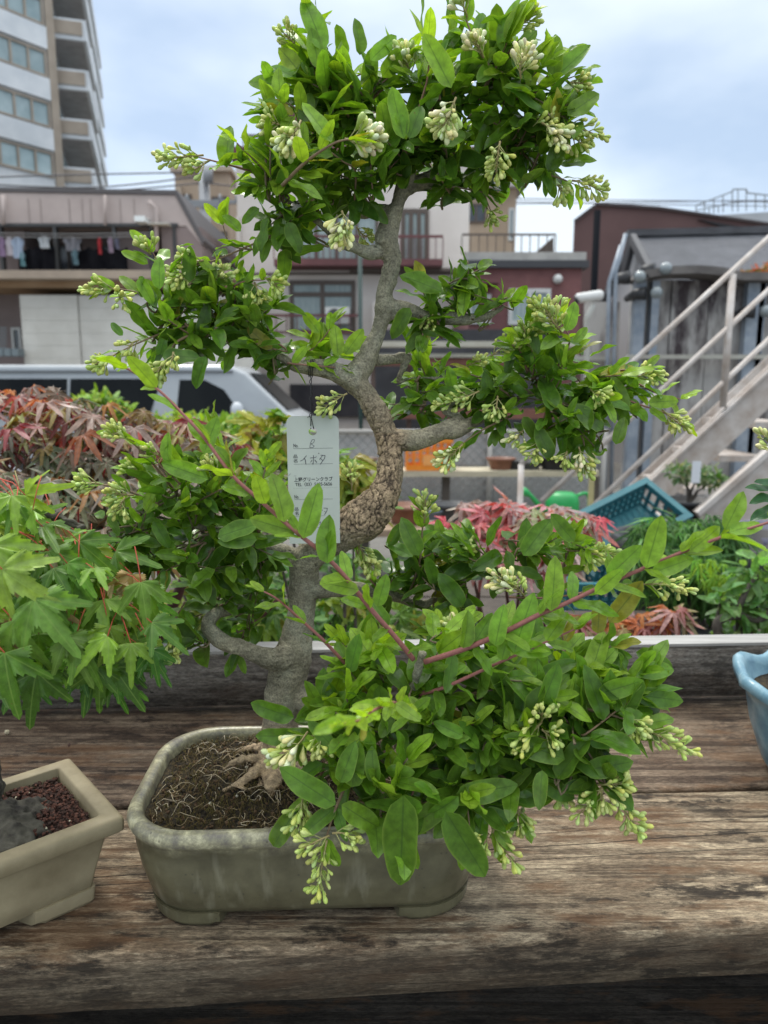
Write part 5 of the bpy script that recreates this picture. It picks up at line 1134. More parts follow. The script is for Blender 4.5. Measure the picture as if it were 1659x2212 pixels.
# ---- long carport sheds in front of pink and brick buildings ----
fC = at(1000, 720, 11)
cs_ = thing('carport', 'long low carport with dark shutters and pale beams below the brick house', 'carport', (fC.O.x, 11, 0))
mb = MB(); a_,b_,c_,d_ = fC.rect(800, 700, 1250, 738); fC.box(mb, a_, b_, 0, d_, -1.2, -1.0); put('shutter', mb, M('dark_shutter', (.035,.035,.04), (.06,.06,.065), 4, .6), cs_)
mb = MB(); fC.pbox(mb, 800, 738, 1250, 750, -.1, .1); fC.pbox(mb, 800, 764, 1250, 772, -.2, 0); put('beam', mb, M('cream_beam', (.50,.48,.40), (.40,.37,.30), 3, .7), cs_)
mb = MB(); fC.pbox(mb, 800, 773, 1250, 790, -.2, -.05); fC.pbox(mb, 800, 884, 1250, 905, -.2, -.05); put('fascia', mb, M('rust_red', (.15,.06,.045), (.22,.10,.07), 5, .8), cs_)
mb = MB()
BP_ = M('brown_post', (.12,.08,.065), rough=.7)
for u in (800, 880, 1245): mb = MB(); fC.pbox(mb, u, 740, u+10, 1000, -.4, -.25); put('post', mb, BP_, cs_)

# ---- maroon building and far rooftops, right ----
fM = at(1450, 560, 26, R(0))
mbd = thing('maroon_building', 'large windowless maroon building with sloping roofline at the right', 'building', (fM.O.x, 26, 0))
MRN = M('maroon_wall', (.105,.058,.055), (.13,.073,.068), .6, .8)
pts = [fM.pt(*fM.uv(u,v)) for u,v in ((1240,480),(1288,444),(1420,452),(1750,500))]
x0 = pts[0]; mb = MB(); mb.prism([Vector((pts[0].x,26,0)), Vector((pts[3].x,26,0)), pts[3], pts[2], pts[1], pts[0]], (4.5,10,0)); put('wall', mb, MRN, mbd)
mb = MB()
for i in range(3): a = pts[i]; b = pts[i+1]; mb.bar(a+Vector((0,-.05,.03)), b+Vector((0,-.05,.03)), .12, .08)
put('roof_edge', mb, M('roof_edge_dark', (.06,.045,.045), rough=.6), mbd)
mb = MB(); q = [fM.pt(*fM.uv(u,v), .1) for u,v in ((1505,475),(1625,496),(1625,500),(1560,492))]; mb.prism(q, (0,.08,0)); put('ledge', mb, M('black_ledge', (.01,.01,.012), rough=.6), mbd)
fF = at(1600, 450, 40)
fb = thing('far_building', 'pale grey building with a rooftop railing far behind the maroon building', 'building', (fF.O.x, 40, 0))
mb = MB(); q = [fF.pt(*fF.uv(u,v)) for u,v in ((1500,468),(1750,452))]; mb.prism([Vector((q[0].x,40,0)),Vector((q[1].x,40,0)),q[1],q[0]], (0,8,0)); put('wall', mb, M('far_grey', (.42,.44,.46), (.48,.50,.51), .5, .8), fb)
mb = MB()
def pl3(pp, w=.05): 
    for i in range(len(pp)-1): mb.bar(fF.pt(*fF.uv(*pp[i]), .1), fF.pt(*fF.uv(*pp[i+1]), .1), w)
pl3([(1502,445),(1580,415),(1582,410),(1610,410),(1612,418),(1700,428)], .06); pl3([(1502,456),(1575,440),(1612,436),(1700,440)], .05)
for u,v0,v1 in ((1502,445,468),(1520,438,464),(1540,430,462),(1560,422,460),(1580,412,458),(1592,410,458),(1610,410,457),(1630,420,456),(1650,424,455),(1530,450,463),(1550,446,461)): pl3([(u,v0),(u,v1)], .045)
put('rooftop_railing', mb, M('rail_grey', (.25,.27,.28), rough=.5), fb)
# grey tiled house
YH = 12.5
gh = thing('tiled_house', 'small house with grey tiled gable roof behind the stained concrete wall', 'building', (P(1500,600,YH).x, YH, 0))
A = P(1366,512,14.5); Bq = P(1760,502,14.5); Cq = P(1412,604,YH); Dq = P(1760,604,YH)
ROOF = M('grey_tiles', (.115,.12,.135), (.16,.165,.185), 3, .6, (1,1,1)); nt = ROOF.node_tree; bb = nt.nodes['Principled BSDF']
t = nt.nodes.new('ShaderNodeTexCoord'); mpn = nt.nodes.new('ShaderNodeMapping'); mpn.inputs['Scale'].default_value = (3.2,3.2,9); wvn = nt.nodes.new('ShaderNodeTexWave'); wvn.bands_direction = 'Z'; wvn.inputs['Scale'].default_value = 1.6
nt.links.new(t.outputs['Object'], mpn.inputs[0]); nt.links.new(mpn.outputs[0], wvn.inputs[0]); bpn = nt.nodes.new('ShaderNodeBump'); bpn.inputs['Distance'].default_value = .03; nt.links.new(wvn.outputs['Fac'], bpn.inputs['Height']); nt.links.new(bpn.outputs[0], bb.inputs['Normal'])
mb = MB(); mb.prism([A, Cq, Dq, Bq], (0,0,-.12)); E_ = P(1352,600,16.5); mb.prism([A+Vector((0,.01,0)), Bq+Vector((0,.01,0)), Vector((Bq.x,16.8,Cq.z)), Vector((A.x,16.8,Cq.z))], (0,0,-.1)); mb.bar(A+Vector((-.1,0,.06)), Bq+Vector((0,0,.06)), .18, .12); put('roof', mb, ROOF, gh)
mb = MB(); gz = Cq.z; mb.prism([Vector((A.x+.12,YH+.3,0)), Vector((A.x+.12,16.5,0)), Vector((A.x+.12,16.5,gz-.1)), Vector((A.x+.12,14.5,A.z-.15)), Vector((A.x+.12,YH+.3,gz+.05))], (5,0,0)); put('wall', mb, M('house_white', (.48,.49,.50), rough=.8), gh)
q = [P(1366,520,13.2), P(1410,604,12.6), P(1372,604,12.6), P(1352,600,13.0)]
mb = MB(); mb.bar(P(1366,514,14.3), P(1412,604,YH-.02), .1, .16); mb.bar(P(1366,514,14.35), P(1345,604,14.6), .1, .16); put('barge_board', mb, M('barge', (.07,.07,.075), rough=.6), gh)

# black pole by the maroon wall, thin pole behind the trunk
mb = MB(); q = P(1284,600,11); tz = P(1288,455,11).z; mb.tube([(q.x,11,0),(q.x,11,tz)], .05, 10); 
tag(put('black_pole', mb, M('black_paint', (.006,.007,.010), rough=.9, spec=.1)), 'tall black pole standing against the maroon wall', 'pole')
mb = MB(); q = P(778,620,8); mb.tube([(q.x,8,0),(q.x,8,P(778,548,8).z)], .022, 10); tag(put('green_pole', mb, M('dark_green_paint', (.015,.04,.035), rough=.4)), 'thin dark green pole left of the bonsai trunk', 'pole')

# ---- stained concrete wall with steel posts ----
fW = at(1450, 800, 7.2, R(0))
cw = thing('concrete_wall', 'tall stained grey concrete wall behind the pale stairs', 'wall', (fW.O.x, 7.2, 0))
CON = M('stained_concrete', (.14,.125,.12), (.40,.38,.36), 3.2, .9, (2.2,1,.55), bump=.5, ramp=(.36,.56), c3=(.30,.28,.265))
nt = CON.node_tree; bb = nt.nodes['Principled BSDF']; src = bb.inputs['Base Color'].links[0].from_socket
t = nt.nodes.new('ShaderNodeTexCoord'); mpn = nt.nodes.new('ShaderNodeMapping'); mpn.inputs['Scale'].default_value = (1.7,1,.5); mpn.inputs['Location'].default_value=(.4,0,.75); nzn = nt.nodes.new('ShaderNodeTexNoise'); nzn.inputs['Scale'].default_value = 1.3; nzn.inputs['Detail'].default_value = 9; nzn.inputs['Roughness'].default_value = .7
nt.links.new(t.outputs['Object'], mpn.inputs[0]); nt.links.new(mpn.outputs[0], nzn.inputs[0]); rr2 = nt.nodes.new('ShaderNodeMapRange'); rr2.inputs['From Min'].default_value=.5; rr2.inputs['From Max'].default_value=.6; nt.links.new(nzn.outputs['Fac'], rr2.inputs['Value'])
mxn = nt.nodes.new('ShaderNodeMixRGB'); mxn.inputs[2].default_value = (.055,.042,.045,1); nt.links.new(rr2.outputs[0], mxn.inputs[0]); nt.links.new(src, mxn.inputs[1]); nt.links.new(mxn.outputs[0], bb.inputs['Base Color'])
mb = MB(); a_,b_,c_,d_ = fW.rect(1362, 606, 1900, 1100)
us = [1362,1440,1520,1612,1700,1900]
for i in range(len(us)-1):
    x0 = fW.uv(us[i],800)[0]; x1 = fW.uv(us[i+1],800)[0]; fW.box(mb, x0+.006, x1-.006, 0, d_, -.15, .01*(i%2))
put('wall_panel', mb, CON, cw)
mb = MB(); fW.pbox(mb, 1288, 640, 1361, 1100, -.6, -.45); put('side_panel', mb, CON, cw)
mb = MB(); fW.box(mb, fW.uv(1900,800)[0]+.01, fW.uv(1900,800)[0]+9, 0, d_-.05, -.15, 0); put('wall_panel', mb, CON, cw)
mb = MB(); pts = [fW.pt(*fW.uv(u,v), .12) for u,v in ((1366,612),(1372,602),(1420,594),(1480,592),(1530,596),(1572,606),(1900,610))]
for i in range(len(pts)-1): mb.bar(pts[i], pts[i+1], .35, .07)
put('capping', mb, M('dark_capping', (.10,.09,.085), (.17,.155,.145), 6, .8), cw)
STL = M('galvanised_steel', (.20,.235,.28), (.30,.33,.37), 10, .45, metal=.25)
mb = MB()
for u, w in ((1366,.10),(1398,.07),(1608,.16),(1622,.06),(1695,.1)): x = fW.uv(u,800)[0]; mb = MB(); fW.box(mb, x-w/2, x+w/2, 0, d_-.02, .03, .12); put('steel_post', mb, STL, cw)
mb = MB(); fW.pbox(mb, 1340, 768, 1900, 777, .12, .2); fW.pbox(mb, 1150, 766, 1345, 776, -.4, -.3); put('rail', mb, M('pale_rail', (.42,.41,.36), (.33,.31,.27), 5, .7), cw)
for (u0, vt, ub, lab) in ((1308,600,1342,'left one of two bent galvanised scaffold tubes beside the camera'),(1322,575,1352,'right one of two bent galvanised scaffold tubes beside the camera')):
    mb = MB(); b = P(u0+5,1000,6.6); c = P(u0+8,vt+10,6.6); d = P(ub,vt-70,6.6); mb.tube([(b.x,6.6,0),(c.x,6.6,c.z),(d.x,6.6,d.z)], .019, 8)
    tag(put('steel_tube', mb, STL), lab, 'tube')
# lamps and camera
def sphere(mb, c, r, n=14, m=9, sq=1.0):
    L = []
    for i in range(1, m): a = math.pi*i/m; L.append([Vector(c)+Vector((r*math.sin(a)*math.cos(2*math.pi*j/n), r*math.sin(a)*math.sin(2*math.pi*j/n), -r*sq*math.cos(a))) for j in range(n)])
    mb.loops(L, True, True, True, True)
BULB = M('lamp_glass', (.22,.25,.26), rough=.15, spec=.7); BLK = M('black_housing', (.03,.03,.032), rough=.5)
for (u,v,lab) in ((1418,632,'round glass flood lamp on the wall above the dark stain'),(1382,598,'small clear lamp on top of the concrete wall'),(1655,672,'dark spot lamp at the right end of the concrete wall'),(1438,580,'pale dome lamp on the wall capping')):
    q = P(u,v,6.9); r = thing('wall_lamp', lab, 'lamp', q, 'lamps on the concrete wall'); mb = MB(); sphere(mb, q, .055); put('bulb', mb, BULB, r)
    mb = MB(); mb.tube([q+Vector((-.08,.05,0)), q+Vector((-.15,.1,0)), q+Vector((-.17,.3,-.02))], [.06,.05,.03], 12); put('housing', mb, BLK, r)
q = P(1272,645,6.2); cc = thing('security_camera', 'white security camera pointing left beside the black pole', 'camera', q)
mb = MB(); mb.tube([q+Vector((-.10,-.02,-.01)), q+Vector((-.09,-.02,0)), q+Vector((.10,.03,.03)), q+Vector((.12,.03,.03))], [.034,.04,.043,.03], 14); put('housing', mb, M('camera_white', (.6,.6,.58), rough=.35), cc)
mb = MB(); mb.tube([q+Vector((-.115,-.02,-.015)), q+Vector((-.101,-.02,-.01))], .03, 14); put('lens', mb, BLK, cc)
mb = MB(); mb.tube([q+Vector((.05,.03,-.04)), q+Vector((.0,.06,-.16)), q+Vector((.06,.2,-.4)), (q.x+.06,q.y+.2,0)], .02, 8); put('bracket', mb, M('bracket_white', (.5,.5,.46), rough=.5), cc)

# ---- stairs ----
YS = 4.2
st_ = thing('outdoor_stairs', 'pale painted steel outdoor stairs with three sloping handrails rising to the right', 'stairs', (P(1500,1100,YS).x, YS, 0))
PAINT = M('cream_paint', (.40,.33,.28), (.58,.535,.50), 9, .45, bump=.1)
def ext2(a, b, t): return a + (b-a)*t
rails = [((1125,1003),(1659,515)), ((1170,1083),(1659,628)), ((1222,1150),(1659,735))]
mb = MB()
for (p0, p1) in rails:
    a = P(*p0,YS); b = P(*p1,YS); mb = MB(); mb.tube([a, ext2(a,b,1.35)], .0148, 12); put('handrail', mb, PAINT, st_)
mb = MB(); q = P(1126,1003,YS); mb.tube([(q.x,YS,0),(q.x,YS,q.z)], .017, 12); put('newel_post', mb, PAINT, st_)
mb = MB(); q = P(1583,592,YS); q2 = P(1560,880,YS); mb.tube([Vector((q.x,YS,q.z)), Vector((q.x,YS,q2.z))], .019, 12); put('baluster', mb, PAINT, st_); mb = MB(); q = P(1820,400,YS); mb.tube([q, Vector((q.x,YS,q.z-1))], .019, 12); put('baluster', mb, PAINT, st_)
def stringer(Y, p0, p1, w):
    mb = MB(); a = P(*p0,Y); b = P(*p1,Y); e = ext2(a,b,1.4); s = ext2(a,b,-.35); nrm = Vector((-(b-a).z,0,(b-a).x)).normalized()*-1
    if nrm.z > 0: nrm = -nrm
    mb.prism([s, e, e+nrm*w, s+nrm*w], (0,.012,0)); mb.prism([s+Vector((0,-.03,0)), e+Vector((0,-.03,0)), e+nrm*.012+Vector((0,-.03,0)), s+nrm*.012+Vector((0,-.03,0))], (0,.075,0)); return mb, s, e, nrm
mb, s1, e1, n1 = stringer(YS, (1285,1145), (1659,797), .17); put('stringer', mb, PAINT, st_)
YF = YS+.95
mb, s2, e2, n2 = stringer(YF, (1515,1090), (1659,968), .17)
mb = MB()
dirv = (e1-s1).normalized(); rise = .19
k0 = int((s1.z)/rise)
for k in range(18):
    z = .15 + rise*k; t = (z - s1.z)/(e1.z-s1.z); x = s1.x + (e1.x-s1.x)*t
    if x + .4 > e1.x: break
    mb = MB(); mb.box(x+.10, x+.36, YS+.03, YS+.75, z-.035-.17, z-.17); put('tread', mb, PAINT, st_)
a_ = s1 + Vector((0,.77,0)) + n1*.2; b_2 = e1 + Vector((0,.77,0)) + n1*.2; mb = MB(); mb.prism([a_, b_2, b_2+n1*.16, a_+n1*.16], (0,.012,0)); put('stringer', mb, PAINT, st_)
# lower flight stringer in front right
mb = MB(); a = P(1500,1105,3.3); b = P(1659,965,3.3); e = ext2(a,b,2.2); nn = Vector(((b-a).z,0,-(b-a).x)).normalized()
mb.prism([a, e, e+nn*.30, a+nn*.30], (0,.02,0)); mb.prism([a+Vector((0,-.03,0)), e+Vector((0,-.03,0)), e+nn*.022+Vector((0,-.03,0)), a+nn*.022+Vector((0,-.03,0))], (0,.05,0))
tag(put('ramp_board', mb, PAINT), 'pale painted steel side board of the nearer steps at the right edge', 'stringer')

# ---- mesh fence panel and shelves behind ----
fG = at(950, 1000, 6.2)
fe = thing('chain_link_fence', 'white sheeted chain link fence behind the orange crate', 'fence', (fG.O.x, 6.2, 0))
x0,x1,z0_,z1_ = fG.rect(735, 932, 1300, 1150); x0 -= .3
mb = MB(); fG.box(mb, x0, x1, z0_, z1_, -.05, -.02); put('sheet', mb, M('white_sheet', (.46,.46,.46), (.56,.56,.55), 3, .8), fe)
mb = MB(); sp_ = .085; H_ = z1_-z0_; W_ = x1-x0; n = int((W_+H_)/sp_)
for i in range(n):
    for sg in (0,1):
        a = i*sp_; p0 = max(0, a-W_); p1 = min(H_, a)
        if p1 <= p0: continue
        X0 = x0 + (a-p0) if not sg else x1 - (a-p0); X1 = x0 + (a-p1) if not sg else x1 - (a-p1)
        mb.tube([fG.pt(X0, z0_+p0, .0+.004*sg), fG.pt(X1, z0_+p1, .0+.004*sg)],   .0048, 3, cap=False, sm=False)
put('wire_mesh', mb, M('zinc_wire', (.20,.21,.20), rough=.5), fe)
mb = MB()
for x in (x0, (x0+x1)/2+.3, x1): mb.tube([fG.pt(x,0,.02), fG.pt(x,z1_+.02,.02)], .025, 8)
mb.tube([fG.pt(x0,z1_,.02), fG.pt(x1,z1_,.02)], .02, 8); fG.box(mb, x0, x1, z1_-.3, z1_-.28, -.02,-.005)
put('fence_post', mb, M('fence_steel', (.30,.29,.27), rough=.5), fe)
fS = at(950, 1020, 5.7)
sh = thing('plant_shelf', 'long pale timber shelf holding pots and the orange crate in front of the fence', 'shelf', (fS.O.x, 5.7, 0))
mb = MB(); x0,x1,z0_,z1_ = fS.rect(730, 1016, 1290, 1028); x0 -= 2.2; zsh = z1_; fS.box(mb, x0, x1, z0_, z1_, -.25, .05); put('board', mb, M('pale_timber', (.40,.36,.26), (.50,.45,.33), 8, .7, (1,6,6)), sh)
mb = MB()
SPM = M('shelf_post', (.10,.085,.07), rough=.8)
for u in (735, 965, 1290): x = fS.uv(u,1050)[0]; mb = MB(); fS.box(mb, x-.03, x+.03, 0, z0_, -.12, -.05); put('post', mb, SPM, sh)
fS2 = at(1000, 1090, 5.2)
sh2 = thing('plant_shelf', 'lower brown timber shelf crowded with small dark pots', 'shelf', (fS2.O.x, 5.2, 0))
mb = MB(); x0,x1,z0_,z1_ = fS2.rect(700, 1128, 1330, 1142); x0 -= 1.5; zs2 = z1_; fS2.box(mb, x0, x1, z0_, z1_, -.3, .3); put('board', mb, M('brown_timber', (.22,.15,.10), (.34,.25,.17), 8, .7, (1,6,6)), sh2)
mb = MB()
for u in (720, 1000, 1310):
    x = fS2.uv(u,1150)[0]; mb = MB(); fS2.box(mb, x-.03, x+.03, 0, z0_, -.1, .0); put('post', mb, SPM, sh2); mb = MB(); fS2.box(mb, x+.2, x+.26, 0, z0_, .1, .2); put('post', mb, SPM, sh2)
fS3 = at(900, 1300, 3.2)
sh3 = thing('plant_bench', 'dark timber display bench in the second row holding dark pots', 'bench', (fS3.O.x, 3.2, 0))
zb3 = .62; mb = MB(); mb.box(-2.2,2.0,2.75,3.05,zb3-.04,zb3); mb.box(-2.2,2.0,3.07,3.37,zb3-.04,zb3); put('plank', mb, DW, sh3)
mb = MB()
for x in (-2.0,-.6,.7,1.9): mb.box(x-.04,x+.04,2.8,2.88,0,zb3-.041); mb.box(x-.04,x+.04,3.2,3.28,0,zb3-.041)
put('leg', mb, DW, sh3)

# small pots on the shelves
POTC = {'dark grey':(.05,.052,.055),'rust brown':(.17,.075,.045),'black':(.02,.02,.022),'blue grey':(.12,.15,.18),'brown':(.13,.085,.06)}
pm = {k: M('pot_'+k.replace(' ','_'), c, tuple(x*1.3 for x in c), 20, .5) for k, c in POTC.items()}
def rpot(mb, x, y, z, r, h, sq=1):
    L = []
    for zz, rr in ((0,.72),(.1,.75),(.8,.96),(.82,1.06),(1,1.08),(1,.95),(.8,.9),(.8,0.02)):
        L.append([Vector((x+rr*r*sq*math.cos(2*math.pi*j/16), y+rr*r*math.sin(2*math.pi*j/16), z+zz*h)) for j in range(16)])
    mb.loops(L, True, True, True, True)
sp_list = [(1085,1016,.10,.09,'rust brown','rust brown pot on the pale shelf right of the orange crate',fS),(1115,1016,.07,.07,'black','small black pot beside the rust brown pot on the pale shelf',fS),(1150,1016,.08,.06,'dark grey','grey shallow pot on the pale shelf near the newel post',fS),
 (1205,1016,.13,.10,'black','wide black pot at the right end of the pale shelf',fS),(790,1016,.08,.09,'brown','brown pot on the pale shelf left of the trunk',fS),(1245,1016,.08,.08,'blue grey','blue grey pot last on the pale shelf',fS),
 (880,1130,.14,.13,'rust brown','wide rust pot on the brown shelf below the crate',fS2),(930,1130,.10,.10,'blue grey','blue grey pot in the middle of the brown shelf',fS2),(975,1130,.11,.14,'dark grey','tall dark grey pot on the brown shelf',fS2),(1020,1130,.13,.10,'rust brown','low rust pot on the brown shelf behind the pink maple',fS2),(1065,1130,.09,.12,'black','black pot behind the pink maple on the brown shelf',fS2),(1110,1130,.12,.11,'brown','brown pot on the brown shelf left of the watering can',fS2),(1270,1130,.1,.1,'dark grey','dark grey pot right of the watering can',fS2),(750,1130,.12,.12,'dark grey','dark grey pot left of the trunk on the brown shelf',fS2)]
for u,v,r_,h,cn,lab,fr in sp_list:
    q = fr.pt(fr.uv(u,v)[0], 0, -.08 if fr is fS else .02); z = zsh if fr is fS else zs2
    mb = MB(); rpot(mb, q.x, q.y, z+.001, r_, h, 1.1); tag(put('flower_pot', mb, pm[cn]), lab, 'flower pot', 'pots on the back shelves')

# crates
def crate(root, O, ex, ey, ez, L, Wd, H, mat, slots=8, t=.012):
    """open crate; ex,ey,ez unit vectors; ribs and slots on the long sides"""
    def bx(mb, a0,a1,b0,b1,c0,c1):
        mb.hexa([O+ex*a+ey*b+ez*c for a,b,c in ((a0,b0,c0),(a1,b0,c0),(a1,b1,c0),(a0,b1,c0),(a0,b0,c1),(a1,b0,c1),(a1,b1,c1),(a0,b1,c1))])
    mb = MB(); bx(mb, 0,L,0,Wd,0,t)
    for b0 in (0, Wd-t):
        bx(mb, 0,L,b0,b0+t,t,H*.16)
        n = slots
        for i in range(n+1): x = (L-t)*i/n; bx(mb, x,x+t,b0,b0+t,H*.16,H*.82)
        for c in (.36,.56): bx(mb, t,L-t,b0+.001,b0+t-.001,H*c,H*c+t*.8)
    for a0 in (0, L-t):
        bx(mb, a0,a0+t,t,Wd-t,t,H*.16)
        for i in range(1,5): y = Wd*i/5; bx(mb, a0,a0+t,y,y+t,H*.16,H*.82)
        for c in (.36,): bx(mb, a0+.001,a0+t-.001,t,Wd-t,H*c,H*c+t)
    put('basket', mb, mat, root)
    mb = MB(); e = .014
    bx(mb,-e,L+e,-e,t,H*.82,H); bx(mb,-e,L+e,Wd-t,Wd+e,H*.82,H); bx(mb,-e,t,t+.001,Wd-t-.001,H*.82,H); bx(mb,L-t,L+e,t+.001,Wd-t-.001,H*.82,H)
    put('rim', mb, mat, root)
X_,Y_,Z_ = Vector((1,0,0)), Vector((0,1,0)), Vector((0,0,1))
ORG = M('orange_plastic', (.72,.22,.02), (.80,.27,.03), 8, .4)
o_ = fS.pt(fS.uv(877,1000)[0], zsh+.002, .04); Lc = fS.uv(973,1000)[0]-fS.uv(877,1000)[0]
r = thing('plastic_crate', 'bright orange plastic crate on the pale shelf behind the trunk', 'crate', o_); Hc = fS.uv(925,944)[1]-zsh
crate(r, o_, X_, Y_, Z_, Lc, .25, Hc, ORG, 6, .016)
mb = MB(); mb.hexa([o_+Vector(p) for p in ((.13,-.004,.04),(.22,-.004,.04),(.22,-.001,.04),(.13,-.001,.04),(.13,-.004,.12),(.22,-.004,.12),(.22,-.001,.12),(.13,-.001,.12))]); mb2 = mb
put('label_plate', mb, M('orange_plate', (.75,.34,.10), rough=.5), r)
TEAL = M('teal_plastic', (.022,.12,.145), (.035,.16,.185), 8, .4)
# tilted crate leaning up along the stairs
a = P(1305,1200,2.6); b = P(1510,1090,2.8); ex = (b-a).normalized(); ez = Vector((-ex.z*.55, -.62, ex.x*.75)); ez = (ez - ex*ez.dot(ex)).normalized(); ey = ez.cross(ex)
O = a - ez*.16
r = thing('plastic_crate', 'teal plastic crate tipped up at a slant below the stairs', 'crate', O, 'teal crates')
crate(r, O, ex, ey, ez, .44, .22, .13, TEAL, 14)
zt2 = 0; q = P(1235,1385,2.5)
for i, (dx,lab) in enumerate(((0,'bottom teal crate of the stack behind the bench'),(.01,'middle teal crate of the stack behind the bench'),(-.01,'top teal crate of the stack behind the bench'))):
    z = .34 + i*.165
    O = Vector((q.x+dx, 2.5, z)); r = thing('plastic_crate', lab, 'crate', O, 'teal crates')
    crate(r, O, X_, Y_, Z_, .40, .30, .16, TEAL, 12)
mb = MB(); mb.box(q.x-.03, q.x+.45, 2.48, 2.85, 0, .335); tag(put('concrete_block', mb, M('block_grey', (.2,.2,.19), (.28,.28,.27), 10, .9, bump=.4)), 'grey concrete block carrying the stack of teal crates', 'block')

# watering can
q = fS2.pt(fS2.uv(1203,1100)[0], 0, .15); wz = zs2+.002
wc = thing('watering_can', 'green plastic watering can behind the handrails', 'watering can', Vector((q.x,q.y,wz)))
GRN = M('green_plastic', (.02,.30,.08), (.03,.38,.10), 6, .35); hc = fS2.uv(1203,1057)[1]-wz; c = Vector((q.x,q.y,wz))
mb = MB(); L = []
for f, r_ in ((0,.095),(.03,.10),(.7,.10),(.9,.09),(1,.06)): L.append([c+Vector((r_*1.15*math.cos(2*math.pi*j/24), r_*math.sin(2*math.pi*j/24), hc*f)) for j in range(24)])
mb.loops(L, True, True, True, True); put('body', mb, GRN, wc)
mb = MB(); mb.tube(smooth_path([c+Vector((.10,0,hc*.9)), c+Vector((.17,0,hc*.95)), c+Vector((.18,0,hc*.5)), c+Vector((.11,0,hc*.15))], None, 5), .012, 8); put('handle', mb, GRN, wc)
mb = MB(); mb.tube([c+Vector((-.10,0,hc*.3)), c+Vector((-.22,0,hc*.9)), c+Vector((-.26,0,hc*1.0)), c+Vector((-.28,0,hc*1.02))], [.025,.014,.03,.035], 10); put('spout', mb, GRN, wc)
# yellow measuring rod
mb = MB(); q = P(1277,1060,3.9); mb.bar((q.x,3.9,0), (q.x,3.9,P(1280,950,3.9).z), .028, .01); tag(put('bamboo_cane', mb, M('yellow_cane', (.42,.36,.17), (.5,.44,.22), 20, .6)), 'yellowish upright cane behind the handrails', 'cane')

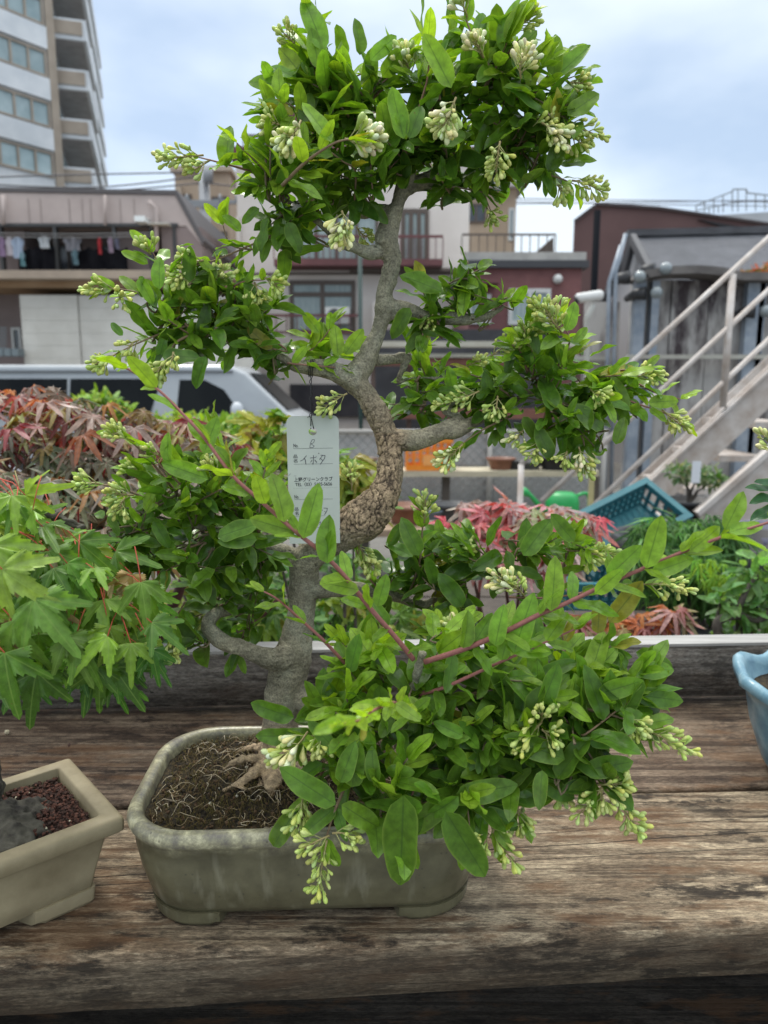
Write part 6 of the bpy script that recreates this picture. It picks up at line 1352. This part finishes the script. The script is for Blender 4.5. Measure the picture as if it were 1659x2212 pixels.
# ---- vehicles ----
def van():
    Yv = 9.6; fV = at(300, 850, Yv); zr0 = fV.uv(200,787)[1]; xb = fV.uv(650,900)[0]
    root = thing('parked_van', 'silver white van parked side on behind the left bushes', 'van', (xb-2.3, Yv+.9, 0))
    def S(u, v, d=0): a, z = fV.uv(u, v); return fV.pt(a, z, d)
    x0 = xb-4.7
    prof = [(x0,.35),(x0,zr0-.25),(x0+.12,zr0-.02),(x0+.6,zr0)]
    prof += [(fV.uv(490,790)[0], zr0-.005),(fV.uv(528,804)[0], fV.uv(528,804)[1]),(fV.uv(620,890)[0], fV.uv(620,890)[1]),(fV.uv(648,905)[0], fV.uv(648,905)[1]),(xb+.10,.95),(xb+.16,.6),(xb+.1,.32)]
    mb = MB(); Wv = 1.7
    L = []
    for yy, ins in ((0,.0),(.04,-.02),(.1,0),(Wv-.1,0),(Wv,.0)): pass
    secs = [(-.00,.10),(-.06,.03),(-.08,0)]
    def ring(y, shrink):
        cx = (x0+xb)/2; cz = 1.0
        return [Vector((fV.O.x+cx+(x-cx)*(1-shrink*.03), y, (z if z < 1.0 else 1.0+(z-1.0)*(1-shrink)))) for x, z in prof]
    L = [ring(Yv+.16,.10), ring(Yv+.10,.03), ring(Yv+.0,.30) if False else ring(Yv+.07,0)]
    # body: side leans inward above the belt line
    L = []
    for (k, sh) in ((0,0),(1,0)): pass
    def ring2(side):
        r = []
        for x, z in prof:
            lean = max(0, z-1.05)*.13
            y = Yv+lean if side == 0 else Yv+Wv-lean
            r.append(Vector((fV.O.x+x, y, z)))
        return r
    A = ring2(0); Bv = ring2(1)
    mb.loops([A, Bv], True, False, True, True); body = put('body', mb, M('van_paint', (.36,.385,.41), (.42,.45,.47), 2, .25, spec=.7), root)
    bv = body.modifiers.new('b','BEVEL'); bv.width = .05; bv.segments = 4; bv.limit_method = 'ANGLE'; bv.angle_limit = R(25)
    def pane(pts, name, mat):
        mb = MB(); q = []
        for u, v in pts:
            a, z = fV.uv(u, v); q.append(Vector((fV.O.x+a, Yv+max(0,z-1.05)*.13-.006, z)))
        mb.prism(q, (0,.012,0)); put(name, mb, mat, root)
    GL2 = M('van_glass', (.004,.005,.006), (.01,.012,.012), 2, .25, spec=.15)
    pane([(-60,897),(-60,818),(140,818),(143,897)], 'side_window', GL2); pane([(148,897),(147,818),(345,818),(338,845),(322,897)], 'side_window', GL2)
    pane([(380,897),(385,820),(440,821),(482,842),(520,895)], 'cab_window', GL2)
    mb = MB(); xw = [fV.uv(u,v) for u,v in ((532,807),(617,888))]
    p0 = Vector((fV.O.x+xw[0][0], 0, xw[0][1])); p1 = Vector((fV.O.x+xw[1][0], 0, xw[1][1])); nn = Vector((p1.z-p0.z,0,-(p1.x-p0.x))).normalized(); nn = nn if nn.x > 0 else -nn
    q = [p0+Vector((0,Yv+.22,0))+nn*.01, p1+Vector((0,Yv+.14,0))+nn*.01, p1+Vector((0,Yv+Wv-.14,0))+nn*.01, p0+Vector((0,Yv+Wv-.22,0))+nn*.02]; mb.prism(q, nn*.012); put('windscreen', mb, GL2, root)
    mb = MB(); m_ = S(516,886,.12); sphere(mb, m_, .085, 12, 8, 1.3); mb.tube([m_+Vector((0,.05,0)), m_+Vector((-.02,.16,-.02))], .02, 6); put('mirror', mb, M('mirror_white', (.5,.53,.56), rough=.3), root)
    for xx in (x0+.9, xb-.75):
        mb = MB(); c = Vector((fV.O.x+xx, Yv-.02, .33)); mb.tube([c, c+Vector((0,.2,0))], .33, 24); wh = put('wheel', mb, M('tyre', (.02,.02,.02), rough=.8), root)
        mb = MB(); mb.tube([c+Vector((0,-.01,0)), c+Vector((0,.0,0))], .2, 20); put('rim', mb, M('rim_grey', (.4,.4,.42), rough=.3), wh)
    mb = MB(); mb.box(fV.O.x+x0+.3, fV.O.x+xb-.6, Yv-.012, Yv-.002, .98, 1.0); put('trim_line', mb, BLK, root)
    for u in (146, 352, 372):
        mb = MB(); a, z = fV.uv(u, 850); x = fV.O.x+a; mb.bar((x, Yv-.004, .45), (x, Yv-.004, 1.06), .012, .006); put('door_seam', mb, BLK, root)
    mb = MB(); a, z = fV.uv(400, 915); mb.box(fV.O.x+a-.1, fV.O.x+a+.1, Yv-.03, Yv-.005, z-.02, z+.02); put('door_handle', mb, M('chrome', (.5,.5,.5), rough=.2, metal=.8), root)
    mb = MB(); mb.box(fV.O.x+x0+.3, fV.O.x+fV.uv(500,800)[0], Yv+.06, Yv+.10, zr0-.10, zr0-.075); put('roof_gutter', mb, M('gutter_grey', (.12,.13,.14), rough=.5), root)
van()
def car(u0, label, paint, Y0):
    f = at(u0, 860, Y0); root = thing('parked_car', label, 'car', (f.O.x, Y0, 0)); x = f.O.x
    prof = [(0,.35),(-.02,.75),(-.12,.92),(-.75,1.02),(-1.35,1.46),(-1.8,1.52),(-3.2,1.5),(-4.0,1.0),(-4.1,.5),(-4.05,.35)]
    mb = MB(); A = [Vector((x+a, Y0+max(0,z-.95)*.35, z)) for a,z in prof]; Bq = [Vector((x+a, Y0+1.65-max(0,z-.95)*.35, z)) for a,z in prof]
    mb.loops([A,Bq], True, False, True, True); b = put('body', mb, paint, root); bv = b.modifiers.new('b','BEVEL'); bv.width=.06; bv.segments=4; bv.limit_method='ANGLE'; bv.angle_limit=R(20)
    mb = MB(); mb.prism([Vector((x-.80,Y0+.1,1.06)), Vector((x-1.32,Y0+.2,1.45)), Vector((x-1.32,Y0+1.45,1.45)), Vector((x-.80,Y0+1.55,1.06))], (.02,0,.02)); put('windscreen', mb, DGLASS, root)
    mb = MB(); mb.prism([Vector((x-1.0,Y0+.03,1.05)), Vector((x-1.42,Y0+.15,1.42)), Vector((x-2.9,Y0+.15,1.42)), Vector((x-3.3,Y0+.03,1.05))], (0,.02,0)); put('side_window', mb, DGLASS, root)
    for xx in (-.8,-3.3):
        mb = MB(); c = Vector((x+xx, Y0-.02, .31)); mb.tube([c, c+Vector((0,.2,0))], .31, 20); put('wheel', mb, bpy.data.materials['tyre'], root)
    mb = MB(); mb.box(x-.1,x+.01,Y0+.1,Y0+.4,.62,.78); put('headlight', mb, BULB, root)
car(690, 'white car parked beyond the van with only its bonnet and windscreen showing', M('car_white', (.55,.57,.58), rough=.2, spec=.7), 12.0)
# ================= other plants =================
MT5 = [maple_template([.30,.72,1,.70,.28], .085, .22+.1*k, 205, 6, 14, .36+.03*(k%3), k, 1.8) for k in range(5)]
MT7 = [maple_template([.45,.75,.95,1,.95,.75,.45], .045, .25+.12*k, 270, 5, 10, .27, k*1.3, 1.55) for k in range(5)]
MLEAF = leaf_mat('maple_leaf', vc=(.24,.36,.08), rough=.42, trans=.35, back=(1.25,1.2,1.3), wet=.25)
RLEAF = leaf_mat('red_maple_leaf', vc=(.24,.13,.10), rough=.4, trans=.3, tcol=(1.3,.8,.5), back=(1.3,1.1,1.1), wet=.3)
BLEAF = leaf_mat('shrub_leaf', vein=False, rough=.45, trans=.4, wet=.3)
def inpoly(x, y, pl):
    c = False; n = len(pl)
    for i in range(n):
        x1,y1 = pl[i]; x2,y2 = pl[(i+1)%n]
        if (y1 > y) != (y2 > y) and x < (x2-x1)*(y-y1)/(y2-y1)+x1: c = not c
    return c
def sample(pl, n):
    xs = [p[0] for p in pl]; ys = [p[1] for p in pl]; out = []
    while len(out) < n:
        x, y = random.uniform(min(xs),max(xs)), random.uniform(min(ys),max(ys))
        if inpoly(x,y,pl): out.append((x,y))
    return out
def pick(cs, j=.15):
    c = random.choice(cs); return tuple(max(.004, x*random.uniform(1-j,1+j)) for x in c)
# --- green maple growing from the beige pot ---
gm = thing('maple_bonsai', 'green leaved maple bonsai with red leaf stalks rooted in the beige pot', 'bonsai tree', (-.335,.585,ZB+.08))
L = []; st = Attr()
plg = [(-90,1050),(40,1060),(110,1120),(215,1190),(300,1235),(335,1300),(330,1420),(320,1450),(220,1470),(120,1440),(20,1470),(-90,1490)]
for (u,v) in sample(plg, 230):
    f = (v-1050)/450; Y = random.uniform(.52,.68) - .03*f; p = P(u,v,Y)
    d = Vector((random.gauss(.25,.55), random.gauss(-.35,.35), random.gauss(-.55,.35)))
    n = Vector((random.gauss(.1,.25), -.55, .8))+rv(.2)
    y = random.random()
    col = pick([(.12,.25,.03),(.17,.33,.035),(.26,.42,.04),(.20,.36,.04),(.09,.20,.025)]) if y < .9 else pick([(.34,.30,.13),(.38,.27,.15),(.40,.42,.06)])
    if v > 1400: col = pick([(.055,.15,.02),(.08,.20,.025)])
    L.append((p, d, n, random.uniform(.022,.036), col, random.randrange(5)))
    b = p - d.normalized()*.018 + Vector((-.012,.01,.006))+rv(.003)
    st.tubec([b, b.lerp(p,.5)+Vector((0,0,.002)), p], [.00045,.0004,.0004], (.42,.07,.04) if random.random() < .75 else (.25,.22,.08), 4)
for (u,v,Y,dx,dz,l,c) in [(30,1340,.50,.45,-.9,.062,(.13,.29,.07)),(75,1295,.49,.6,-.75,.066,(.12,.28,.07)),(5,1230,.49,.75,-.45,.062,(.20,.36,.09)),(-20,1180,.50,.6,-.5,.06,(.17,.34,.06)),(105,1190,.52,.35,-.85,.056,(.09,.22,.05)),(285,1240,.55,-.2,-.9,.040,(.33,.27,.15)),(318,1275,.54,.25,-.9,.045,(.11,.27,.04)),
      (150,1230,.53,.5,-.8,.055,(.10,.25,.05)),(215,1310,.53,.4,-.85,.058,(.11,.26,.05)),(80,1450,.50,-.2,-1,.062,(.05,.14,.02)),(180,1400,.52,.5,-.8,.055,(.055,.16,.02)),(245,1440,.53,.6,-.75,.055,(.05,.14,.02)),(215,1440,.52,0,-1,.052,(.06,.16,.02)),(55,1070,.56,.6,.3,.045,(.22,.40,.04)),(10,1410,.48,.1,-1,.065,(.07,.19,.03)),(250,1190,.56,.9,-.2,.05,(.08,.2,.04)),(170,1170,.54,.8,-.6,.052,(.07,.18,.035))]:
    L.append((P(u,v,Y), Vector((dx,-.25,dz)), Vector((.1,-.9,.45))+rv(.15), l*.74, (c[0]*1.35,c[1]*1.1,c[2]*.7), random.randrange(5)))
    p = P(u,v,Y); st.tubec([p+Vector((-.03,.015,.012)), p+Vector((-.012,.006,.009)), p], [.0006,.0005,.0005], (.45,.07,.04), 4)
build_leaves('foliage', L, MLEAF, gm, MT5)
put('leaf_stalk', st, TWIG, gm)['kind'] = 'stuff'
tb = MB()
def lm(pts, n=4, k=10):
    a, b = smooth_path([Vector(p[:3]) for p in pts], [p[3] for p in pts], n); tb.tube(a, b, k)
lm([(-.36,.585,1.105,.030),(-.36,.59,1.135,.027),(-.37,.6,1.17,.028),(-.42,.6,1.22,.024),(-.44,.6,1.29,.02),(-.42,.6,1.36,.014),(-.36,.6,1.40,.009),(-.30,.59,1.41,.005),(-.24,.58,1.39,.003)])
lm([(-.43,.6,1.25,.018),(-.37,.59,1.27,.010),(-.30,.58,1.28,.006),(-.23,.58,1.27,.004),(-.19,.58,1.25,.002)]); lm([(-.43,.6,1.32,.014),(-.36,.58,1.34,.007),(-.28,.57,1.345,.004),(-.21,.57,1.33,.002)])
for a_, l_ in ((-.6,.085),(.9,.07),(-.2,.07),(.5,.06),(-.9,.08),(-1.6,.06),(1.2,.05),(2.3,.06)):
    lm([(-.335,.585,1.125,.024),(-.335+l_*.42*math.cos(a_),.585+l_*.42*math.sin(a_),1.127,.011),(-.335+l_*.75*math.cos(a_),.585+l_*.75*math.sin(a_),1.121,.004)])
m_ = tb.mesh('trunk_raw'); o0 = bpy.data.objects.new('r', m_); COL.objects.link(o0); q_ = o0.modifiers.new('r','REMESH'); q_.mode='VOXEL'; q_.voxel_size=.002; q_.use_smooth_shade=True
tx = bpy.data.textures.new('rough','CLOUDS'); tx.noise_scale=.009; tx.noise_depth=4; q_ = o0.modifiers.new('d','DISPLACE'); q_.texture=tx; q_.strength=.012
m2_ = bpy.data.meshes.new_from_object(o0.evaluated_get(bpy.context.evaluated_depsgraph_get())); bpy.data.objects.remove(o0)
off_ = rootloc(gm); m2_.transform(Matrix.Translation(-off_))
put('trunk', None, M('grey_maple_bark', (.016,.013,.010), (.085,.078,.058), 70, .85, bump=.8, bscale=160), gm, mesh=m2_)

def crown(name, label, cat, base, pots, lobes, trunk, mat, bark, tpl, size, cols, group=None, dirf=None, stalk=None, extra_stems=()):
    """generic small tree: lobes (u,v,Y,ru,rv,n)"""
    r = thing(name, label, cat, base, group); L = []; sb = Attr(); base = Vector(base)
    tops = []
    for (u,v,Y,ru,rv_,n) in lobes:
        C = P(u,v,Y); s = mpp(u,v,Y); tops.append(C)
        for i in range(n):
            q = rv(1).normalized()*random.uniform(.35,1)
            p = C + Vector((q.x*ru*s, q.y*(ru+rv_)/2*s, q.z*rv_*s))
            d = (Vector((q.x, q.y*.6-.25, q.z*.5)) + rv(.45)) if dirf is None else dirf(q)
            L.append((p, d, Vector((q.x*.3,-.45,.9))+rv(.3), size*random.uniform(.7,1.2), pick(cols), random.randrange(8)))
            if stalk and random.random() < .5: sb.tubec([p-Vector(d).normalized()*.004+(C-p)*.35+Vector((0,0,-.01)), p], [.0011,.0007], stalk, 4)
    build_leaves('foliage', L, mat, r, tpl)
    k0 = tops[0]; tb = MB()
    for C in tops:
        mid = base.lerp(C,.55) + Vector((random.gauss(0,.02),0,.0)); a, b = smooth_path([base+Vector((0,0,-.005)), base.lerp(mid,.5)+rv(trunk*.4), mid, C], [trunk, trunk*.8, trunk*.45, trunk*.15], 5); tb.tube(a, b, 8)
    for pts in extra_stems: a, b = smooth_path([P(*p[:3]) for p in pts], [p[3] for p in pts], 4); tb.tube(a,b,7)
    put('trunk', tb, bark, r)
    if sb.v: put('leaf_stalk', sb, TWIG, r)['kind'] = 'stuff'
    return r
DB = M('dark_bark', (.05,.042,.035), (.13,.11,.09), 40, .85, bump=.6); RB = M('red_stem', (.12,.045,.035), (.08,.04,.03), 40, .6)
def tubpot(x, y, z, r, h, label, mat, sq=1.0, cat='plant pot', shape=None):
    mb = MB(); rpot(mb, x, y, z, r, h, sq); o = put('plant_pot', mb, mat); tag(o, label, cat, 'pots behind the front bench'); return o
zt3 = zb3+.001
# --- red purple maple ---
plr = [(-90,850),(60,832),(130,845),(210,868),(300,880),(390,900),(470,930),(545,975),(600,1040),(560,1130),(450,1190),(200,1230),(-90,1230)]
rm = thing('red_maple', 'purple red Japanese maple with dusty pink star leaves behind the left of the bench', 'maple tree', (-.42,1.18,.75))
L = []; sb = Attr()
for (u,v) in sample(plr, 700):
    top = (v-840)/380; Y = 1.28 - .33*top + random.gauss(0,.05); p = P(u,v,Y)
    d = Vector((random.gauss(.25,.7), random.gauss(-.6,.4), random.gauss(-.18,.22))); n = Vector((0,-.5,1))+rv(.22)
    if v < 1000: col = pick([(.26,.16,.14),(.17,.11,.08),(.38,.22,.19),(.25,.15,.05),(.28,.08,.03),(.22,.03,.03),(.12,.12,.06),(.15,.09,.08),(.10,.10,.05),(.22,.19,.05),(.24,.17,.13),(.30,.22,.17),(.13,.10,.06),(.22,.16,.13),(.27,.20,.16)])
    else: col = pick([(.24,.19,.14),(.19,.17,.11),(.30,.20,.17),(.14,.14,.07),(.22,.18,.12),(.12,.13,.07),(.33,.24,.20),(.30,.14,.03)])
    if v < 965 and random.random() < .6: col = pick([(.36,.05,.03),(.24,.22,.05),(.40,.15,.03),(.34,.22,.19),(.20,.16,.05),(.30,.04,.05),(.42,.28,.25)])
    else: col = (col[0]*.75, col[1]*.92, col[2]*.78)
    L.append((p, d, n, random.uniform(.028,.046), col, random.randrange(5)))
    b = p + Vector((-.01,.02,-.03))+rv(.006); sb.tubec([b, p], [.0010,.0008], (.45,.03,.04), 4)
for (u,v,Y,dx,dz,l,c) in [(265,1035,.92,-.2,-.35,.055,(.33,.25,.21)),(110,1040,.90,-.35,-.5,.052,(.36,.30,.24)),(355,1105,.92,.0,-.6,.052,(.34,.22,.19)),(70,1100,.9,.1,-.4,.05,(.24,.27,.17)),(430,1035,.95,.5,-.3,.06,(.32,.23,.20)),(100,870,1.1,.7,-.1,.05,(.45,.25,.22)),(200,900,1.1,-.5,-.2,.05,(.38,.22,.18)),(290,925,1.05,.2,-.5,.05,(.45,.28,.25)),(180,940,1.05,.6,-.2,.05,(.34,.09,.03)),(30,925,1.05,.6,.0,.05,(.30,.03,.04))]:
    c = (c[0]*.72, c[1]*.85, c[2]*.8)
    L.append((P(u,v,Y), Vector((dx,-.7,dz)), Vector((0,-.5,1))+rv(.1), l, c, random.randrange(5)))
build_leaves('foliage', L, RLEAF, rm, MT7); put('leaf_stalk', sb, TWIG, rm)['kind'] = 'stuff'
tb = MB()
for pts in ([(-.42,1.18,.75,.02),(-.44,1.2,.95,.016),(-.5,1.2,1.12,.011),(-.6,1.15,1.28,.006),(-.68,1.1,1.38,.003)], [(-.44,1.2,.98,.014),(-.35,1.2,1.15,.009),(-.28,1.18,1.3,.005),(-.2,1.15,1.36,.003)], [(-.5,1.2,1.12,.009),(-.45,1.15,1.25,.006),(-.42,1.1,1.36,.003)],[(-.44,1.2,.98,.012),(-.25,1.1,1.1,.006),(-.15,1.05,1.2,.003)]): lm(pts)
put('trunk', tb, RB, rm)
tubpot(-.42,1.18,.60,.13,.15,'dark pot under the purple red maple',pm['black'])
mb = MB(); mb.box(-1.4,.6,1.08,1.45,.54,.595); mb.box(-1.3,-1.22,1.2,1.28,0,.539); mb.box(.3,.38,1.2,1.28,0,.539); tag(put('plant_stand', mb, DW), 'dark low plant stand directly behind the left half of the bench', 'stand')
# --- yellow green shrubs and other plants in the middle distance ---
YG = [(.20,.34,.04),(.28,.42,.05),(.13,.25,.04),(.33,.40,.06)]; GG = [(.08,.20,.05),(.12,.26,.06),(.06,.15,.03)]
def ground_at(u, Y, v=1300): q = P(u,v,Y); return q.x
def shrub(lab, u, Y, z0, lobes, cols, size, tr=.02, mat=None, tpl=None, name='shrub', group='shrubs beyond the bench', **k):
    x = P(u,1200,Y).x; return crown(name, lab, 'shrub', (x,Y,z0), None, lobes, tr, mat or BLEAF, DB, tpl, size, cols, group, **k)
shrub('small bright green shrub in front of the van rear window', 205, 3.4, .0, [(205,872,3.4,55,25,160),(240,890,3.4,60,25,120)], YG, .05)
shrub('yellow green shrub spreading below the van door', 460, 2.6, .0, [(430,935,2.6,110,35,330),(520,950,2.5,90,45,300),(360,925,2.7,60,30,160),(470,1010,2.5,130,50,260)], YG, .045)
shrub('loose pale green shrub under the windscreen of the van', 590, 2.2, .0, [(575,960,2.2,50,40,160),(610,1020,2.2,60,60,200)], YG+GG, .045)
shrub('yellowing maple sapling between the price tag and the trunk', 745, 1.35, .62, [(745,1010,1.35,45,50,26),(760,1090,1.35,60,50,34),(590,930,1.4,60,40,22),(560,1010,1.4,50,50,22)], [(.36,.38,.03),(.22,.34,.04),(.30,.22,.04),(.14,.26,.04)], .055, mat=MLEAF, tpl=MT5, tr=.008)
shrub('green maple sapling in the shade behind the lower trunk', 500, 1.4, .62, [(440,1290,1.4,90,60,38),(560,1330,1.4,80,50,34),(520,1230,1.45,110,50,30),(740,1300,1.4,90,60,30),(860,1340,1.45,90,40,28)], [(.12,.24,.04),(.20,.32,.04),(.08,.17,.03),(.26,.30,.04)], .05, mat=MLEAF, tpl=MT5, tr=.01)
shrub('dark leafy shrub low behind the left of the back board', 250, 1.75, .4, [(150,1330,1.8,150,60,170),(330,1370,1.8,120,40,140),(60,1260,1.8,120,60,120)], GG, .045, tr=.012)
shrub('dense dark shrub behind the trunk base', 620, 1.9, .3, [(620,1350,1.9,110,50,240),(760,1370,1.9,110,45,220),(500,1370,1.9,90,45,160),(900,1370,2.0,100,40,180),(700,1240,2.2,140,50,200)], GG, .05, tr=.015)
# pink maple
PK_ = [(.55,.20,.20),(.50,.36,.33),(.58,.11,.12),(.42,.31,.27),(.60,.30,.29),(.33,.24,.19),(.28,.30,.18)]
crown('pink_maple', 'pink and red young maple in the middle distance right of the trunk', 'maple tree', (P(1120,1300,1.5).x,1.5,.72), None,
      [(1070,1105,1.42,90,30,26),(1000,1145,1.40,70,30,22),(1130,1140,1.42,110,35,34),(1210,1120,1.45,90,30,24),(1040,1190,1.38,80,35,24),(1150,1200,1.4,100,40,28),(1240,1160,1.5,60,25,12)], .009, RLEAF, RB, MT7, .05, PK_, 'small maples in the middle distance',
      dirf=lambda q: Vector((q.x+random.gauss(0,.4), -.6, -.12+random.gauss(0,.18))), stalk=(.50,.04,.05))
crown('bronze_maple', 'bronze and reddish maple seedling low above the back board', 'maple tree', (P(1330,1500,1.35).x,1.35,.78), None,
      [(1300,1345,1.3,70,25,12),(1400,1340,1.3,60,30,14),(1450,1330,1.3,40,25,7),(1240,1350,1.3,60,25,8)], .006, RLEAF, RB, MT7, .045, [(.22,.06,.06),(.38,.26,.22),(.42,.15,.04),(.28,.20,.08),(.33,.16,.14),(.18,.16,.06)], 'small maples in the middle distance',
      dirf=lambda q: Vector((q.x+random.gauss(0,.5), -.5, -.2+random.gauss(0,.25))), stalk=(.35,.05,.05))
# curly leaved maple
CT = [maple_template([.4,.8,1,.8,.4], .05, .9+.2*k, 200, 4, 6, .12, k*2) for k in range(4)]
lion = crown('lion_mane_maple', 'dark green curly leaved maple bonsai behind the right of the bench', 'bonsai tree', (P(1512,1390,1.75).x,1.75,P(1512,1392,1.75).z-.04), None,
      [(1430,1150,1.75,70,35,130),(1510,1150,1.8,80,40,160),(1570,1180,1.8,45,45,90),(1400,1200,1.7,45,40,90),(1480,1215,1.7,90,45,170),(1550,1250,1.7,60,40,110),(1440,1270,1.72,50,35,80),(1500,1290,1.75,40,30,60)], .026, MLEAF, DB, CT, .042, [(.05,.155,.04),(.08,.22,.05),(.035,.11,.03),(.12,.29,.06)], 'bonsai trees in the second row',
      dirf=lambda q: Vector((q.x*.8, -.45, -.35+q.z*.3))+rv(.3))
L = []
for (u,v,ru,rv_,n) in ((1560,1248,50,14,30),(1525,1215,30,10,12)):
    for i in range(n): L.append((P(u+random.gauss(0,ru*.6), v+random.gauss(0,rv_*.6), 1.6+random.gauss(0,.02)), Vector((random.gauss(0,.6),-.4,-.4))+rv(.25), Vector((0,-.4,1))+rv(.2), random.uniform(.025,.045), pick([(.30,.50,.05),(.24,.45,.05)]), random.randrange(4)))
build_leaves('new_growth', L, MLEAF, lion, CT)
rb2 = (P(1590,1390,1.5).x,1.5,P(1590,1392,1.5).z-.03)
crown('dwarf_bonsai', 'small contorted bonsai with pale green oval leaves at the right edge', 'bonsai tree', rb2, None,
      [(1640,1235,1.5,45,35,40),(1590,1310,1.5,45,25,32),(1650,1320,1.5,40,35,34),(1600,1370,1.5,60,22,34),(1560,1290,1.5,25,25,16),(1680,1270,1.5,40,50,30)], .012, LEAF, DB, TPL, .040, [(.16,.31,.10),(.22,.38,.14),(.11,.24,.06)], 'bonsai trees in the second row',
      extra_stems=[[(1560,1385,1.48,.012),(1550,1345,1.48,.01),(1590,1330,1.48,.009),(1640,1340,1.48,.007),(1659,1320,1.48,.005)], [(1590,1330,1.48,.008),(1610,1280,1.48,.006),(1630,1250,1.48,.004)]])
mb = MB(); mb.box(.35,1.9,1.35,1.95,.86,.90); mb.box(.4,.48,1.5,1.58,0,.859); mb.box(1.8,1.88,1.5,1.58,0,.859); tag(put('plant_stand', mb, DW), 'dark timber stand behind the right half of the bench carrying bonsai', 'stand')
q = P(1512,1392,1.75); tubpot(q.x,1.75,.901,.10,max(.03,q.z-.04-.90),'shallow pot of the curly leaved maple',pm['dark grey'])
q = P(1450,1320,2.1); tubpot(q.x,2.1,.66,.17,.42,'large black tub between the teal crates and the curly maple',pm['black'])
q = P(1600,1330,2.05); tubpot(q.x,2.05,.62,.18,.46,'large black tub behind the dwarf bonsai',pm['black'])
q = P(1650,1185,2.3); tubpot(q.x+.06,2.3,q.z-.16,.17,.22,'smooth grey violet planter at the right edge',M('violet_grey', (.12,.12,.17), (.15,.15,.20), 5, .4))
mb = MB(); mb.box(q.x-.1,q.x+.24,2.15,2.45,0,q.z-.161); tag(put('block_stand', mb, bpy.data.materials['block_grey']), 'grey block stand under the violet planter', 'stand')
mb = MB(); q = P(1450,1320,2.1); mb.box(q.x-.2,1.6,1.97,2.3,.56,.655); mb.box(q.x-.1,q.x,2.1,2.18,0,.559); mb.box(1.45,1.55,2.1,2.18,0,.559); tag(put('plant_stand', mb, DW), 'dark stand carrying the two large black tubs', 'stand')
# potted plant near the stairs, plant on the wall top
q = P(1490,1060,3.5)
crown('potted_shrub', 'variegated shrub with a white tag in front of the outdoor stairs', 'shrub', (q.x,3.5,q.z-.05), None, [(1470,1020,3.5,28,22,110),(1510,1025,3.5,50,22,150),(1540,1040,3.5,28,18,80)], .012, BLEAF, DB, None, .035, [(.10,.2,.07),(.30,.34,.22),(.17,.26,.12),(.07,.16,.04)], 'shrubs beyond the bench')
tubpot(q.x,3.5,q.z-.16,.12,.12,'dark pot of the variegated shrub by the stairs',pm['black'])
mb = MB(); mb.box(q.x-.2,q.x+.2,3.4,3.7,0,q.z-.161); tag(put('block_stand', mb, bpy.data.materials['block_grey']), 'grey block stand under the variegated shrub', 'stand')
w = P(1504,1020,3.36); mb = MB(); mb.box(w.x-.02,w.x+.02,3.36,3.362,w.z-.05,w.z+.05); tag(put('name_tag', mb, M('white_tag', (.6,.62,.65), rough=.5)), 'small white hanging tag on the variegated shrub', 'tag')
q = P(1635,612,7.3)
crown('wall_top_shrub', 'orange red leaved shrub on top of the concrete wall at the right edge', 'shrub', (q.x,7.3,q.z-.02), None, [(1615,600,7.3,30,10,120),(1650,590,7.3,30,16,150),(1690,580,7.3,30,22,120)], .02, RLEAF, DB, None, .07, [(.50,.16,.04),(.42,.22,.06),(.20,.25,.06),(.55,.10,.04)], 'shrubs beyond the bench')
# leafy tree in the blue pot, mostly outside the frame
bt = thing('edge_bonsai', 'broad leaved bonsai in the blue pot reaching in from the right edge', 'bonsai tree', (bx,YB,ZB+.10))
tb = MB(); lm([(bx,YB,ZB+.095,.022),(bx+.01,YB,ZB+.2,.017),(bx+.05,YB-.02,ZB+.32,.012),(bx+.03,YB-.03,ZB+.45,.008),(bx-.01,YB-.06,ZB+.52,.004)]); lm([(bx+.05,YB-.02,ZB+.3,.01),(bx,YB-.06,ZB+.36,.006),(bx-.05,YB-.1,ZB+.38,.003)]); put('trunk', tb, DB, bt)
L = []
for (u,v,Y,dx,dz,l) in [(1690,1050,.66,-1,.1,.03),(1690,1075,.66,-1,-.05,.032),(1680,1095,.66,-1,-.35,.028),(1670,1060,.66,-.8,.3,.026),(1690,955,.66,-.8,.3,.018)]: L.append((P(u,v,Y), Vector((dx,-.2,dz)), Vector((0,-.6,1)), l, (.05,.14,.06), random.randrange(8)))
for k in range(120):
    c = random.choice([(bx+.03,YB-.03,ZB+.45),(bx+.05,YB,ZB+.38),(bx+.12,YB-.04,ZB+.42)]); q = rv(.05); q.x = abs(q.x)
    L.append((Vector(c)+q, q+rv(.02), Vector((0,-.3,1))+rv(.3), .032, pick([(.05,.14,.05),(.07,.18,.06)]), random.randrange(8)))
build_leaves('foliage', L, LEAF, bt)
mb = Attr(); panicle(mb, P(1685,985,.66), P(1648,935,.66), 3, .009, True); put('flower_cluster', mb, BUD, bt)
# small debris lying on the bench
for k, (u,v,r_,c,lab) in enumerate([(15,1583,.0035,(.5,.44,.3),'pale pebble on the bench at the left edge'),(876,1639,.0028,(.5,.45,.33),'pale seed on the bench beside the pot rim'),(150,1612,.002,(.1,.05,.04),'dark bud scale on the bench above the beige pot')]):
    q = Pz(u,v,ZB); mb = Attr(); grain(mb, (q.x,q.y,ZB+.0015), r_, c); tag(put('debris', mb, TWIG), lab, 'debris')
